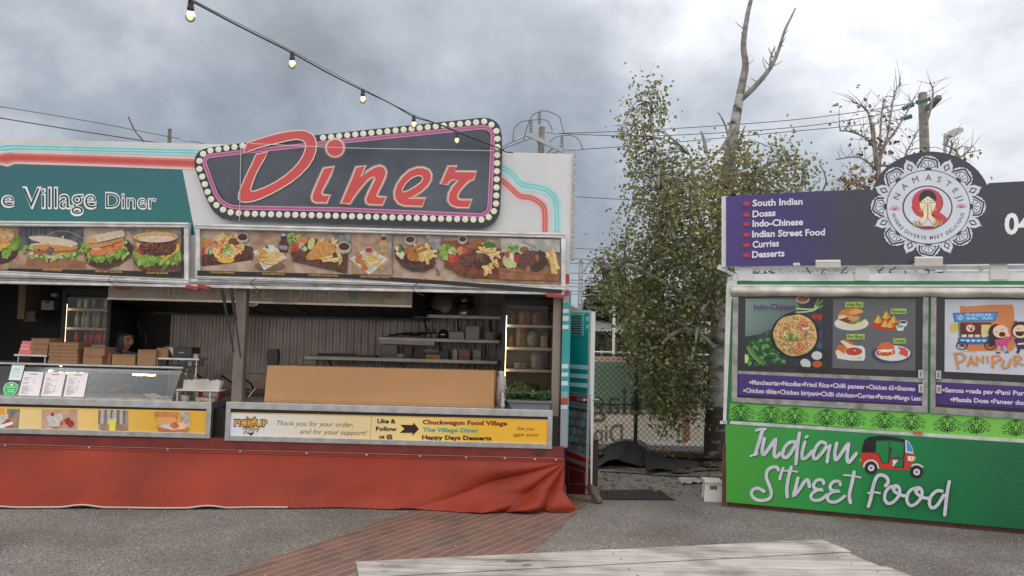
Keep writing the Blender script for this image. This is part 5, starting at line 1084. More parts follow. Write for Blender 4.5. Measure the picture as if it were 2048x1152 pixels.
# fryer baskets on the back bench
for k, x in enumerate((398, 422, 471, 508)):
    p = PY(x, 752, 9.78); c = V((p.x, 9.82, .87)); root = thing('fryer_basket', ('leftmost fryer basket handle on the back bench', 'second fryer basket from the left, left of the brown post', 'fryer basket just right of the brown post', 'fryer basket nearest the brown carton')[k], 'fryer basket', c, 'fryer baskets on the back bench')
    b = MB()
    for i in range(7):
        for y in (0, .2): b.tube([c+V((-.09+.03*i, y, 0)), c+V((-.09+.03*i, y, .12))], .003, DKMET, 4)
    for zz_ in (.0, .06, .12): b.tube([c+V((-.09, 0, zz_)), c+V((.09, 0, zz_)), c+V((.09, .2, zz_)), c+V((-.09, .2, zz_))], .003, DKMET, 4, closed=True)
    b.build('basket', root); b = MB(); b.tube([c+V((.0, .0, .12)), c+V((-.03, -.05, .2)), c+V((-.16, -.1, .3))], .011, BLACK, 6); b.build('handle', root)
b = MB(); l, r, q, t = rectpx(424, 775, 478, 815, 9.6); b.box(-3.5, -2.95, 9.66, 9.715, .4, .8, STEEL); b.box(-2.93, -2.3, 9.66, 9.715, .4, .8, STEEL); b.build('fryer_door', label='steel fryer fronts below the baskets on the back bench', cat='fryer')
b = MB(); p0, p1 = PY(489, 773, 9.6), PY(508, 756, 9.7); b.tube([V((p0.x, 9.7, .875)), V((p1.x, 9.78, 1.02))], .01, STEEL, 6); b.build('serving_tongs', label='steel tongs leaning on the back bench right of the brown post', cat='tongs')
# left dark corner: wall cupboard and dispenser
b = MB(); bx(b, 36, 570, 50, 638, 9.9, .3, M((.26, .19, .12), .6, name='timber_strip')); b.build('wall_board', label='tall light brown board on the dark left wall', cat='board')
b = MB(); bx(b, 82, 601, 107, 620, 9.9, .12, M((.32, .31, .3), .5)); l, r, q, t = rectpx(90, 603, 100, 606, 9.89); b.box(l, r, 9.885, 9.9, q, t, BLACK); b.build('towel_dispenser', label='grey white towel dispenser high on the dark left wall', cat='dispenser', bevel=.01)
b = MB(); bx(b, 48, 622, 70, 643, 9.95, .1, M((.2, .15, .1), .7, var=.3, scale=20)); b.build('notice_sheet', label='brown notices pinned beside the light brown board', cat='notice')
b = MB(); p = PY(110, 590, 9.9); b.sphere(p, .05, .04, .03, M((.4, .35, .32), .5), 10, 7); b.bar(p, p+V((-.09, .05, .02)), .02, .02, BLACK); b.build('security_camera', label='small white camera above the towel dispenser', cat='camera')
b = MB(); bx(b, 235, 633, 243, 645, 10.3, .06, M((.5, .48, .46), .5)); l, r, q, t = rectpx(238, 637, 241, 641, 10.29); b.box(l, r, 10.29, 10.3, q, t, BLACK); b.build('wall_switch', label='white switch plate on the dark wall above the woman', cat='switch')
b = MB()
for (x, y0, y1) in ((277, 643, 668), (283, 650, 660), (290, 664, 690)): b.tube([PY(x, y0, 10.25), PY(x+3, y1, 10.2)], .008, STEEL, 6)
b.build('hanging_utensil', label='steel utensils hanging on the dark wall right of the woman', cat='utensils')
# ------------------------------------------------------------ green street food trailer
KF = .8
gth = R(19.2); GU = V((math.cos(gth), -math.sin(gth), 0)); GN = V((-math.sin(gth), -math.cos(gth), 0))
G0 = V((2.33, 8.4, 0)); GP = Plane(G0, GN)
def GPo(off): return Plane(G0+GN*off, GN)
def gp(px, py, off=0.0): return GP.pt(px, py, off)
def loc_(u, d, z): p = G0+GU*u-GN*d; return V((p.x, p.y, z))
van = thing('food_trailer', 'bright green Indian street food trailer with a purple roof sign and closed picture hatches', 'food trailer', G0+GU*2.2-GN*1.0)
VR = wl(van)
GW = 4.6
def gbox(b, u0, u1, d0, d1, z0, z1, m): b.obox(loc_((u0+u1)/2, (d0+d1)/2, (z0+z1)/2), GU*(u1-u0), GN*(d1-d0), V((0, 0, z1-z0)), m)
VGREEN = M(F(34, 120, 66), .4, name='green_paint')
ztop = gp(1700, 549).z
b = MB(); gbox(b, .0, GW, .02, 2.1, .35, ztop-.02, M((.6, .6, .58), .45, name='cream_body')); b.build('trailer_body', van, bevel=.03)
def strip(b, pts, off, th, m, ms=None):
    f = [gp(x, y, off) for x, y in pts]; b.prism(f, [p-GN*th for p in f], m, ms)
# white corner post and top rail
CREAM = M((.62, .62, .59), .45, var=.12, scale=6, name='cream_trim')
b = MB(); strip(b, [(1452, 590), (1453, 568), (1458, 562), (1468, 561), (1474, 561), (1474, 580), (1463, 600), (1452, 848), (1446, 848)], .03, .08, CREAM); b.build('corner_trim', van, bevel=.006)
b = MB(); strip(b, [(1466, 548), (2160, 545), (2160, 562), (1466, 562)], .03, .06, M((.68, .69, .7), .35, .2, var=.12, name='top_rail_paint')); b.build('top_rail', van, bevel=.005)
b = MB(); strip(b, [(1466, 562), (2160, 560), (2160, 570), (1466, 568)], .024, .03, VGREEN); strip(b, [(1466, 569), (2160, 570), (2160, 574), (1466, 572.5)], .035, .04, STEEL); b.build('roof_stripe', van)
# awning roll
def awn(u, v):
    x = 1462+(2160-1462)*u; y = 573+19.5*v+.8*math.sin(u*31)*v+.8*mnoise.noise(V((u*14, 0, 1)))*v+u*(4-1.5*v)
    p = gp(x, y, .05); return p+GN*(.06*math.sin(v*math.pi)*1.0+.012*mnoise.noise(V((u*18, v*2, 4))))
b = MB(); b.grid(awn, 120, 8, M((.62, .58, .52), .7, var=.22, scale=3.5, bump=.06, bscale=14, name='stained_canvas')); b.build('awning', van, smooth=True, solid=.004)
# green face
facem = gradmat(gp(1462, 800), gp(2048, 850), [(0, F(96, 168, 74)), (.5, F(106, 176, 76)), (1, F(112, 178, 76))], VR)
b = MB(); strip(b, [(1461, 575), (2160, 578), (2160, 895), (1455, 846)], .012, .02, VGREEN); b.build('front_panel', van)
b = MB(); strip(b, [(1461, 806), (2160, 843), (2160, 888), (1456, 838)], .016, .003, facem); b.build('pattern_band', van)
# ornate pattern
a = Art(GPo(.016), .001); a.at(1380, 780, 3.066); pg = P(16, 66, 40)
def motif(cx, cy, k=1.0):
    T0 = a.T; wk = 1.45
    for sg in (-1, 1):
        def m(p): return (cx+sg*p[0]*k, cy+p[1]*k)
        a.stroke([m(p) for p in [(-3, -34), (-8, -22), (-4, -10), (-16, 2), (-40, 10), (-53, 32), (-44, 56), (-22, 62), (-2, 52)]], 3.4*wk, pg, sm=4)
        a.stroke([m(p) for p in [(-8, -26), (-26, -34), (-44, -26), (-46, -10), (-34, -4), (-28, -14), (-34, -20)]], 3.0*wk, pg, sm=4)
        a.stroke([m(p) for p in [(-3, 58), (-22, 46), (-36, 30), (-30, 14), (-16, 14), (-14, 26), (-24, 30)]], 4.2*wk, pg, sm=4)
        a.stroke([m(p) for p in [(-3, 46), (-14, 36), (-12, 20)]], 3.6*wk, pg, sm=3)
        a.ell(*m((-36, 46)), 6*k, 4*k, pg, n=9); a.ell(*m((-22, 52)), 5*k, 4*k, pg, n=8)
        for (x, y) in ((-10, -44), (-20, -40)): a.stroke([m((-1, -32)), m((x, y))], 3, pg)
        a.stroke([m(p) for p in [(-46, -6), (-66, 12), (-88, 18), (-98, 12)]], 2.4*wk, pg, sm=4)
        a.ell(*m((-58, -16)), 6, 5, pg, n=9, hole=.5); a.ell(*m((-72, -6)), 5, 4, pg, n=8, hole=.5); a.ell(*m((-84, 2)), 4, 4, pg, n=8)
        a.stroke([m(p) for p in [(-54, 40), (-70, 34), (-88, 42), (-78, 52), (-66, 48)]], 2.2*wk, pg, sm=3)
    a.stroke([(cx, cy-34*k), (cx, cy-52*k)], 3, pg); a.ell(cx, cy+64*k, 5, 9, pg, n=9); a.ell(cx, cy+36, 4, 8, pg, n=8)
for cx_ in (312, 498, 645, 840, 992, 1195, 1358, 1580, 1757, 2000, 2180, 2360): motif(cx_, 128+(cx_-312)*.0545, .9); a.build('scroll_motif', van); a = Art(GPo(.016), .001); a.at(1380, 780, 3.066)
# rail between band and lower panel
b = MB(); strip(b, [(1458, 848), (1462, 842), (2160, 886), (2160, 893)], .03, .03, ALU); b.build('lower_rail', van, bevel=.004)
b = MB(); strip(b, [(1827, 862.5), (1845, 863.5), (1845, 869), (1827, 868)], .045, .02, M((.6, .12, .02), .3, name='orange_lens')); b.build('marker_light', van, bevel=.004)
b = MB(); strip(b, [(1440, 842), (1454, 842), (1454, 848), (1440, 848)], .03, .03, WHITEP); b.build('side_latch', van, bevel=.004)
# lower skirt panel, hung a little proud and leaning out at the foot
LPn = GPo(.05)
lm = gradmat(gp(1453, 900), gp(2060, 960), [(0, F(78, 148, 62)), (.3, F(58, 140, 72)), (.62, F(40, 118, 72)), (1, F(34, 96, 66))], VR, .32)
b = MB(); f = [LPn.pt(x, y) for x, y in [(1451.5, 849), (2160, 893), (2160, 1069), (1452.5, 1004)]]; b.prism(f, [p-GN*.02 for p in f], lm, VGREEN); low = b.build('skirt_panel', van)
BRN = M((.14, .055, .035), .75, var=.2, scale=6, name='red_brown_board')
b = MB(); strip(b, [(1446, 888), (1455, 888), (1457, 1019), (1443, 1018)], .02, .06, BRN); strip(b, [(1457, 1004), (2160, 1066), (2160, 1078), (1457, 1017)], -.01, .05, BRN); b.build('base_board', van)
# lettering on the panel
WHT = M(F(196, 196, 204), .35, c2=F(180, 180, 190), scale=9, name='white_brush_print'); SHG = P(30, 74, 44); GRY = P(128, 128, 138)
strokes1 = [([(205, 132), (262, 120), (325, 118)], 34), ([(292, 125), (250, 260), (195, 440)], 46), ([(135, 462), (180, 445), (225, 432)], 26), ([(312, 238), (290, 340), (288, 420), (312, 438), (370, 365), (440, 262), (455, 262), (442, 380), (440, 450), (466, 474), (512, 430)], 46), ([(692, 280), (640, 285), (580, 340), (546, 430), (562, 475), (610, 470), (670, 390), (728, 280)], 44), ([(762, 170), (738, 320), (716, 560)], 44), ([(832, 282), (800, 400), (795, 480), (822, 495), (868, 465), (922, 400)], 42), ([(842, 225), (868, 205)], 30), ([(1096, 300), (1040, 280), (985, 330), (942, 430), (948, 490), (985, 490), (1050, 420), (1108, 340)], 42), ([(1152, 328), (1132, 420), (1116, 535)], 42), ([(1238, 300), (1215, 420), (1222, 505), (1262, 480), (1370, 322), (1390, 322), (1372, 440), (1376, 520), (1400, 540), (1440, 490), (1490, 428)], 44),
  ([(492, 640), (470, 605), (410, 605), (350, 650), (340, 740), (380, 850), (402, 930), (380, 1000), (300, 1030), (210, 1020), (155, 970), (150, 915), (190, 880), (250, 880), (308, 915)], 42), ([(552, 618), (525, 690), (510, 755)], 38), ([(655, 605), (620, 740), (600, 880), (605, 985)], 44), ([(570, 650), (650, 650), (735, 665)], 22), ([(742, 745), (715, 860), (690, 965), (760, 890), (830, 785), (870, 770), (890, 850)], 44), ([(1072, 815), (1060, 775), (1000, 765), (950, 810), (945, 860), (990, 890), (1062, 892), (980, 900), (918, 950), (912, 1000), (960, 1030), (1040, 1015), (1110, 960)], 40), ([(1285, 832), (1272, 792), (1210, 785), (1160, 830), (1158, 880), (1200, 908), (1272, 910), (1190, 920), (1130, 965), (1125, 1020), (1170, 1050), (1250, 1040), (1340, 975)], 40), ([(1462, 665), (1435, 800), (1400, 960), (1415, 1058)], 44), ([(1330, 705), (1440, 715), (1545, 738)], 22)]
strokes2 = [([(552, 735), (585, 690), (560, 630), (490, 605), (440, 640), (400, 750), (370, 900), (345, 985)], 42), ([(340, 825), (420, 815), (488, 828)], 22), ([(670, 760), (620, 745), (560, 800), (540, 890), (580, 950), (650, 930), (715, 850), (720, 770), (680, 735), (645, 755), (660, 805), (740, 850), (805, 860)], 38), ([(945, 785), (890, 770), (830, 820), (810, 910), (850, 975), (920, 955), (985, 875), (992, 795), (950, 758), (915, 780), (930, 830), (1010, 880), (1075, 888)], 38), ([(1236, 800), (1170, 800), (1100, 870), (1085, 960), (1120, 1005), (1180, 970), (1258, 850)], 40), ([(1325, 688), (1298, 830), (1270, 1090)], 42)]
a = Art(LPn, .001)
for (T, ss) in (((1480, 840, 6.4), strokes1), ((1680, 850, 6.0615), strokes2)):
    a.at(*T)
    for (p, w) in ss: a.stroke([(x+9, y+9) for x, y in p], w+4, SHG, sm=5)
    for (p, w) in ss: a.stroke(p, w, WHT, sm=5)
    rr = random.Random(4)
    for (p, w) in ss:
        if w < 30: continue
        sp = smoothpath(p, 6)
        for i in range(1, len(sp)-2):
            if rr.random() < .42:
                x, y = sp[i]; dx, dy = sp[i+1][0]-x, sp[i+1][1]-y; l = math.hypot(dx, dy) or 1; o = rr.uniform(-.22, .22)*w
                a.stroke([(x-dy/l*o, y+dx/l*o), (x-dy/l*o+dx*.8, y+dx/l*o+dy*.8)], rr.uniform(4, 9), GRY, taper=True)
a.build('street_food_lettering', low)
# rickshaw picture
a = Art(LPn, .006); a.at(1680, 850, 6.0615); rd_ = P(186, 58, 54); bk_ = P(34, 34, 36)
a.poly([(258, 335), (440, 335), (480, 370), (490, 440), (520, 465), (590, 465), (605, 410), (640, 410), (640, 510), (770, 515), (788, 345), (895, 352), (915, 420), (870, 470), (840, 540), (700, 545), (480, 525), (270, 500)], rd_)
a.stroke([(435, 190), (425, 335), (480, 365), (495, 440), (520, 465), (592, 465), (606, 190)], 9, bk_); a.stroke([(640, 515), (770, 518), (786, 210)], 10, bk_); a.stroke([(602, 185), (606, 410)], 9, P(104, 60, 44)); a.rect(596, 272, 626, 340, P(70, 56, 50))
a.poly([(262, 335), (275, 250), (300, 180), (350, 145), (500, 128), (650, 142), (790, 178), (800, 215), (700, 195), (600, 184), (435, 190), (424, 335)], bk_)
a.poly([(790, 178), (840, 205), (880, 280), (893, 350), (792, 335)], P(196, 196, 196)); a.poly([(806, 195), (838, 215), (868, 270), (884, 325), (812, 318)], P(58, 142, 190))
a.poly([(610, 383), (752, 385), (745, 418), (620, 418)], P(82, 72, 70)); a.poly([(640, 420), (708, 425), (640, 512)], P(196, 196, 200)); a.poly([(820, 378), (905, 380), (880, 442), (822, 432)], P(206, 206, 200)); a.stroke([(872, 392), (868, 420)], 5, bk_); a.stroke([(912, 395), (898, 428)], 14, P(216, 176, 80)); a.rect(242, 408, 256, 445, P(216, 176, 80))
a.stroke([(288, 505), (305, 460), (350, 432), (400, 432), (445, 465), (466, 522)], 20, P(200, 200, 200), sm=4); a.stroke([(872, 495), (900, 480), (950, 480), (1000, 508)], 20, P(200, 200, 200), sm=4)
for (x, y, r) in ((378, 520, 76), (930, 570, 78)): a.ell(x, y, r, r, P(54, 44, 42), n=26); a.ell(x, y, r*.52, r*.52, P(196, 200, 204), n=20); a.ell(x, y, r*.24, r*.24, P(86, 132, 146), n=14)
a.build('rickshaw_picture', low)
# pale mandala at the right of the panel
a = Art(LPn, .0005); a.at(1380, 780, 3.066); ml = M(F(44, 118, 74), .32, name='pale_mandala'); cx_, cy_ = 2240, 640
for ring, (r, n, w) in enumerate(((150, 8, 70), (300, 12, 90), (430, 12, 110))):
    for i in range(n):
        t = 2*math.pi*(i+.5*(ring % 2))/n; c_, s_ = math.cos(t), math.sin(t)
        def m(p): return (cx_+(p[0]*c_-p[1]*s_), cy_+(p[0]*s_+p[1]*c_)*.98)
        pts = [m(p) for p in [(r*.45, 0), (r*.62, -w*.55), (r*.85, -w*.5), (r*1.12, 0), (r*.85, w*.5), (r*.62, w*.55)]]
        if min(p[0] for p in pts) > 2390 or max(p[1]-(p[0]-1747)*.09 for p in pts) > 812 or min(p[1] for p in pts) < 320: continue
        a.stroke(pts, 5, ml, closed=True, sm=4); q = [m(p) for p in [(r*.6, 0), (r*.75, -w*.25), (r*.98, 0), (r*.75, w*.25)]]; a.stroke(q, 3, ml, closed=True, sm=3)
a.build('mandala_print', low)
# ---- hatches with pictures
HM_ = M((.33, .32, .31), .4, .5, var=.25, scale=9, bump=.04, name='hatch_alloy')
def hatch(pts_out, pts_in, name, lab):
    b = MB(); f = [gp(x, y, .035) for x, y in pts_out]; i_ = [gp(x, y, .035) for x, y in pts_in]
    b.prism(f, [p-GN*.03 for p in f], HM_, HM_, ((i_, [p-GN*.03 for p in i_]),)); f2 = [gp(x, y, .018) for x, y in pts_in]; b.prism(f2, [p-GN*.004 for p in f2], M(F(50, 50, 54), .25, name='dark_acrylic'))
    o = b.build('hatch', van, bevel=.003); o['label'] = lab; return o
hl = hatch([(1466, 588), (1857, 590), (1855, 826), (1463, 804)], [(1477, 592), (1846, 594), (1844, 812), (1474, 795)], 'hatch', 'left closed hatch with two food pictures')
hr = hatch([(1862, 590), (2160, 592), (2160, 846), (1860, 826)], [(1873, 594), (2150, 596), (2150, 832), (1871, 814)], 'hatch', 'right closed hatch with a cartoon snack cart poster')
HPl = GPo(.018)
PUR = P(70, 52, 112, .35); LAV = P(196, 192, 206); DOTY = P(206, 184, 110)
def purple(o, pts, lines, bar):
    a = Art(HPl, .002); a.at(1430, 540, 3.314); a.poly(bar, HM_); a.poly(pts, PUR)
    for (items, x0, y0, x1, y1, h) in lines:
        tot = sum(len(s_)+1.6 for s_ in items); acc = 0
        for s_ in items:
            f0, f1 = (acc+1.2)/tot, (acc+len(s_)+1.4)/tot; acc += len(s_)+1.6
            X0, X1 = x0+(x1-x0)*f0, x0+(x1-x0)*f1; Y0, Y1 = y0+(y1-y0)*f0, y0+(y1-y0)*f1
            a.ell(X0-10, Y0-h*.42, 8.5, 8.5, DOTY, n=12); a.text(s_, X0, Y0, X1, Y1, h, LAV, bold=.028)
    a.build('hatch_lettering', o)
purple(hl, [(155, 690), (1378, 748), (1378, 890), (150, 828)], [(('Mancheurian', 'Noodles', 'Fried Rice', 'Chilli paneer', 'Chicken 65', 'Shezwan'), 225, 757, 1330, 802, 31), (('Chicken tikka', 'Chicken biriyani', 'Chilli chicken', 'Curries', 'Parota', 'Mango Lassi'), 186, 811, 1372, 866, 31)], [(155, 668), (1372, 715), (1372, 745), (155, 688)])
purple(hr, [(1467, 745), (2390, 790), (2390, 935), (1467, 888)], [(('Samosa', 'vada pav', 'Pani Puri'), 1500, 808, 2062, 832, 31), (('Masala Dosa', 'Paneer dosa'), 1552, 870, 2085, 896, 31)], [(1467, 718), (2390, 765), (2390, 790), (1467, 742)])
for (o, x, y) in ((hl, 1364, 690), (hl, 1366, 785), (hr, 1482, 695), (hr, 1484, 790)):
    b = MB(); f = [gp(1430+(x+dx)/3.314, 540+(y+dy)/3.314, .048) for dx, dy in ((-17, -28), (17, -27), (17, 28), (-17, 27))]; b.prism(f, [p-GN*.02 for p in f], STEEL)
    for k in (-12, 0, 12): b.lathe(gp(1430+x/3.314, 540+(y+k)/3.314, .048), [(.008, 0), (.007, .006), (0, .007)], DKMET, 8, GN)
    b.build('hinge', o, bevel=.002)
# picture 1: fried rice
a = Art(HPl, .003); a.at(1480, 590, 7.2)
cl = [(80, 52), (1190, 55), (1180, 1050), (68, 990)]
a.poly(cl, SP((52, 54, 60), (66, 68, 74), 4)); a.poly([(80, 52), (800, 54), (870, 200), (640, 280), (470, 480), (300, 560), (74, 600)], gradmat(gp(1491, 597), gp(1560, 690), [(0, F(126, 150, 142)), (.6, F(98, 116, 112)), (1, F(70, 82, 80))], wl(hl)))
def clampx(p): return p
rr = random.Random(3)
a.ell(905, 62, 100, 60, P(180, 172, 150), n=22); a.ell(905, 62, 82, 46, SP((112, 66, 44), (170, 120, 70), 60)); a.poly([(790, 48), (1010, 48), (1010, 56), (790, 54)], P(50, 50, 54))
for p in ([(810, 195), (950, 205), (1080, 200), (1185, 155)], [(810, 250), (960, 240), (1080, 210), (1120, 150), (1186, 80)], [(1070, 200), (1090, 140), (1130, 60)]): a.stroke(p, 22, P(166, 186, 140), sm=4); a.stroke([p[-2], p[-1]], 20, P(92, 150, 70))
a.ell(1075, 310, 48, 40, P(140, 62, 48)); a.poly([(1080, 275), (1185, 272), (1185, 345), (1080, 350)], P(132, 58, 44)); a.ell(1150, 330, 20, 34, P(150, 70, 52))
a.poly([(1090, 380), (1185, 420), (1185, 780), (1100, 760)], SP((48, 54, 70), (74, 82, 100), 12))
for i in range(90):
    x, y = 100+rr.random()*560, 560+rr.random()*440
    if y < 980-(x)*.55+0 and x < 300 and y < 600: continue
    if y < 560 or y < 640-(x-100)*.25 or (x > 520 and y < 800) or y > 990+(x-68)*.05: continue
    a.ell(x, y, 34, 26, (SP((40, 84, 44), (60, 112, 58), 40), SP((70, 130, 66), (92, 150, 80), 40), SP((30, 64, 38), (50, 92, 50), 40))[i % 3], n=10, rot=rr.random()*3, noise=.35)
a.stroke([(120, 760), (230, 900), (330, 985)], 66, P(76, 120, 62), sm=3); a.stroke([(110, 775), (200, 900), (290, 985)], 12, P(120, 160, 96), sm=3)
a.poly([(70, 850), (110, 860), (130, 910), (115, 970), (70, 990)], P(160, 176, 90)); a.poly([(70, 870), (100, 880), (112, 912), (98, 960), (70, 972)], P(184, 196, 120))
a.ell(790, 580, 345, 325, P(34, 34, 38), n=40); a.ell(790, 580, 325, 305, P(48, 46, 48), n=40); a.ell(790, 580, 312, 298, SP((176, 140, 84), (206, 180, 128), 70), n=44, noise=.05)
for i in range(260):
    t = rr.random()*6.28; q = rr.random()**.5*285; x, y = 790+q*math.cos(t), 580+q*math.sin(t)*.96
    a.ell(x, y, rr.uniform(10, 22), rr.uniform(7, 13), (P(214, 190, 140), P(196, 160, 100), P(180, 128, 74), P(222, 204, 160), P(170, 84, 52), P(112, 122, 60))[i % 6], n=7, rot=rr.random()*3)
for p in ([(860, 460), (870, 410), (920, 400), (960, 430)], [(800, 810), (850, 790), (890, 750), (870, 710)]): a.stroke(p, 46, P(186, 84, 58), sm=4); a.stroke(p, 14, P(216, 140, 104), sm=4)
a.stroke([(905, 480), (950, 490), (985, 470)], 34, P(210, 190, 166), sm=3); lettuce(a, 760, 590, 80, 60, 9, 40)
a.ell(1108, 872, 78, 62, P(178, 186, 182)); a.ell(945, 985, 80, 62, P(178, 186, 182), rot=.5); a.ell(1115, 995, 74, 50, P(170, 84, 60))
a.poly([(1181, 780), (1260, 780), (1260, 1060), (1180, 1060)], P(50, 50, 54)); a.poly([(860, 1030), (1181, 1048), (1181, 1085), (860, 1066)], P(50, 50, 54))
a.text('Indo-Chinese', 200, 206, 800, 206, 80, P(76, 58, 100), bold=.02)
a.build('food_picture', hl)
# picture 2: four snacks
a = Art(HPl, .003); a.at(1650, 590, 7.2); cream = P(206, 194, 160); plate = P(196, 198, 204); out_ = P(60, 40, 30); grn = P(150, 178, 84); dk = P(24, 34, 24)
a.poly([(118, 58), (1305, 62), (1300, 1090), (106, 1050)], P(92, 94, 96, .3))
a.ell(380, 410, 246, 100, plate, n=30); a.poly([(185, 400), (190, 330), (380, 390), (590, 340), (600, 410), (480, 480), (400, 495), (280, 460)], cream); a.poly([(190, 355), (320, 320), (560, 330), (580, 350), (420, 420), (330, 410)], P(110, 62, 44)); a.poly([(340, 390), (450, 360), (575, 345), (520, 390), (400, 410)], P(84, 142, 78)); a.poly([(310, 340), (480, 295), (495, 350), (400, 380)], P(196, 140, 84))
a.poly([(185, 350), (190, 290), (230, 225), (330, 190), (460, 185), (530, 215), (555, 245), (400, 300), (280, 330)], P(190, 118, 62)); a.poly([(330, 250), (430, 200), (530, 215), (550, 245), (420, 290)], P(206, 150, 84)); a.poly([(190, 345), (195, 300), (260, 290), (330, 305), (270, 335)], cream)
a.ell(860, 430, 190, 80, P(176, 58, 50), n=28, rot=.08)
for (x, y, s_) in ((770, 350, 1), (885, 290, 1), (990, 350, 1), (870, 410, 1), (940, 420, .95)): a.poly([(x, y-65*s_), (x+68*s_, y+45*s_), (x, y+66*s_), (x-68*s_, y+45*s_)], P(206, 164, 70)); a.poly([(x, y-65*s_), (x+68*s_, y+45*s_), (x+18, y+60*s_)], P(180, 132, 54)); a.stroke([(x-66*s_, y+44*s_), (x, y+64*s_), (x+66*s_, y+44*s_)], 5, out_)
a.poly([(1060, 395), (1190, 395), (1170, 450), (1090, 450)], plate); a.ell(1125, 392, 66, 26, plate); a.ell(1125, 392, 54, 18, P(96, 50, 46)); a.poly([(1018, 455), (1145, 455), (1125, 515), (1045, 515)], plate); a.ell(1082, 455, 64, 28, plate); a.ell(1082, 452, 54, 22, P(104, 168, 110))
a.poly([(150, 820), (250, 740), (420, 725), (540, 735), (575, 780), (578, 900), (560, 945), (380, 945), (180, 915)], plate); a.poly([(160, 780), (190, 720), (270, 720), (330, 770), (290, 860), (180, 800)], P(190, 98, 58)); a.poly([(145, 800), (200, 795), (285, 850), (270, 875), (190, 860)], cream); a.poly([(250, 660), (300, 636), (420, 700), (425, 730), (330, 740)], P(190, 98, 58)); a.poly([(220, 670), (250, 648), (330, 690), (420, 735), (330, 760), (290, 730)], cream)
a.ell(415, 820, 132, 68, plate, n=26); a.ell(415, 812, 122, 58, P(166, 66, 50), n=26); a.ell(430, 800, 16, 10, P(220, 170, 90)); a.ell(495, 903, 44, 18, P(170, 184, 120)); a.ell(430, 908, 36, 14, P(190, 196, 140))
a.ell(960, 850, 290, 130, P(60, 70, 96), n=34); a.ell(978, 838, 252, 112, plate, n=34); a.poly([(1040, 745), (1150, 765), (1200, 810), (1190, 895), (1120, 870), (1060, 845), (1085, 800)], P(190, 80, 66)); a.poly([(745, 880), (750, 850), (1010, 830), (1000, 870), (930, 905), (820, 908)], cream); a.poly([(735, 850), (745, 800), (1005, 780), (1010, 845), (900, 880), (770, 870)], P(176, 78, 54))
for i in range(14): a.ell(760+rr.random()*230, 815+rr.random()*45, 14, 10, (P(206, 170, 130), P(150, 58, 44), P(214, 150, 90))[i % 3], n=8)
a.poly([(740, 800), (760, 740), (820, 685), (930, 680), (990, 720), (1003, 780), (960, 815), (840, 815)], P(190, 98, 58)); a.poly([(742, 802), (820, 785), (960, 785), (1003, 770), (960, 815), (840, 822)], P(214, 206, 186))
for (s_, x0, y0, x1, y1, w_) in (('Vada Pav', 288, 178, 552, 100, 0), ('Samosa', 945, 272, 1172, 195, 0), ('Pav Bhaji', 312, 640, 570, 562, 0), ('Dabeli', 982, 698, 1168, 625, 0)): a.rect(x0, y1, x1, y0, grn); a.text(s_, x0+16, y0-20, x1-18, y0-16, 44, dk, bold=.02)
a.build('food_picture', hl)
# picture 3: cartoon cart
a = Art(HPl, .003); a.at(1870, 590, 4.8); skin = P(214, 184, 160); hair = P(58, 44, 42)
a.poly([(95, 40), (1330, 50), (1330, 790), (92, 735)], P(184, 186, 196)); a.poly([(240, 100), (300, 110), (560, 92), (740, 92), (758, 130), (770, 500), (740, 540), (330, 540), (280, 520), (245, 420)], P(190, 122, 76)); a.stroke([(270, 540), (400, 550)], 6, P(190, 122, 76))
a.poly([(168, 172), (610, 160), (575, 250), (185, 262)], P(58, 104, 160)); a.poly([(190, 182), (590, 172), (565, 240), (200, 250)], P(76, 140, 196)); a.stroke([(245, 190), (218, 215), (245, 240), (270, 215), (250, 195), (240, 225)], 8, P(170, 206, 220)); a.text('PUNEKAR', 300, 205, 545, 203, 28, P(180, 214, 224), bold=.01); a.text('BHEL   PURI', 305, 236, 550, 234, 24, P(180, 214, 224), bold=.01)
a.poly([(240, 265), (540, 262), (540, 410), (240, 410)], P(92, 48, 46)); a.ell(180, 315, 42, 48, P(190, 168, 90), rot=.3); a.stroke([(228, 262), (235, 400)], 18, P(96, 130, 96)); a.rect(445, 285, 535, 395, P(196, 184, 120)); a.ell(340, 320, 42, 34, skin); a.stroke([(295, 290), (345, 278), (385, 300)], 10, P(186, 70, 80)); a.ell(348, 330, 14, 12, hair); a.ell(325, 314, 6, 7, hair); a.ell(356, 310, 6, 7, hair)
for i in range(4): a.rect(256+i*64, 380, 304+i*64, 405, P(200, 190, 170))
a.poly([(218, 410), (540, 408), (530, 472), (220, 475)], P(58, 96, 150)); 
for i in range(5): a.rect(245+i*52, 428, 282+i*52, 448, P(170, 200, 214))
for x in (258, 530): a.ell(x, 485, 58, 44, hair, n=22, hole=.82); a.ell(x, 485, 12, 10, hair); [a.stroke([(x, 485), (x+50*math.cos(t), 485+38*math.sin(t))], 4, hair) for t in [k*.785 for k in range(8)]]
a.ell(590, 360, 78, 80, hair, n=22); a.ell(550, 430, 34, 62, hair); a.ell(630, 350, 75, 62, skin); a.ell(645, 378, 32, 24, P(70, 28, 34)); a.stroke([(580, 350), (605, 356)], 5, hair); a.stroke([(635, 335), (655, 325)], 5, hair); a.poly([(575, 430), (690, 412), (700, 470), (690, 500), (585, 505)], P(186, 70, 120)); a.stroke([(690, 435), (730, 420), (725, 390), (695, 380)], 26, P(186, 70, 120), sm=3); a.ell(700, 385, 20, 18, skin); a.stroke([(615, 505), (605, 550)], 30, P(150, 166, 190)); a.stroke([(665, 500), (682, 548)], 28, P(150, 166, 190)); a.stroke([(590, 555), (625, 555)], 12, hair); a.stroke([(675, 548), (705, 548)], 12, hair)
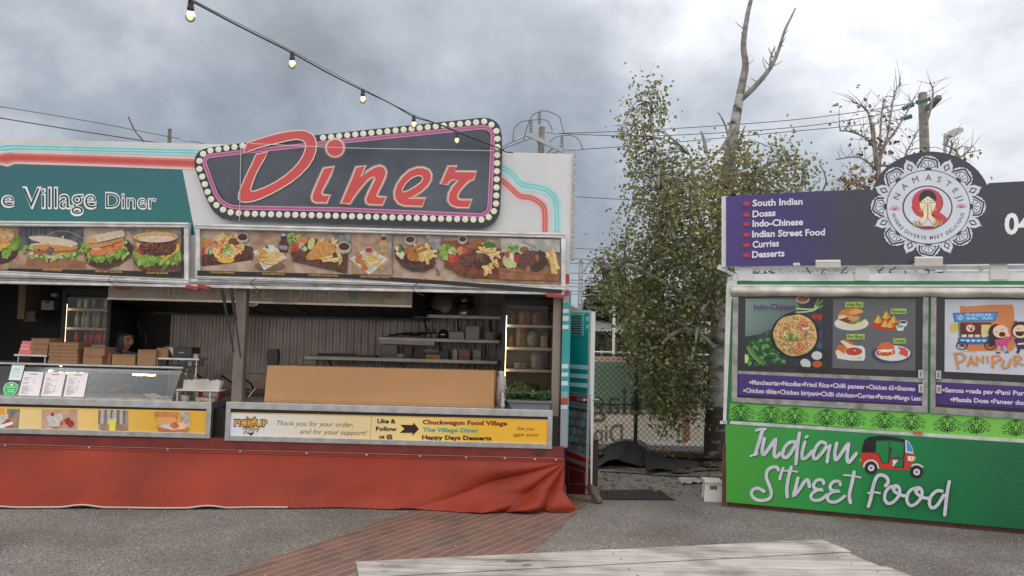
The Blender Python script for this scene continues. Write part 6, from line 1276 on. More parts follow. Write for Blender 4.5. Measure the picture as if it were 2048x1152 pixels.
a.ell(825, 340, 92, 86, hair, n=22); a.ell(820, 350, 74, 64, skin); a.poly([(770, 350), (860, 350), (850, 385), (815, 398), (780, 385)], P(70, 28, 34)); a.stroke([(790, 325), (800, 318), (810, 325)], 5, hair); a.stroke([(790, 262), (775, 252), (760, 268)], 12, hair); a.poly([(760, 420), (900, 412), (910, 520), (790, 515)], P(56, 50, 84)); a.stroke([(800, 470), (870, 465)], 18, skin); a.stroke([(810, 515), (795, 550)], 26, P(50, 56, 80))
org = P(206, 146, 66); org2 = P(176, 104, 48)
def glyph(pts, w): a.stroke([(x+7, y+3) for x, y in pts], w, org2); a.stroke(pts, w*.7, org)
for g_ in ([(190, 565), (218, 705)], [(185, 560), (250, 555), (285, 590), (270, 625), (205, 650)], [(310, 680), (345, 585), (372, 670)], [(318, 645), (362, 640)], [(402, 670), (395, 590), (462, 650), (455, 585)], [(497, 590), (502, 645)], [(545, 580), (552, 695)], [(545, 582), (610, 580), (635, 605), (560, 650)], [(655, 625), (640, 670), (660, 700), (700, 690), (722, 615)], [(755, 585), (770, 680)], [(755, 585), (810, 585), (825, 610), (775, 635), (840, 670)], [(870, 590), (876, 665)]): glyph(g_, 16)
a.build('snack_cart_poster', hr)
# ---- roof sign
FPl = GPo(.09); SGo = [(1452, 393), (1600, 384), (1738, 378)]
cxs, cys, rxs, rys = 1861, 400, 119, 97
arc = [(cxs+rxs*math.cos(R(t)), cys-rys*math.sin(R(t))) for t in range(168, 17, -6)]
pts = SGo+arc+[(1978, 366), (2160, 356), (2160, 526), (1452, 533)]
b = MB(); f = [FPl.pt(x, y) for x, y in pts]
sgm = gradmat(FPl.pt(1455, 460), FPl.pt(1760, 460), [(0, F(70, 56, 116)), (.45, F(66, 54, 104)), (.8, F(64, 62, 76)), (1, F(62, 64, 72))], VR, .28)
b.prism(f, [p-GN*.06 for p in f], sgm, WHITEP); rs = b.build('roof_sign', van)
b = MB(); q0, q1 = FPl.pt(1450, 393, -.03), FPl.pt(1450, 534, -.03); b.bar(q0, q1, .035, .07, CREAM); b.build('sign_edge', rs)
# faint floral tracery
a = Art(FPl, .0012); tm = P(86, 74, 134, .3)
rr = random.Random(8)
for (cx_, cy_) in ((1465, 430), (1475, 505), (1560, 470), (1590, 520), (1630, 400), (1500, 395), (1640, 460)):
    for ring in (14, 24, 36):
        n = 8
        for i in range(n):
            t0 = 2*math.pi*(i+ring*.1)/n; t1 = t0+2*math.pi/n; pm = (t0+t1)/2
            P3 = [(cx_+ring*.7*math.cos(t0), cy_+ring*.7*math.sin(t0)), (cx_+ring*math.cos(pm), cy_+ring*math.sin(pm)), (cx_+ring*.7*math.cos(t1), cy_+ring*.7*math.sin(t1))]
            if all(1456 < p[0] < 1700 and 398 < p[1] < 528 for p in P3): a.stroke(P3, .7, tm, sm=3, cap=False)
    if a.v: a.build('rosette', rs)
    a = Art(FPl, a.off)
so_ = a.off+.001; tw = P(204, 206, 216); ro = P(166, 60, 76)
for (s_, x0, x1, y) in (('South Indian', 1505, 1605, 411), ('Dosas', 1505, 1551, 433), ('Indo-Chinese', 1505, 1606, 452), ('Indian Street Food', 1504, 1650, 473), ('Curries', 1505, 1558, 494), ('Desserts', 1504, 1569, 514)):
    a = Art(FPl, so_); a.text(s_, x0, y+1.5, x1, y-1-(x1-x0)*.012, 13.5, tw, bold=.03, lean=.02); a.build('menu_line', rs); a = Art(FPl, so_)
    for t in (-1, -.5, 0, .5, 1): a.ell(1493+6*t*.8, y-5+abs(t)*1.5, 1.5, 4.2, ro, n=10, rot=t*1.0)
    a.ell(1493, y-1, 7, 1.6, ro, n=12); a.build('lotus_bullet', rs)
a = Art(FPl, .004); a.text('04', 2009, 468, 2066, 465, 42, P(226, 228, 232), bold=.03); a.build('phone_number', rs)
# ---- round emblem
a = Art(FPl, .004); a.at(1730, 300, 5.2346); wm = P(196, 200, 210); bm = P(60, 62, 70); cx_, cy_ = 663, 592
def scal(cx, cy, rx, ry, n, dp, rot=0.0): return [(cx+rx*(1+dp*math.cos(n*t+math.pi))*math.cos(t+rot), cy+ry*(1+dp*math.cos(n*t+math.pi))*math.sin(t+rot)) for t in [2*math.pi*k/(n*6) for k in range(n*6)]]
for i in range(8):
    t = R(22.5+45*i); x, y = cx_+520*math.cos(t)*1.0, cy_-455*math.sin(t)
    ux, uy = math.cos(t), -math.sin(t); vx, vy = -uy, ux
    def m(p): return (x+ux*p[0]+vx*p[1], y+uy*p[0]*.9+vy*p[1]*.9)
    a.poly([m(p) for p in [(-90, -85), (-10, -62), (32, -50), (68, -10), (90, 0), (68, 10), (32, 50), (-10, 62), (-90, 85)]], wm); a.stroke([m(p) for p in [(-56, 0), (-16, -28), (26, 0), (-16, 28)]], 17, bm, closed=True)
for i in range(8):
    t = R(45*i); x, y = cx_+475*math.cos(t), cy_-415*math.sin(t); ux, uy = math.cos(t), -math.sin(t)
    a.poly(scal(x, y, 126, 117, 18, .03, -t), wm)
    q = [(x+102*(1+.07*math.cos(5*(k*.13)))*math.cos(k*.13-t-1.63), y+95*(1+.07*math.cos(5*(k*.13)))*math.sin(k*.13-t-1.63)) for k in range(26)]; a.stroke(q, 19, bm)
    q = [(x+76*(1+.05*math.cos(5*(k*.13)))*math.cos(k*.13-t-1.63), y+70*(1+.05*math.cos(5*(k*.13)))*math.sin(k*.13-t-1.63)) for k in range(26)]; a.stroke(q, 10, bm)
    for k in range(-2, 3):
        an = -t+k*.55; a.stroke([(x-30*ux+28*math.cos(an), y-26*uy+26*math.sin(an)), (x-30*ux+84*math.cos(an), y-26*uy+78*math.sin(an))], 21, bm, taper=True)
    a.ell(x-40*ux, y-36*uy, 36, 33, bm, n=16)
a.ell(cx_, cy_+5, 440, 388, wm, n=60); a.stroke([(cx_+437*math.cos(k*.105), cy_+5+386*math.sin(k*.105)) for k in range(60)], 8, bm, closed=True)
a.build('emblem_mandala', rs)
a = Art(FPl, a.off+.001); a.at(1730, 300, 5.2346)
a.arctext('NAMASTEJI', 660, 598, 318, 278, 170, 10, 66, bm, bold=0.0, wide=1.05)
a.arctext('WHERE DIVERSE MEET DELICIOUS', 660, 600, 388, 336, 190, 350, 38, bm, bold=.012, wide=.95)
lotus = P(196, 70, 84)
for (x, y) in ((311, 612), (1008, 588)):
    for k in range(-3, 4): an = R(-90+k*24); a.stroke([(x, y+18), (x+52*math.cos(an)*(1+.22*abs(k)/3), y+16+48*math.sin(an))], 15, lotus, taper=True)
a.build('emblem_lettering', rs)
a = Art(FPl, a.off+.001); a.at(1730, 300, 5.2346); rdh = P(186, 74, 84); rdd_ = P(150, 56, 66); sk_ = P(222, 206, 172); hr_ = P(56, 54, 60); gd_ = P(196, 158, 84)
a.ell(655, 600, 262, 228, bm, n=48); a.ell(655, 600, 248, 215, wm, n=48)
a.poly([(500, 640), (560, 690), (640, 700), (780, 668), (840, 700), (858, 728), (800, 790), (730, 720), (560, 690)], rdh); a.ell(655, 552, 165, 150, rdd_, n=36); a.ell(650, 548, 158, 145, rdh, n=36); a.stroke([(500, 600), (545, 670), (640, 698), (700, 660), (780, 668), (850, 725)], 30, rdh, sm=4); a.stroke([(505, 590), (560, 665), (650, 690)], 4, P(100, 34, 44), sm=4); a.stroke([(680, 665), (760, 700), (820, 750)], 4, P(100, 34, 44), sm=4)
a.ell(655, 510, 92, 92, hr_, n=30); a.poly([(572, 555), (605, 520), (660, 484), (715, 520), (742, 552), (735, 600), (700, 655), (655, 680), (610, 650), (578, 600)], sk_)
for (x, sgn) in ((605, 1), (705, -1)): a.stroke([(x-26, 542+2*sgn), (x, 552), (x+26, 545-4*sgn)], 5, hr_, sm=3); a.stroke([(x-24, 532), (x, 524), (x+20, 530)], 4, hr_, sm=3)
a.ell(658, 522, 7, 7, P(150, 40, 40)); a.ell(578, 630, 12, 9, gd_); a.ell(738, 625, 12, 9, gd_)
for q in ([(648, 545), (656, 560), (655, 715), (600, 785), (555, 745), (612, 692), (608, 625), (630, 580)], [(668, 548), (690, 590), (700, 690), (765, 745), (722, 788), (660, 712), (660, 560)]): a.poly(q, sk_); a.stroke(q, 4, hr_, closed=True)
a.stroke([(658, 560), (657, 640)], 4, hr_)
for k in range(5):
    a.stroke([(512+k*20, 742+k*3), (508+k*21, 770+k*2), (520+k*20, 795)], 11, (gd_, P(160, 116, 60))[k % 2], sm=3); a.stroke([(800-k*18, 740-k*2), (798-k*18, 765), (780-k*18, 786)], 11, (gd_, P(160, 116, 60))[k % 2], sm=3)
a.ell(655, 812, 84, 16, P(140, 60, 70))
a.build('praying_woman_emblem', rs)
# ---- supports, floodlights, cabling under the sign
for (x0, x1, y0, y1) in ((1477, 1505, 534, 561), (1710, 1739, 531, 561), (1981, 2015, 529, 559)):
    b = MB(); strip(b, [(x0, y0-12), (x1, y0-12), (x1, y1), (x0, y1)], .05, .05, WHITEP); b.build('sign_bracket', van, bevel=.003)
b = MB(); p, q = gp(1470, 538, -.1), gp(2160, 534, -.1); b.bar(p, q, .05, .04, CREAM); p, q = gp(1550, 547, -.5), gp(2160, 545, -.5); b.bar(p, q, .04, .04, CREAM)
for x in (1548, 1640, 1830, 1960): b.bar(gp(x, 536, -.1), gp(x+9, 552, -.5), .03, .03, CREAM)
b.bar(gp(1440, 535, .02), gp(1478, 556, -.02), .05, .03, CREAM); b.bar(gp(1436, 533, .02), gp(1452, 540, .02), .05, .05, CREAM)
b.build('sign_frame', van)
b = MB(); rr = random.Random(5)
for k in range(7):
    x = 1610+k*38+rr.uniform(-10, 10); b.tube(smoothpath([gp(x, 534, .02), gp(x+rr.uniform(-14, 14), 545, .0), gp(x+rr.uniform(-20, 25), 551, -.06), gp(x+rr.uniform(10, 40), 540+rr.uniform(0, 8), -.06)], 5), .006, BLACK, 5)
b.build('sign_cable', van)
for (x0, x1, y0, y1) in ((1631, 1681, 519, 534), (1829, 1885, 512, 532)):
    b = MB(); c = gp((x0+x1)/2, (y0+y1)/2, .26); w = (gp(x1, y1, .26)-gp(x0, y1, .26)).length; h = (gp(x0, y0, .26)-gp(x0, y1, .26)).length
    up = (V((0, 0, 1))+GN*.35).normalized(); nn_ = GU.cross(up); b.obox(c, GU*w, up*h*.8, nn_*.05, M((.7, .7, .66), .4, name='lamp_housing')); b.obox(c-up*h*.5, GU*w*1.06, up*h*.35, nn_*.09, M((.45, .44, .41), .45, name='lamp_back')); b.bar(c-up*h*.5, gp((x0+x1)/2, y1+6, .0), .025, .025, CREAM)
    b.build('floodlight', van, bevel=.006)
b = MB(); c = gp(1593, 529, .12); b.obox(c, GU*.07, GN*.05, V((0, 0, .03)), WHITEP); b.build('sign_clamp', van, bevel=.005)
KF = .97
# ------------------------------------------------------------ fence, trees, poles behind
FY = 11.95
gpost = M((.03, .04, .035), .5, name='dark_green_post')
fence = thing('chain_link_fence', 'dark chain link fence between the two trailers', 'fence', (2.5, FY, 0))
ft = 1.5
for x in (.55, 1.95, 3.25, 4.6, 6.0):
    b = MB(); b.tube([V((x, FY+.03, 0)), V((x, FY+.03, ft+.08))], .03, gpost, 8); b.build('fence_post', fence)
b = MB()
for z in (ft, .75, .06): b.tube([V((.3, FY, z)), V((6.2, FY, z))], .008 if z != ft else .014, gpost, 5)
b.build('fence_rail', fence)
b = MB(); WM_ = M((.045, .05, .048), .5, .3, name='fence_wire'); x = .3-1.5
while x < 6.2:
    for s_ in (1, -1):
        x0, z0, x1, z1 = (x, .06, x+ft-.06, ft) if s_ > 0 else (x+ft-.06, .06, x, ft)
        # clip to the fence run
        pts = []
        for k in range(13):
            t = k/12; px_, pz_ = x0+(x1-x0)*t, z0+(z1-z0)*t
            if .3 <= px_ <= 6.2: pts.append(V((px_, FY+.006*s_, pz_)))
        if len(pts) > 1: b.tube([pts[0], pts[-1]], .0032, WM_, 4, cap=False)
    x += .088
b.build('wire_mesh', fence)
def thinmat(c):
    m, nt, b, L = newmat('banner_mesh'); b.inputs['Base Color'].default_value = (*c, 1); b.inputs['Roughness'].default_value = .8
    tr = nn(nt, 'ShaderNodeBsdfTranslucent'); tr.inputs[0].default_value = (*c, 1); mx = nn(nt, 'ShaderNodeMixShader'); mx.inputs[0].default_value = .5
    L.new(b.outputs[0], mx.inputs[1]); L.new(tr.outputs[0], mx.inputs[2]); L.new(mx.outputs[0], nt.nodes['Material Output'].inputs['Surface']); return m
# printed banner on the far side of the fence, seen from behind, so its words run backwards
BP = Plane((0, FY+.06, 0), (0, -1, 0))
b = MB(); x0, x1 = .2, 3.75; zt_, zb_ = ft-.04, .22
def ban(u, v): return V((x0+(x1-x0)*u, FY+.06+.02*math.sin(u*23)*(.4+.6*v), zb_+(zt_-zb_)*v))
b.grid(ban, 60, 6, thinmat(F(166, 158, 146, 1.9))); bn = b.build('fence_banner', label='faded teal and beige banner hung behind the chain link fence, words reversed', cat='banner', smooth=True, loc=(1.8, FY+.06, .22))
a = Art(BP, .025); gm_ = thinmat(F(122, 144, 132, 1.8)); pk = thinmat(F(176, 142, 126, 1.7)); bg_ = thinmat(F(164, 156, 144, 1.9)); dl = thinmat(F(112, 130, 118, 1.8)); dl2 = thinmat(F(146, 140, 128, 1.9)); ol = thinmat(F(164, 160, 148, 1.9))
a.poly([(1180, 722), (1366, 726), (1366, 822), (1180, 820)], gm_); a.poly([(1180, 712), (1370, 716), (1370, 724), (1180, 720)], pk); a.poly([(1366, 735), (1378, 736), (1380, 880), (1364, 890)], pk); a.poly([(1180, 822), (1366, 824), (1366, 830), (1180, 828)], pk)
a.text('Village', 1148, 826, 1332, 830, 56, ol, bold=.03, mirror=True); a.text('Village', 1150, 826, 1330, 830, 55, dl, bold=-.005, mirror=True)
a.text('Diner', 1148, 884, 1247, 887, 41, ol, bold=.03, mirror=True); a.text('Diner', 1150, 884, 1245, 887, 40, dl2, bold=-.005, mirror=True)
a.build('banner_print', bn)
# leaf litter at the foot of the tree
b = MB(); rr = random.Random(11); lm = [M((.16, .085, .04), .8), M((.1, .055, .03), .8), M((.24, .14, .06), .8), M((.06, .04, .025), .8)]
for i in range(4200):
    x, y = rr.uniform(.9, 4.6), 11.9-abs(rr.gauss(0, .55))-rr.random()*.2
    if rr.random() < .12: x, y = rr.uniform(.9, 4.2), rr.uniform(8.6, 11.5)
    s_ = rr.uniform(.02, .045); an = rr.random()*6.28; c = V((x, y, (.06 if y > 11.3 else .008)+rr.random()*.02)); d = V((math.cos(an), math.sin(an), rr.uniform(-.2, .3)))*s_; e = V((-math.sin(an), math.cos(an), rr.uniform(-.3, .3)))*s_*.55
    b.add([c-d, c+e, c+d, c-e], [(0, 1, 2, 3)], lm[i % 4])
b.build('leaf_litter', kind='stuff', loc=(2.5, 11, 0), label='brown fallen leaves on the soil under the birch', cat='leaves')
b = MB(); b.grid(lambda u, v: V((.7+5*u, 11.05+1.6*v+.25*mnoise.noise(V((u*6, 0, 3)))*(1-v), .004+.05*min(1, v*2.2))), 40, 8, M((.05, .035, .025), .95, var=.4, scale=12, bump=.5, bscale=40, name='dark_soil')); b.build('garden_soil', kind='structure', loc=(0, 0, 0), smooth=True)
# ---- trees
BARK = M((.36, .34, .31), .85, c2=(.07, .06, .055), scale=7, sharp=(.46, .56), bump=.4, bscale=22, name='birch_bark')
BARKD = M((.12, .1, .085), .9, var=.3, scale=8, bump=.3, bscale=25, name='brown_bark'); BARKG = M((.27, .255, .23), .85, var=.3, scale=9, bump=.3, bscale=25, name='grey_deadwood')
def inpoly(x, y, P_):
    c = False; n = len(P_)
    for i in range(n):
        (x0, y0), (x1, y1) = P_[i], P_[i-1]
        if (y0 > y) != (y1 > y) and x < (x1-x0)*(y-y0)/(y1-y0)+x0: c = not c
    return c
def leafcloud(b, centres, per, sig, size, mats, rr, droop=.9, zs=1.15):
    for c in centres:
        ml = rr.choice(mats)
        for k in range(rr.randint(int(per*.5), int(per*1.4))):
            p = c+V((rr.gauss(0, sig), rr.gauss(0, sig), rr.gauss(0, sig*zs)-abs(rr.gauss(0, sig*.6))))
            d = V((rr.uniform(-1, 1), rr.uniform(-1, 1), rr.uniform(-1.2, .3)*droop)).normalized(); e = d.cross(V((rr.uniform(-1, 1), rr.uniform(-1, 1), rr.uniform(-1, 1)))).normalized(); s_ = size*rr.uniform(.7, 1.35)
            f = d.cross(e)*s_*.12
            b.add([p, p+d*s_*.42+e*s_*.4+f, p+d*s_, p+d*s_*.42-e*s_*.4+f], [(0, 1, 2, 3)], ml if rr.random() < .6 else rr.choice(mats))
def sample(polys, rr, Y, dy):
    out = []
    for (P_, n) in polys:
        xs = [p[0] for p in P_]; ys = [p[1] for p in P_]; k = 0
        while k < n:
            x, y = rr.uniform(min(xs), max(xs)), rr.uniform(min(ys), max(ys))
            if inpoly(x, y, P_): out.append(PY(x, y, Y+rr.gauss(0, dy))); k += 1
    return out
def twigs(b, limbs, centres, rr, mat, r=.006):
    nodes = [p for l in limbs for p in smoothpath(l, 4)]
    for c in centres:
        best = min((q for q in nodes if q.z < c.z+.35), key=lambda q: (q-c).length, default=None)
        if best is None or (best-c).length > 2.2: continue
        m = (best+c)/2+V((0, 0, .12*(best-c).length))+V((rr.gauss(0, .04), rr.gauss(0, .04), 0))
        b.tube([best, (best+m)/2+V((0, 0, .02)), m, c, c+(c-m)*.35+V((0, 0, -.06))], [r*1.7, r*1.4, r*1.1, r*.7, r*.35], mat, 4, cap=False)
def birchbark():
    m, nt, b, L = newmat('birch_bark'); tc = nn(nt, 'ShaderNodeTexCoord'); b.inputs['Roughness'].default_value = .85
    mp = nn(nt, 'ShaderNodeMapping'); mp.inputs['Scale'].default_value = (5, 5, 9); L.new(tc.outputs['Object'], mp.inputs[0])
    nz = nn(nt, 'ShaderNodeTexNoise'); nz.inputs['Detail'].default_value = 7; nz.inputs['Scale'].default_value = 1; L.new(mp.outputs[0], nz.inputs['Vector'])
    sp = nn(nt, 'ShaderNodeSeparateXYZ'); L.new(tc.outputs['Object'], sp.inputs[0])
    mr = nn(nt, 'ShaderNodeMapRange'); mr.inputs[1].default_value = .35; mr.inputs[2].default_value = 1.35; mr.inputs[3].default_value = .15; mr.inputs[4].default_value = -.05; L.new(sp.outputs['Z'], mr.inputs[0])
    ad = nn(nt, 'ShaderNodeMath', operation='ADD'); L.new(nz.outputs['Fac'], ad.inputs[0]); L.new(mr.outputs[0], ad.inputs[1])
    rp = nn(nt, 'ShaderNodeValToRGB'); E = rp.color_ramp.elements; E[0].position = .45; E[0].color = (.38, .365, .34, 1); E[1].position = .6; E[1].color = (.06, .052, .045, 1); L.new(ad.outputs[0], rp.inputs[0]); L.new(rp.outputs[0], b.inputs['Base Color'])
    bp = nn(nt, 'ShaderNodeBump'); bp.inputs['Strength'].default_value = .5; bp.inputs['Distance'].default_value = .02; L.new(nz.outputs['Fac'], bp.inputs['Height']); L.new(bp.outputs[0], b.inputs['Normal']); return m
BARK = birchbark()
TY = 11.5; rr = random.Random(21)
birch = thing('birch_tree', 'leafy birch with a pale trunk and a bare dead top behind the fence gap', 'tree', (PY(1430, 905, TY).x, TY, 0))
trunkp = [PY(1430, 905, TY), PY(1430, 860, TY), PY(1434, 760, TY), PY(1440, 640, TY), PY(1444, 520, TY), PY(1452, 400, TY), PY(1460, 310, TY), PY(1471, 240, TY), PY(1480, 190, TY)]; trunkp[0].z = -.05
b = MB(); b.tube(smoothpath(trunkp, 5), [(.17-.0022*i*1.0) if i < 20 else .125-.0032*(i-20) for i in range(41)], BARK, 12); b.build('trunk', birch, smooth=True)
dead1 = [PY(1478, 200, TY), PY(1486, 160, TY), PY(1491, 130, TY), PY(1487, 95, TY), PY(1490, 60, TY), PY(1497, 20, TY), PY(1504, -10, TY), PY(1508, -50, TY)]
dead2 = [PY(1483, 198, TY), PY(1505, 178, TY-.1), PY(1530, 150, TY-.15), PY(1545, 128, TY-.2), PY(1557, 100, TY-.2), PY(1570, 60, TY-.25), PY(1582, 35, TY-.25), PY(1591, 16, TY-.25)]
dead3 = [PY(1541, 138, TY-.2), PY(1541, 115, TY-.2), PY(1550, 92, TY-.2)]
b = MB(); sp = smoothpath(dead1, 4); b.tube(sp, [.064-.044*i/len(sp) for i in range(len(sp))], BARKG, 8); sp = smoothpath(dead2, 4); b.tube(sp, [.045-.036*i/len(sp) for i in range(len(sp))], BARKG, 7); b.tube(dead3, [.022, .016, .008], BARKG, 6)
for (x, y, dx, dy) in ((1486, 68, -4, -3), (1494, 136, 3, -1), (1546, 115, -10, -20), (1556, 96, 12, -6), (1524, 155, -4, 3)): b.tube([PY(x, y, TY-.1), PY(x+dx, y+dy, TY-.12)], [.014, .005], BARKG, 5)
for (pts, r_) in (([(1462, 300), (1452, 255), (1440, 230), (1435, 225)], .02), ([(1470, 250), (1440, 300), (1400, 330), (1380, 345)], .03), ([(1458, 330), (1475, 290), (1490, 252)], .03), ([(1412, 305), (1408, 280), (1402, 262)], .035), ([(1455, 245), (1480, 268), (1490, 262)], .014)):
    P3 = [PY(x, y, TY-.15) for x, y in pts]; b.tube(smoothpath(P3, 3), [r_*(1-.7*i/(3*(len(P3)-1))) for i in range(3*(len(P3)-1)+1)], BARKG, 6)
for (sp_, n_) in ((smoothpath(dead2, 4), 9), (smoothpath(dead1, 4), 5)):
    for _ in range(n_):
        p = sp_[rr.randrange(4, len(sp_)-1)]; d = V((rr.uniform(-1, 1), rr.uniform(-.5, .5), rr.uniform(.0, 1))).normalized()*rr.uniform(.06, .22); b.tube([p, p+d*.6, p+d+V((0, 0, .02))], [.008, .006, .003], BARKG, 5)
b.build('dead_limb', birch, smooth=True)
lim = [[(1436, 640, 0), (1400, 560, -.4), (1350, 480, -.7), (1320, 380, -.8), (1308, 280, -.8), (1300, 190, -.8)], [(1438, 600, 0), (1390, 600, -.5), (1320, 560, -.9), (1260, 530, -1.0), (1215, 540, -1.0)], [(1446, 520, 0), (1470, 420, -.4), (1510, 350, -.6), (1560, 320, -.7), (1605, 340, -.7)], [(1440, 560, 0), (1405, 460, .4), (1390, 380, .5), (1380, 310, .5)], [(1434, 700, 0), (1380, 660, -.6), (1330, 680, -.9), (1290, 740, -1)], [(1436, 660, 0), (1420, 600, -.8), (1400, 640, -1.1), (1380, 740, -1.2)], [(1444, 540, 0), (1500, 480, .4), (1560, 440, .5), (1640, 470, .5)]]
limbs = [[PY(x, y, TY+d) for x, y, d in l] for l in lim]
b = MB()
for l in limbs: sp = smoothpath(l, 4); n = len(sp); b.tube(sp, [.045*(1-.85*i/n)+.004 for i in range(n)], BARK, 7)
polys = [([(1310, 520), (1450, 430), (1450, 600), (1412, 640), (1408, 800), (1340, 830), (1290, 770), (1250, 680), (1260, 600)], 270), ([(1190, 540), (1240, 490), (1320, 440), (1340, 600), (1265, 640), (1205, 590)], 70), ([(1190, 545), (1215, 500), (1240, 520), (1225, 580)], 12), ([(1245, 235), (1298, 165), (1330, 200), (1340, 300), (1400, 400), (1335, 480), (1245, 460), (1262, 350)], 100), ([(1395, 345), (1455, 300), (1545, 285), (1618, 335), (1610, 385), (1560, 400), (1460, 440), (1385, 430)], 90), ([(1330, 330), (1455, 310), (1460, 520), (1290, 520)], 100), ([(1440, 390), (1640, 390), (1720, 560), (1440, 640)], 80), ([(1240, 640), (1300, 620), (1330, 760), (1290, 750)], 36), ([(1300, 740), (1400, 740), (1385, 790), (1340, 830), (1310, 810)], 60)]
cen = sample(polys, rr, TY-.35, .55)
twigs(b, limbs+[trunkp], cen, rr, BARKD); b.build('branches', birch, smooth=True)
def leafm(c):
    m, nt, b, L = newmat('leaf'); tc = nn(nt, 'ShaderNodeTexCoord'); nz = nn(nt, 'ShaderNodeTexNoise'); nz.inputs['Scale'].default_value = 6; L.new(tc.outputs['Object'], nz.inputs['Vector'])
    rp = nn(nt, 'ShaderNodeValToRGB'); rp.color_ramp.elements[0].position = .3; rp.color_ramp.elements[1].position = .7; rp.color_ramp.elements[0].color = (*[v*.7 for v in c], 1); rp.color_ramp.elements[1].color = (*[v*1.2 for v in c], 1); L.new(nz.outputs['Fac'], rp.inputs[0]); L.new(rp.outputs[0], b.inputs['Base Color'])
    b.inputs['Roughness'].default_value = .5; tr = nn(nt, 'ShaderNodeBsdfTranslucent'); L.new(rp.outputs[0], tr.inputs[0]); mx = nn(nt, 'ShaderNodeMixShader'); mx.inputs[0].default_value = .27
    L.new(b.outputs[0], mx.inputs[1]); L.new(tr.outputs[0], mx.inputs[2]); L.new(mx.outputs[0], nt.nodes['Material Output'].inputs['Surface']); return m
LV = [leafm(c) for c in ((.2, .22, .075), (.155, .19, .065), (.25, .25, .095), (.31, .24, .09), (.34, .195, .075), (.105, .135, .055))]
b = MB(); leafcloud(b, cen, 27, .1, .056, [LV[0], LV[1], LV[0], LV[2], LV[1], LV[5], LV[0], LV[2], LV[3]], rr, zs=2.0)
up = sample([polys[4], polys[5]], rr, TY-.6, .4); leafcloud(b, up, 6, .12, .056, [LV[3], LV[4], LV[2], LV[0]], rr); b.build('crown', birch)
# plane tree with brown leaves
TY2 = 17.0; rr = random.Random(5)
pt_ = thing('plane_tree', 'nearly bare tree with curled brown leaves rising behind the round emblem', 'tree', (PY(1760, 420, TY2).x, TY2, 0))
def L2(*pts): return [PY(x, y, TY2+d) for x, y, d in pts]
limbs = [L2((1762, 640, 0), (1760, 500, 0), (1758, 400, 0), (1756, 330, 0), (1750, 290, 0), (1746, 245, 0)), L2((1756, 330, 0), (1775, 270, .2), (1782, 225, .3), (1790, 185, .3), (1803, 166, .3)), L2((1752, 300, 0), (1730, 275, -.2), (1700, 263, -.3), (1680, 262, -.3)), L2((1752, 340, 0), (1740, 240, -.1), (1728, 215, -.1), (1705, 203, -.2)), L2((1756, 330, 0), (1800, 330, -.3), (1815, 300, -.3), (1838, 258, -.3)), L2((1756, 310, 0), (1790, 262, -.2), (1815, 222, -.2), (1830, 192, -.2)), L2((1760, 330, 0), (1762, 240, .2), (1768, 200, .2)), L2((1758, 345, 0), (1720, 315, .2), (1672, 319, .3)), L2((1760, 400, 0), (1720, 370, .2), (1690, 365, .3)), L2((1800, 420, 0), (1880, 330, .4), (1902, 300, .4), (1902, 279, .4)), L2((1880, 330, .4), (1925, 312, .5), (1945, 292, .5)), L2((1920, 320, .4), (1910, 300, .3), (1885, 288, .3)), L2((1852, 250, 1), (1863, 210, 1), (1866, 182, 1), (1860, 165, 1))]
b = MB()
for i, l in enumerate(limbs):
    sp = smoothpath(l, 4); n = len(sp); r0 = .085 if i == 0 else .024; b.tube(sp, [r0*(1-.8*k/n)+.006 for k in range(n)], BARKG, 7)
limbs[0][0].z
cen = sample([([(1690, 360), (1740, 330), (1800, 250), (1850, 330), (1800, 380), (1700, 375)], 34), ([(1675, 200), (1760, 200), (1800, 300), (1740, 310), (1690, 290)], 16), ([(1660, 360), (1760, 340), (1760, 380), (1670, 380)], 26), ([(1880, 290), (1950, 290), (1940, 330), (1890, 330)], 7)], rr, TY2, .5)
twigs(b, limbs, cen, rr, BARKD, .006)
for l in limbs[1:]:
    sp = smoothpath(l, 4)
    for k in range(3, len(sp)-1):
        for _ in range(2):
            d = V((rr.uniform(-1, 1), rr.uniform(-.6, .6), rr.uniform(.1, 1.1))).normalized()*rr.uniform(.15, .55); p = sp[k]; b.tube([p, p+d*.5+V((0, 0, .02)), p+d+V((rr.gauss(0, .05), 0, .03))], [.007, .005, .0025], BARKD, 4, cap=False)
b.build('branches', pt_, smooth=True)
b = MB(); b.tube([V((PY(1762, 640, TY2).x, TY2, -.05)), PY(1762, 640, TY2)], [.14, .11], BARKG, 10); b.build('trunk', pt_, smooth=True)
b = MB(); leafcloud(b, cen, 6, .17, .1, [LV[3], LV[4], M((.13, .07, .035), .7)], rr); b.build('crown', pt_)
b = MB(); P3 = [PY(1642, 388, 14), PY(1652, 365, 14), PY(1648, 345, 14), PY(1639, 328, 14)]; b.tube(smoothpath(P3, 3), [.02, .018, .016, .014, .014, .013, .012, .01, .008, .006], BARKD, 5); b.tube([PY(1640, 395, 14), PY(1646, 600, 14), V((PY(1646, 600, 14).x, 14, 0))], .02, BARKD, 6); b.build('bare_sapling', label='single bare twig standing up behind the purple roof sign', cat='sapling')
# twig and stub behind the diner roof
b = MB(); b.tube(smoothpath([PY(257, 234, 14), PY(268, 258, 14), PY(276, 270, 14), PY(287, 284, 14), PY(300, 330, 14)], 3), .013, BARKD, 5); b.tube([PY(300, 330, 14), V((PY(300, 330, 14).x, 14, 0))], .03, BARKD, 6); b.build('bare_sapling', label='thin bare branch poking up behind the diner roof at left', cat='sapling')
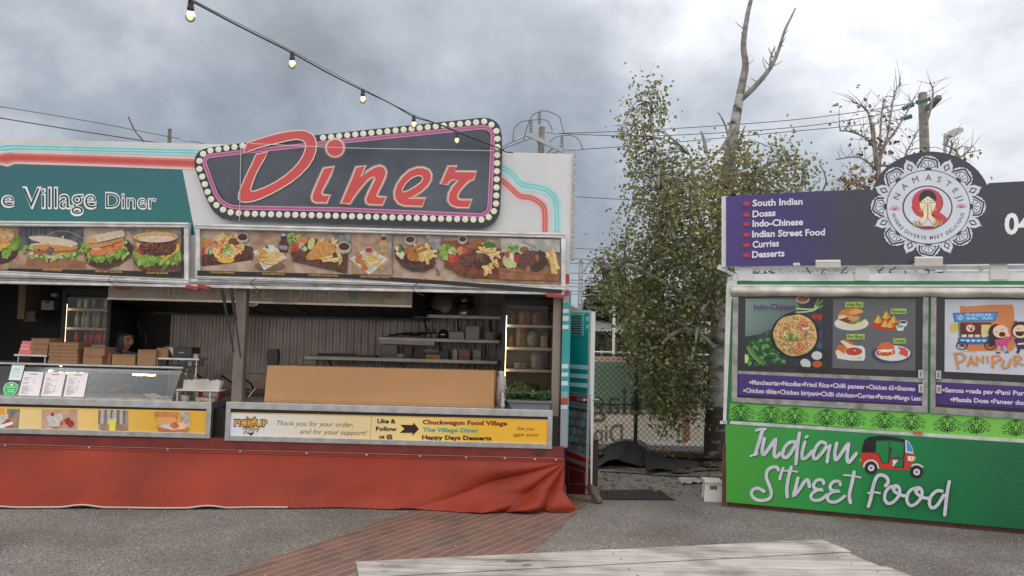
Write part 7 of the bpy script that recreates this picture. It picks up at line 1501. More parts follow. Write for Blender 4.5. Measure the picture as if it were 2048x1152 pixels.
# distant trees
def bushy(label, x0, x1, y0, y1, Y, n, per, size, mats, seed, name='distant_tree', shape=1.0):
    rr = random.Random(seed); c0 = PY((x0+x1)/2, y1, Y); root = thing(name, label, 'tree', (c0.x, Y, 0)); w = (PY(x1, y0, Y).x-PY(x0, y0, Y).x)/2; zt_, zb_ = PY((x0+x1)/2, y0, Y).z, max(.4, PY((x0+x1)/2, y1, Y).z)
    b = MB(); b.tube([V((c0.x, Y, -.05)), V((c0.x, Y, (zt_+zb_)/2))], [.16, .06], BARKD, 7); b.build('trunk', root)
    cs = []
    while len(cs) < n:
        a_, z, r_ = rr.random()*6.28, rr.random(), rr.random()**.5
        env = math.sin(math.pi*min(1, (.12+z*.84)))**.6*(1+.25*mnoise.noise(V((a_*1.3, z*3, seed))))
        cs.append(V((c0.x+w*r_*env*math.cos(a_), Y+w*.8*r_*env*math.sin(a_), zb_+(zt_-zb_)*z)))
    b = MB(); leafcloud(b, cs, per, w*.12+.05, size, mats, rr); b.build('crown', root)
DK = [M((.03, .042, .02), .6, var=.2), M((.045, .06, .028), .6, var=.2), M((.06, .07, .035), .6, var=.2)]
bushy('dark evergreen tree beyond the hedge above the open door', 1190, 1275, 558, 668, 36, 150, 22, .28, DK, 31)
bushy('second dark tree beyond the hedge, right behind the birch leaves', 1255, 1330, 560, 690, 38, 130, 20, .28, DK, 32)
bushy('pale loose tree left of the dark evergreen', 1165, 1205, 575, 640, 44, 60, 14, .26, [M((.09, .1, .07), .7), DK[2]], 33)
bushy('dark tree behind the birch trunk and fence', 1330, 1480, 570, 700, 40, 150, 20, .3, DK, 34)
# hedge, house, rails
b = MB(); rr = random.Random(9); p0, p1 = PY(1180, 672, 30), PY(1480, 672, 30)
b.box(p0.x, p1.x+1, 30, 31.2, 0, p0.z, DK[0])
for i in range(2600):
    c = V((rr.uniform(p0.x, p1.x+1), rr.choice((29.97, 30+rr.random()*1.2)), rr.uniform(.2, p0.z+.08))); s_ = .16
    if c.y > 29.98: c.z = p0.z+rr.uniform(-.05, .12)
    d = V((rr.uniform(-1, 1), rr.uniform(-1, 0), rr.uniform(-.5, 1))).normalized()*s_; e = d.cross(V((rr.random(), rr.random(), rr.random()))).normalized()*s_*.4; b.add([c, c+d*.5+e, c+d, c+d*.5-e], [(0, 1, 2, 3)], (DK[1], M((.07, .1, .03), .6), DK[2])[i % 3])
b.build('clipped_hedge', label='clipped green hedge running beyond the chain link fence', cat='hedge')
b = MB(); q0, q1 = PY(1150, 664, 34), PY(1500, 664, 34); zt_, zm = PY(1240, 640, 34).z, PY(1240, 660, 34).z
root = thing('low_house', 'low grey roofed house behind the hedge', 'house', ((q0.x+q1.x)/2, 36, 0))
b.box(q0.x, q1.x, 34.3, 38, 0, zm-.1, M((.25, .24, .22), .7)); b.build('wall', root)
b = MB(); b.add([V((q0.x-.3, 34, zm)), V((q1.x+.3, 34, zm)), V((q1.x, 36, zt_+.1)), V((q0.x, 36, zt_+.1)), V((q1.x+.3, 38, zm)), V((q0.x-.3, 38, zm))], [(0, 1, 2, 3), (3, 2, 4, 5)], M((.16, .155, .15), .8, var=.2, scale=3, name='roof_sheet')); b.box(q0.x-.3, q1.x+.3, 33.95, 34, zm-.12, zm, M((.4, .4, .4), .5)); b.build('roof', root)
b = MB(); p0, p1 = PY(1185, 703, 26), PY(1300, 706, 26); zr = PY(1240, 705, 26).z
for dz in (0, -.35): b.tube([V((p0.x, 26, zr+dz)), V((p1.x+6, 26, zr+dz))], .03, M((.45, .46, .46), .4, .5), 6)
for k in range(7): x = p0.x+.3+k*1.3; b.tube([V((x, 26, 0)), V((x, 26, zr+.06))], .03, M((.45, .46, .46), .4, .5), 6)
b.build('pipe_railing', label='grey pipe railing in front of the clipped hedge', cat='railing')
# yellowish roof at the door top
b = MB(); p = PY(1140, 612, 40); b.prism([V((p.x-3, 40, p.z-.4)), V((p.x+.75, 40, p.z-.3)), V((p.x-.6, 40, p.z+.35)), V((p.x-3, 40, p.z+.5))], [V((p.x-3, 46, p.z-.4)), V((p.x+.75, 46, p.z-.3)), V((p.x-.6, 46, p.z+.35)), V((p.x-3, 46, p.z+.5))], M((.28, .2, .09), .8)); b.box(p.x-3, p.x+.5, 40.3, 45.7, 0, p.z-.35, M((.3, .27, .22), .8)); b.build('gable_house', label='small house with an ochre gable roof just above the teal door', cat='house')
# ---- poles and wires
WOODG = M((.2, .185, .165), .85, var=.25, scale=5, bump=.2, bscale=30, name='grey_pole_timber'); GALV = M((.33, .36, .37), .45, .5, name='galvanised'); INS = M((.42, .44, .46), .35, name='grey_insulator'); WIRE = M((.05, .05, .055), .5, name='wire')
Y1 = 28.0
def insul(b, p, q, n, r, m):
    d = (q-p)
    for k in range(n): c = p+d*((k+.5)/n); b.lathe(c-d*(.35/n), [(r*.35, 0), (r, d.length*.2/n), (r, d.length*.4/n), (r*.35, d.length*.7/n)], m, 8, d)
c = PY(1084, 300, Y1); pole1 = thing('power_pole', 'timber power pole with an angled steel crossarm above the diner roof', 'power pole', (c.x, Y1, 0))
b = MB(); t_ = PY(1084, 254, Y1); b.tube([V((c.x-.2, Y1, -.1)), V((t_.x, Y1, t_.z))], [.17, .12], WOODG, 10); b.build('pole', pole1, smooth=True)
b = MB(); b.bar(PY(1056, 269, Y1-.3), PY(1126, 302, Y1-.5), .14, .14, GALV); b.bar(PY(1075, 280, Y1-.3), PY(1084, 305, Y1-.15), .06, .06, GALV); b.bar(PY(1106, 296, Y1-.3), PY(1088, 312, Y1-.1), .05, .05, GALV); b.build('crossarm', pole1)
for (x, y0, y1) in ((1079, 249, 223), (1062, 266, 240), (1124, 297, 272)): b = MB(); insul(b, PY(x, y0, Y1-.3), PY(x, y1, Y1-.3), 9, .075, INS); b.build('insulator', pole1)
for (a_, q_) in (((1055, 270), (1030, 281)), ((1066, 275), (1050, 281)), ((1092, 263), (1116, 267)), ((1128, 299), (1160, 299)), ((1118, 302), (1100, 308))): b = MB(); insul(b, PY(*a_, Y1-.3), PY(*q_, Y1-.3), 5, .06, INS); b.build('strain_insulator', pole1)
b = MB()
for pts in ([(1079, 223), (1066, 230), (1058, 244), (1050, 268), (1047, 280)], [(1079, 222), (1095, 223), (1117, 232), (1122, 245), (1128, 266)], [(1062, 241), (1045, 243), (1032, 252), (1027, 264), (1026, 283)], [(1062, 240), (1090, 240), (1098, 246), (1105, 262)], [(1124, 271), (1110, 275), (1098, 285)], [(1124, 271), (1140, 271), (1155, 277), (1166, 298)]): b.tube(smoothpath([PY(x, y, Y1-.35) for x, y in pts], 4), .014, WIRE, 5)
b.build('jumper_wire', pole1)
Y2 = 27.0
c = PY(1848, 300, Y2); pole2 = thing('power_pole', 'plain timber power pole standing behind the round emblem', 'power pole', (c.x, Y2, 0))
b = MB(); t_ = PY(1845, 186, Y2); b.tube([V((c.x+.3, Y2, -.1)), V((t_.x, Y2, t_.z))], [.22, .15], WOODG, 10); b.build('pole', pole2, smooth=True)
b = MB(); b.bar(PY(1856, 218, Y2-.2), PY(1879, 194, Y2-.9), .16, .16, WOODG); b.build('crossarm', pole2)
GRI = M((.12, .24, .2), .3, name='green_insulator')
for (a_, q_) in (((1832, 205), (1862, 197)), ((1805, 218), (1828, 208)), ((1802, 238), (1824, 232))): b = MB(); insul(b, PY(*a_, Y2-.4), PY(*q_, Y2-.4), 5, .09, GRI); b.build('insulator', pole2)
def wire(pts3, r_, lab): b = MB(); b.tube(smoothpath(pts3, 6), r_, WIRE, 5); b.build('power_line', label=lab, cat='power line', group='power lines')
wire([PY(1116, 267, Y1-.3), PY(1300, 260, Y1), PY(1550, 243, Y2), PY(1700, 226, Y2), PY(1832, 205, Y2-.4)], .014, 'uppermost long wire between the two timber poles')
wire([PY(1116, 267, Y1-.2), PY(1300, 272, Y1), PY(1550, 258, Y2), PY(1700, 240, Y2), PY(1805, 218, Y2-.4)], .014, 'middle long wire between the two timber poles')
wire([PY(1160, 299, Y1-.3), PY(1300, 289, Y1), PY(1550, 266, Y2), PY(1700, 252, Y2), PY(1802, 238, Y2-.4)], .014, 'lowest long wire between the two timber poles')
wire([PY(1030, 281, Y1-.3), PY(1000, 296, Y1-1), PY(960, 315, Y1-3)], .014, 'upper wire dropping left from the steel crossarm')
wire([PY(1050, 281, Y1-.3), PY(1003, 299, Y1-1), PY(960, 318, Y1-3)], .014, 'lower wire dropping left from the steel crossarm')
wire([PY(-900, 70, 22), PY(-60, 204, 24), PY(0, 213, 24), PY(180, 243, 25), PY(345, 275, 26), PY(420, 290, 26)], .012, 'thin upper wire above the diner roof at left')
wire([PY(-900, 105, 22), PY(-60, 227, 24), PY(0, 236, 24), PY(160, 262, 25), PY(290, 282, 26), PY(380, 296, 26)], .018, 'thicker lower wire above the diner roof at left')
wire([PY(1140, 393, 34), PY(1300, 402, 34), PY(1440, 410, 34)], .016, 'lone dark wire crossing low behind the birch')
wire([PY(1140, 496, 36), PY(1250, 502, 36), PY(1400, 512, 36)], .014, 'low wire just above the steel rail mast')
b = MB(); c = PY(341, 270, 26); b.tube([V((c.x, 26, 0)), PY(340, 258, 26)], [.12, .06], WOODG, 7); b.tube([PY(362, 279, 26), PY(379, 282, 26)], .03, INS, 6); b.build('stub_pole', label='short dark pole top above the left part of the diner roof', cat='pole')
# street lamp
Y3 = 24.0; c = PY(1890, 320, Y3); lamp = thing('street_lamp', 'grey street lamp head on a curved arm right of the timber pole', 'street lamp', (c.x, Y3, 0))
b = MB(); b.tube(smoothpath([V((c.x-.1, Y3, 0)), PY(1890, 310, Y3), PY(1892, 290, Y3), PY(1896, 278, Y3), PY(1900, 274, Y3)], 5), .05, GALV, 8); b.build('lamp_pole', lamp, smooth=True)
b = MB(); pts = [PY(1895, 272, Y3), PY(1900, 261, Y3), PY(1912, 257, Y3), PY(1922, 257, Y3), PY(1923, 265, Y3), PY(1915, 270, Y3), PY(1904, 275, Y3)]; b.prism([p-V((0, .12, 0)) for p in pts], [p+V((0, .12, 0)) for p in pts], M((.42, .43, .43), .45, name='lamp_grey')); b.build('lamp_head', lamp, bevel=.03)
# rail mast, white post and wires
Y4 = 40.0; c = PY(1160, 600, Y4); ms = thing('rail_mast', 'galvanised railway mast with a raised bracket beyond the teal door', 'mast', (c.x, Y4, 0))
b = MB()
for x in (1159, 1165): p = PY(x, 524, Y4); b.bar(V((p.x, Y4, 0)), p, .09, .09, GALV, up=(1, 0, 0))
for k in range(14): p = PY(1162, 530+k*8, Y4); b.box(p.x-.08, p.x+.08, Y4-.02, Y4+.02, p.z, p.z+.06, GALV)
b.build('mast_column', ms)
b = MB(); b.bar(PY(1159, 524, Y4), PY(1168, 524, Y4), .2, .06, GALV); b.build('bracket', ms); b = MB(); b.tube([PY(1166, 545, Y4), PY(1182, 518, Y4), PY(1194, 512, Y4)], .05, GALV, 6); b.build('bracket', ms); b = MB(); b.tube([PY(1160, 593, Y4), PY(1188, 588, Y4)], .03, GALV, 6); b.build('bracket', ms)
for k, (y0, y1) in enumerate(((517, 521), (526, 530), (546, 549), (560, 563), (566, 568), (573, 577), (582, 585), (588, 592))): wire([PY(1136, y0, Y4+k), PY(1230, (y0+y1)/2+1, Y4+k), PY(1420, y1, Y4+k)], .018, ('topmost', 'second', 'third', 'fourth', 'fifth', 'sixth', 'seventh', 'lowest')[k]+' of the eight railway wires crossing the steel mast')
c = PY(1228, 705, 25); wp = thing('white_post', 'tall thin white post with cross arms standing by the pipe railing', 'post', (c.x, 25, 0))
b = MB(); b.tube([V((c.x, 25, 0)), PY(1228, 610, 25)], .05, M((.6, .58, .54), .6, name='white_weathered'), 7); b.tube([PY(1228, 610, 25), PY(1224, 532, 25)], .025, GALV, 6); b.build('pole', wp)
b = MB(); 
for (x0, x1, y) in ((1178, 1262, 576), (1185, 1240, 582)): b.bar(PY(x0, y, 25.1), PY(x1, y+1, 25.1), .04, .04, GALV)
for x in (1205, 1218, 1235): b.tube([PY(x, 570, 25.1), PY(x, 580, 25.1)], .03, INS, 6)
b.build('crossarm', wp)
# ------------------------------------------------------------ festoon lights
bulbs = [((382, 4), (383, 22), 4.15), ((585, 107), (586, 128), 5.5), ((726, 181), (725, 200), 6.5), ((828, 233), (828, 247), 7.2), ((914, 266), (914, 279), 7.75)]
fest = thing('festoon_lights', 'string of five lit bulbs on a black cord hanging down to the marquee sign', 'string lights', PY(726, 181, 6.5))
cordp = [PY(250, -70, 3.6), PY(384, 2, 4.15), PY(480, 53, 4.8), PY(583, 105, 5.5), PY(655, 145, 6.0), PY(725, 180, 6.5), PY(780, 206, 6.9), PY(828, 233, 7.2), PY(870, 246, 7.5), PY(914, 264, 7.75), PY(960, 282, 7.88), PY(1008, 300, 7.97)]
b = MB(); b.tube(smoothpath(cordp, 6), .0065, BLACK, 6); b.build('cord', fest, smooth=True)
b = MB(); b.tube(smoothpath([PY(255, -78, 3.6), PY(390, 2, 4.15), PY(583, 101, 5.5), PY(725, 177, 6.5), PY(828, 229, 7.2), PY(914, 261, 7.75), PY(1000, 297, 7.97)], 8), .003, M((.08, .08, .08), .4, .6), 5); b.build('support_wire', fest)
b = MB(); b.tube(smoothpath([PY(1000, 297, 7.97), PY(1012, 304, 7.96), PY(1026, 305, 7.98)], 4), .006, BLACK, 5); b.build('cord_tail', fest)
BG = glassmat((.98, .94, .86), .1, .02, name='bulb_glass'); FIL = EM((1, .68, .34), 1.7, 'filament')
for i, (t_, c_, Y) in enumerate(bulbs):
    top, cen = PY(*t_, Y), PY(*c_, Y); k = 1.0
    b = MB(); b.lathe(top+V((0, 0, .008)), [(.014, 0), (.017, -.012), (.016, -.032), (.019, -.036), (.02, -.05), (.016, -.054)], M((.03, .028, .027), .5, name='lampholder'), 12); hd = b.build('lampholder', fest, smooth=False)
    bc = top+V((0, 0, -.046)); b = MB(); b.lathe(bc, [(.012, 0), (.02, -.012), (.028, -.03), (.0285, -.042), (.022, -.058), (.01, -.066), (0, -.067)], BG, 16); bl = b.build('light_bulb', fest, smooth=True)
    b = MB(); b.lathe(bc, [(.004, -.006), (.012, -.014), (.016, -.03), (.015, -.042), (.006, -.052)], FIL, 10); b.build('filament', bl, smooth=True)
# ------------------------------------------------------------ things on the ground
MATM = M((.022, .023, .025), .65, .0, var=.2, scale=6, name='ribbed_rubber', spec=.4)
def rubber(name, label, fn, nu, nv):
    b = MB()
    def g_(u, v):
        p = fn(u, v); return p+V((0, 0, .011*(1 if round(v*nv) % 2 else -1)+.005*(1 if round(u*nu) % 2 else -1)))
    b.grid(g_, nu, nv, MATM); return b.build(name, label=label, cat='rubber mat', solid=.012, smooth=False)
A_, B_, C_, D_ = PZ(1188, 938), PZ(1305, 936), PZ(1318, 902), PZ(1205, 905)
def m1(u, v):
    p = (A_*(1-u)+B_*u)*(1-v)+(D_*(1-u)+C_*u)*v
    return V((p.x+.03*math.sin(v*5), p.y, .02+.14*math.sin(math.pi*min(1, u*1.05))**1.2*(1-.6*v)*(.8+.4*math.sin(u*5+1))+.2*v*math.sin(math.pi*u)*.8+.03*mnoise.noise(V((u*5, v*3, 1)))))
rubber('rubber_mat', 'black ribbed rubber mat humped up by the fence beside the open door', m1, 40, 40)
A2, B2, C2, D2 = PZ(1292, 950), PZ(1400, 934), PZ(1372, 918), PZ(1288, 925)
def m2(u, v):
    p = (A2*(1-u)+B2*u)*(1-v)+(D2*(1-u)+C2*u)*v; return V((p.x, p.y, .02+.1*(1-u)**1.4*(.4+.8*v)+.03*math.sin(u*8)*(1-u)))
rubber('rubber_mat', 'black ribbed rubber mat lying flatter, right of the humped one', m2, 30, 36)
A3, B3, C3, D3 = PZ(1196, 1000), PZ(1348, 1001), PZ(1318, 981), PZ(1200, 982)
b = MB()
for i in range(30):
    u0, u1 = i/30, (i+.55)/30
    for j in range(1):
        f = lambda u, v: (A3*(1-u)+B3*u)*(1-v)+(D3*(1-u)+C3*u)*v
        q = [f(u0, 0), f(u1, 0), f(u1, 1), f(u0, 1)]; b.prism([p+V((0, 0, .016)) for p in q], [p+V((0, 0, .003)) for p in q], MATM)
for j in range(9):
    v0, v1 = j/9, (j+.4)/9; q = [f(0, v0), f(1, v0), f(1, v1), f(0, v1)]; b.prism([p+V((0, 0, .0145)) for p in q], [p+V((0, 0, .004)) for p in q], MATM)
b.build('drainage_mat', label='flat dark open grid mat on the gravel in the gap between the trailers', cat='rubber mat')
# hoses
for (pts, r_, lab) in (([(1318, 932), (1350, 946), (1400, 941), (1460, 938)], .014, 'nearer black hose running from the mats to the green trailer'), ([(1372, 920), (1400, 931), (1430, 934), (1470, 932)], .014, 'farther black hose running from the mats to the green trailer'), ([(1200, 943), (1260, 946), (1340, 952), (1450, 955)], .008, 'thin dark cable crossing the gravel behind the step stool')):
    b = MB(); b.tube(smoothpath([PZ(x, y, r_) for x, y in pts], 6), r_, BLACK, 6); b.build('hose', label=lab, cat='hose', smooth=True)
# rag
b = MB(); A4, B4, C4, D4 = PZ(1362, 970), PZ(1408, 968), PZ(1418, 958), PZ(1356, 959)
def rg(u, v):
    p = (A4*(1-u)+B4*u)*(1-v)+(D4*(1-u)+C4*u)*v; return V((p.x+.02*mnoise.noise(V((v*4, u*3, 0))), p.y, .012+.03*abs(mnoise.noise(V((u*5, v*3, 7))))+.012*math.sin(u*9+v*4)**2))
b.grid(rg, 24, 14, M((.42, .4, .37), .85, var=.2, scale=12, name='dirty_rag')); b.build('white_rag', label='dirty white rag on the gravel near the step stool', cat='rag', smooth=True, solid=.004)
# step stool
p0, p1 = PZ(1408, 1003), PZ(1446, 1005); w = (p1-p0).length; zt_ = PY(1428, 966, p0.y).z; PL = M((.66, .64, .58), .5, var=.06, scale=8, name='cream_plastic')
st = thing('step_stool', 'small cream plastic step stool beside the green trailer', 'step stool', ((p0.x+p1.x)/2, p0.y+.12, 0)); ux = V((1, -.12, 0)).normalized(); uy = V((.12, 1, 0)); c0 = V((p0.x, p0.y, 0))
def sp_(u, d, z): return c0+ux*u+uy*d+V((0, 0, z))
b = MB(); f = [sp_(.0, 0, 0), sp_(w, 0, 0), sp_(w*.93, .02, zt_), sp_(w*.06, .02, zt_)]; hole = [sp_(w*.3, .015, zt_-.075), sp_(w*.3, .018, zt_-.03), sp_(w*.7, .018, zt_-.03), sp_(w*.7, .015, zt_-.075)]
b.prism(f, [p+uy*.012 for p in f], PL, PL, ((hole, [p+uy*.012 for p in hole]),)); b.build('front_panel', st)
b = MB(); f = [p+uy*.24-uy*.03 for p in f]; b.prism(f, [p+uy*.012 for p in f], PL); b.build('rear_panel', st)
b = MB(); f = [sp_(w*.03, .0, zt_), sp_(w*.96, .0, zt_), sp_(w*.96, .25, zt_), sp_(w*.03, .25, zt_)]; b.prism([p+V((0, 0, .018)) for p in f], f, PL); b.build('tread', st, bevel=.006)
# ------------------------------------------------------------ picnic table
def TZ(x, y): return PZ(x, y, .75)
WD = None
def tablewood():
    m, nt, b, L = newmat('weathered_timber'); tc = nn(nt, 'ShaderNodeTexCoord'); b.inputs['Roughness'].default_value = .8
    mp = nn(nt, 'ShaderNodeMapping'); mp.inputs['Rotation'].default_value = (0, 0, -TANG); mp.inputs['Scale'].default_value = (1.3, 34, 34); L.new(tc.outputs['Object'], mp.inputs[0])
    n1 = nn(nt, 'ShaderNodeTexNoise'); n1.inputs['Scale'].default_value = 1.0; n1.inputs['Detail'].default_value = 8; n1.inputs['Roughness'].default_value = .65; n1.inputs['Distortion'].default_value = .8; L.new(mp.outputs[0], n1.inputs['Vector'])
    r1 = nn(nt, 'ShaderNodeValToRGB'); E = r1.color_ramp.elements; E[0].position = .38; E[0].color = (.17, .155, .14, 1); E[1].position = .63; E[1].color = (.375, .368, .352, 1); e = E.new(.45); e.color = (.28, .265, .245, 1); e = E.new(.54); e.color = (.325, .317, .302, 1); L.new(n1.outputs['Fac'], r1.inputs[0])
    n2 = nn(nt, 'ShaderNodeTexNoise'); n2.inputs['Scale'].default_value = 4.5; n2.inputs['Detail'].default_value = 6; L.new(tc.outputs['Object'], n2.inputs['Vector'])
    r2 = nn(nt, 'ShaderNodeValToRGB'); r2.color_ramp.elements[0].position = .34; r2.color_ramp.elements[0].color = (.62, .59, .56, 1); r2.color_ramp.elements[1].position = .56; r2.color_ramp.elements[1].color = (1.1, 1.09, 1.08, 1); L.new(n2.outputs['Fac'], r2.inputs[0])
    mu = nn(nt, 'ShaderNodeMix', data_type='RGBA', blend_type='MULTIPLY'); mu.inputs['Factor'].default_value = 1; L.new(r1.outputs[0], mu.inputs['A']); L.new(r2.outputs[0], mu.inputs['B']); n3 = nn(nt, 'ShaderNodeTexNoise'); n3.inputs['Scale'].default_value = .5; n3.inputs['Detail'].default_value = 5; n3.inputs['Distortion'].default_value = 1.2; L.new(mp.outputs[0], n3.inputs['Vector'])
    r3 = nn(nt, 'ShaderNodeValToRGB'); r3.color_ramp.elements[0].position = .38; r3.color_ramp.elements[0].color = (.8, .77, .74, 1); r3.color_ramp.elements[1].position = .6; r3.color_ramp.elements[1].color = (1.08, 1.07, 1.05, 1); e = r3.color_ramp.elements.new(.47); e.color = (.98, .945, .905, 1); L.new(n3.outputs['Fac'], r3.inputs[0])
    m3 = nn(nt, 'ShaderNodeMix', data_type='RGBA', blend_type='MULTIPLY'); m3.inputs['Factor'].default_value = 1; L.new(mu.outputs['Result'], m3.inputs['A']); L.new(r3.outputs[0], m3.inputs['B']); L.new(m3.outputs['Result'], b.inputs['Base Color'])
    bp = nn(nt, 'ShaderNodeBump'); bp.inputs['Strength'].default_value = .35; bp.inputs['Distance'].default_value = .004; L.new(n1.outputs['Fac'], bp.inputs['Height']); L.new(bp.outputs[0], b.inputs['Normal'])
    return m
fl_, fr2 = TZ(712, 1123), TZ(1640, 1079); ud = (fr2-fl_).normalized(); TANG = math.atan2(ud.y, ud.x); vd = V((ud.y, -ud.x, 0)); TWD = tablewood()
tab = thing('picnic_table', 'weathered grey timber picnic table in the foreground', 'picnic table', (fl_+fr2)/2+vd*.36-V((0, 0, .75)))
DKN = M((.12, .1, .085), .8, name='dark_knot')
pl_w = (TZ(712, 1150)-fl_).dot(vd); print('PLANK', pl_w, (fr2-fl_).length)
pw, gap = max(.15, (TZ(1100, 1135)-fl_).dot(vd)-.004), .01; print('PW', pw)
for k in range(4):
    s0 = (fl_+vd*(k*(pw+gap))).copy(); e0 = (fr2+vd*(k*(pw+gap))).copy(); e0 += ud*((.012, -.02, .006, -.01, .01)[k]); s0 -= ud*((0, .012, -.006, .01, 0)[k])
    b = MB(); n = 24
    q = [s0, e0, e0+vd*pw, s0+vd*pw]; dz = (.0, -.002, .001, -.001, 0)[k]
    b.prism([p+V((0, 0, dz)) for p in q], [p+V((0, 0, dz-.04)) for p in q], TWD)
    o = b.build('table_plank', tab, bevel=.006)
    b = MB()
    for t in (.045, .5, .955):
        for v in (.3, .72): p = s0+(e0-s0)*t+vd*pw*v+V((0, 0, dz)); b.lathe(p, [(.006, 0), (.006, .0012), (0, .0014)], DKN, 8)
    b.build('nail_head', o)
for (t, k, v, r_, el) in ((.3, 0, .5, .026, 2.2), (.31, 0, .85, .012, 1.8)):
    s0 = fl_+vd*(k*(pw+gap))+(fr2-fl_)*t+vd*pw*min(v, .8)+V((0, 0, .0012)); b = MB()
    pts = [s0+ud*(r_*el*math.cos(a_))+vd*(r_*.45*math.sin(a_)) for a_ in [i*.35 for i in range(18)]]; b.tube(pts, .0018, DKN, 4, closed=True); pts = [s0+(p-s0)*.5 for p in pts]; b.tube(pts, .0022, DKN, 4, closed=True); b.build('wood_knot', tab)
mid = (fl_+fr2)/2+vd*.36
for s_ in (-1, 1):
    c = mid+ud*(.72*s_)
    b = MB(); b.bar(c-vd*.36+V((0, 0, -.085)), c+vd*.36+V((0, 0, -.085)), .04, .09, TWD); b.build('crossbar', tab)
    for q in (-1, 1): b = MB(); b.bar(c+vd*(.2*q)+V((0, 0, -.045))+ud*.05, V((c.x+vd.x*.62*q, c.y+vd.y*.62*q, 0))+ud*.05, .045, .09, TWD, up=ud); b.build('leg', tab)
# ------------------------------------------------------------ woman behind the counter
PYY = 8.95; hc = PY(251, 681, PYY)          # head centre
fz = .12; px_, pyy = hc.x-.03, PYY
verts, edges, rad = [], [], []
def av(p, r): verts.append(V(p)); rad.append(r); return len(verts)-1
def ch(start, pts):
    i = start
    for p, r in pts: j = av(p, r); edges.append((i, j)); i = j
    return i
hz_ = hc.z; k_ = (hz_-fz)/1.5; X = px_; Yv = pyy
def o_(x, y, z): return (X+x*k_, Yv+y*k_, fz+z*k_)
pel = av(o_(0, 0, .9), (.15, .11)); waist = ch(pel, [(o_(0, 0, 1.05), (.125, .09))]); chest = ch(waist, [(o_(0, .0, 1.2), (.145, .1)), (o_(0, .01, 1.3), (.14, .09))]); neck = ch(chest, [(o_(.005, .0, 1.38), (.055, .055)), (o_(.012, -.005, 1.44), (.048, .048)), (o_(.02, -.01, 1.5), (.05, .05))])
for s_ in (-1, 1):
    ch(pel, [(o_(.09*s_, 0, .84), (.09, .09)), (o_(.095*s_, -.01, .66), (.078, .078)), (o_(.095*s_, 0, .48), (.055, .055)), (o_(.095*s_, .02, .3), (.055, .055)), (o_(.095*s_, .01, .08), (.037, .037)), (o_(.1*s_, -.06, .035), (.035, .03)), (o_(.105*s_, -.15, .025), (.035, .022))])
    w_ = ch(chest, [(o_(.15*s_, .0, 1.31), (.055, .055)), (o_(.19*s_, .0, 1.22), (.048, .048)), (o_(.215*s_, -.03, 1.08), (.04, .04)), (o_(.215*s_, -.08, .99), (.037, .037)), (o_(.17*s_, -.2, .98), (.03, .03)), (o_(.14*s_, -.27, .975), (.023, .023)), (o_(.13*s_, -.31, .97), (.03, .016)), (o_(.125*s_, -.345, .965), (.034, .014))])
    for f_, (dx, ln) in enumerate(((-.026, .055), (-.009, .066), (.009, .062), (.025, .05))):
        ch(w_, [(o_(.125*s_+dx, -.37, .962), .0095), (o_(.125*s_+dx*1.1, -.37-ln*.5, .955), .0085), (o_(.125*s_+dx*1.1, -.37-ln*.9, .938), .0075)])
    ch(w_-1, [(o_(.13*s_-.035*s_, -.33, .96), .011), (o_(.125*s_-.048*s_, -.37, .952), .009)])
me = bpy.data.meshes.new('person_rough'); me.from_pydata(verts, edges, []); tmp = bpy.data.objects.new('person_rough', me); COL.objects.link(tmp)
sk_m = tmp.modifiers.new('skin', 'SKIN'); tmp.modifiers.new('sub', 'SUBSURF').levels = 2
for i, r_ in enumerate(rad):
    sv = me.skin_vertices[0].data[i]; sv.radius = tuple(v*k_ for v in (r_ if isinstance(r_, tuple) else (r_, r_))); sv.use_root = (i == 0)
dg = bpy.context.evaluated_depsgraph_get(); ev = bpy.data.meshes.new_from_object(tmp.evaluated_get(dg)); bpy.data.objects.remove(tmp)
SKIN = M((.3, .14, .085), .5, var=.04, name='skin'); LIP = M((.25, .06, .05), .4, name='lips'); HAIR = M((.006, .005, .005), .4, var=.3, scale=30, name='black_hair'); NAVY = M((.05, .07, .1), .8, name='navy_shirt'); EYEW = M((.5, .48, .45), .3); IRIS = M((.02, .012, .008), .3)
# head: face looks to the right of the picture and slightly to the camera; local x = face direction
fd = V((.9, -.42, -.04)).normalized(); sdv = fd.cross(V((0, 0, 1))).normalized(); uz = sdv.cross(fd).normalized(); HS = .118*k_*1.0
def hl_(f, s_, u): return hc+fd*(f*HS)+sdv*(s_*HS)+uz*(u*HS)
hv, hf = [], []; n, m = 28, 22
def headr(f, s_, u):
    p = V((f*.86, s_*.68, u*1.0))
    if f > 0:
        fr = max(0, f)
        nose = .26*math.exp(-(s_/.15)**2)*(math.exp(-((u+.22)/.13)**2)+.55*math.exp(-((u+.02)/.2)**2)*(u < .15))
        brow = .05*math.exp(-((u-.2)/.1)**2); chin = .12*math.exp(-(s_/.28)**2-((u+.86)/.16)**2); lips = .09*math.exp(-(s_/.22)**2)*(math.exp(-((u+.5)/.06)**2)+math.exp(-((u+.63)/.06)**2)); eye = -.09*math.exp(-((abs(s_)-.34)/.16)**2-((u-.05)/.1)**2)
        p.x += (nose+brow+chin+lips+eye)*fr**.5
    if u < -.3: p.y *= 1-.38*min(1, (-u-.3)/.7); p.x *= 1-.05*(-u-.3) if f > 0 else 1-.5*(-u-.3)
    return p
for i in range(m+1):
    t = math.pi*i/m
    for k in range(n):
        a_ = 2*math.pi*k/n; d = (math.sin(t)*math.cos(a_), math.sin(t)*math.sin(a_), math.cos(t)); p = headr(*d); hv.append(hl_(p.x, p.y, p.z))
hf = [(i*n+k, (i+1)*n+k, (i+1)*n+(k+1) % n, i*n+(k+1) % n) for i in range(m) for k in range(n)]
bm = bmesh.new(); bm.from_mesh(ev); bv = [bm.verts.new(p) for p in hv]
for f in hf:
    try: bm.faces.new([bv[i] for i in f])
    except ValueError: pass
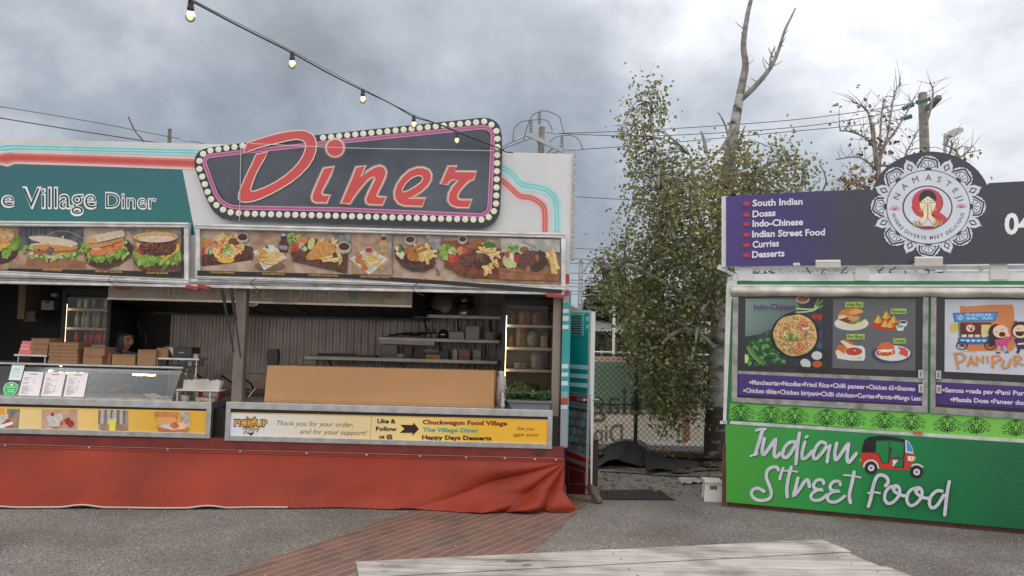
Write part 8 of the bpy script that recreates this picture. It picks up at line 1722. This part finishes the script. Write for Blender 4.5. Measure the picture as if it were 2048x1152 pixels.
for s_ in (-1, 1):      # ears
    ec = hl_(-.08, .66*s_, -.08); r2 = bmesh.ops.create_uvsphere(bm, u_segments=8, v_segments=6, radius=1.0)
    for v in r2['verts']: q = v.co.copy(); v.co = ec+fd*(q.x*.13*HS)+sdv*(q.y*.09*HS)+uz*(q.z*.24*HS)
bmesh.ops.remove_doubles(bm, verts=bm.verts, dist=.0004); bm.to_mesh(ev); bm.free()
tmp = bpy.data.objects.new('person_rough', ev); COL.objects.link(tmp); rm = tmp.modifiers.new('remesh', 'REMESH'); rm.mode = 'VOXEL'; rm.voxel_size = .0055; rm.adaptivity = 0; sm_ = tmp.modifiers.new('smooth', 'SMOOTH'); sm_.factor = .4; sm_.iterations = 2
dg = bpy.context.evaluated_depsgraph_get(); body = bpy.data.meshes.new_from_object(tmp.evaluated_get(dg)); bpy.data.objects.remove(tmp)
base = V((px_, pyy, fz)); body.name = 'person'
for mt in (SKIN, LIP): body.materials.append(mt)
for v in body.vertices: v.co -= base
for pg in body.polygons:
    c = pg.center+base-hc; pg.use_smooth = True; f, s_, u = c.dot(fd)/HS, c.dot(sdv)/HS, c.dot(uz)/HS
    pg.material_index = 1 if (f > .7 and abs(s_) < .24 and -.72 < u < -.44) else 0
person = bpy.data.objects.new('person', body); COL.objects.link(person); person.location = base; WL[person.name] = base
tag(person, 'woman with long black hair and a dark top looking right behind the display case', 'person')
# clothes: shell grown off the body
def clothes(name, test, mat, off):
    vs, fs, mp = [], [], {}
    for pg in body.polygons:
        if all(test(body.vertices[i].co/k_) for i in pg.vertices):
            f = []
            for i in pg.vertices:
                if i not in mp: mp[i] = len(vs); vs.append(body.vertices[i].co+body.vertices[i].normal*off)
                f.append(mp[i])
            fs.append(f)
    m_ = bpy.data.meshes.new(name); m_.from_pydata(vs, [], fs); m_.materials.append(mat); m_.polygons.foreach_set('use_smooth', [True]*len(fs)); o = bpy.data.objects.new(name, m_); COL.objects.link(o); o.parent = person; WL[o.name] = base
clothes('shirt', lambda c: .84 < c.z < 1.365 and c.y > -.17, NAVY, .008); clothes('trousers', lambda c: .07 < c.z < .86 and c.y > -.12, M((.02, .02, .024), .8, name='black_trousers'), .007); clothes('shoes', lambda c: c.z < .085, BLACK, .008)
# hair: cap and long fall behind the ears
b = MB()
def hairp(u, v):
    a_ = (u-.5)*2*2.15+math.pi; t = v
    el = math.pi*.5*(1-min(1, t/.45)); 
    f, s_ = math.cos(a_), math.sin(a_)
    if t <= .45: r_ = math.cos(el); p = (f*.95*r_-.03, s_*.77*r_, 1.07*math.sin(el))
    else: q = (t-.45)/.55; p = (f*(.93+.06*q)-.03-.1*q, s_*(.77+.16*q-.1*q*q), -2.1*q)
    if f > .3 and t <= .45: p = (p[0], p[1], p[2])
    w = 1+.03*mnoise.noise(V((u*26, v*2, 1)))
    return hl_(p[0]*w, p[1]*w, p[2])
b.grid(hairp, 60, 40, HAIR)
def cap(u, v):
    a_ = u*2*math.pi; f, s_ = math.cos(a_), math.sin(a_); lo = .62-.5*max(0, -f)-.15*abs(s_); el = math.pi*.5*(1-v)+lo*v; w = 1.04+.02*mnoise.noise(V((f*5, s_*5, v*3)))
    return hl_((f*.93*math.cos(el)-.01)*w, s_*.76*math.cos(el)*w, 1.06*math.sin(el)*w)
b.grid(cap, 40, 14, HAIR); b.build('hair', person, smooth=True, solid=.008)
for s_ in (-1, 1):
    b = MB(); c = hl_(.74, .33*s_, .05); b.sphere(c, .0105, .0115, .0065, EYEW, 10, 7); b.sphere(c+fd*.006, .0065, .0065, .006, IRIS, 8, 6); b.tube(smoothpath([hl_(.78, .16*s_, .09), hl_(.8, .34*s_, .14), hl_(.7, .52*s_, .08)], 3), .0035, HAIR, 5); b.build('eye', person, smooth=True)
    b = MB(); b.tube(smoothpath([hl_(.8, .16*s_, .21), hl_(.79, .34*s_, .27), hl_(.68, .54*s_, .2)], 3), [.003, .004, .0045, .005, .0045, .004, .002], HAIR, 5); b.build('eyebrow', person)
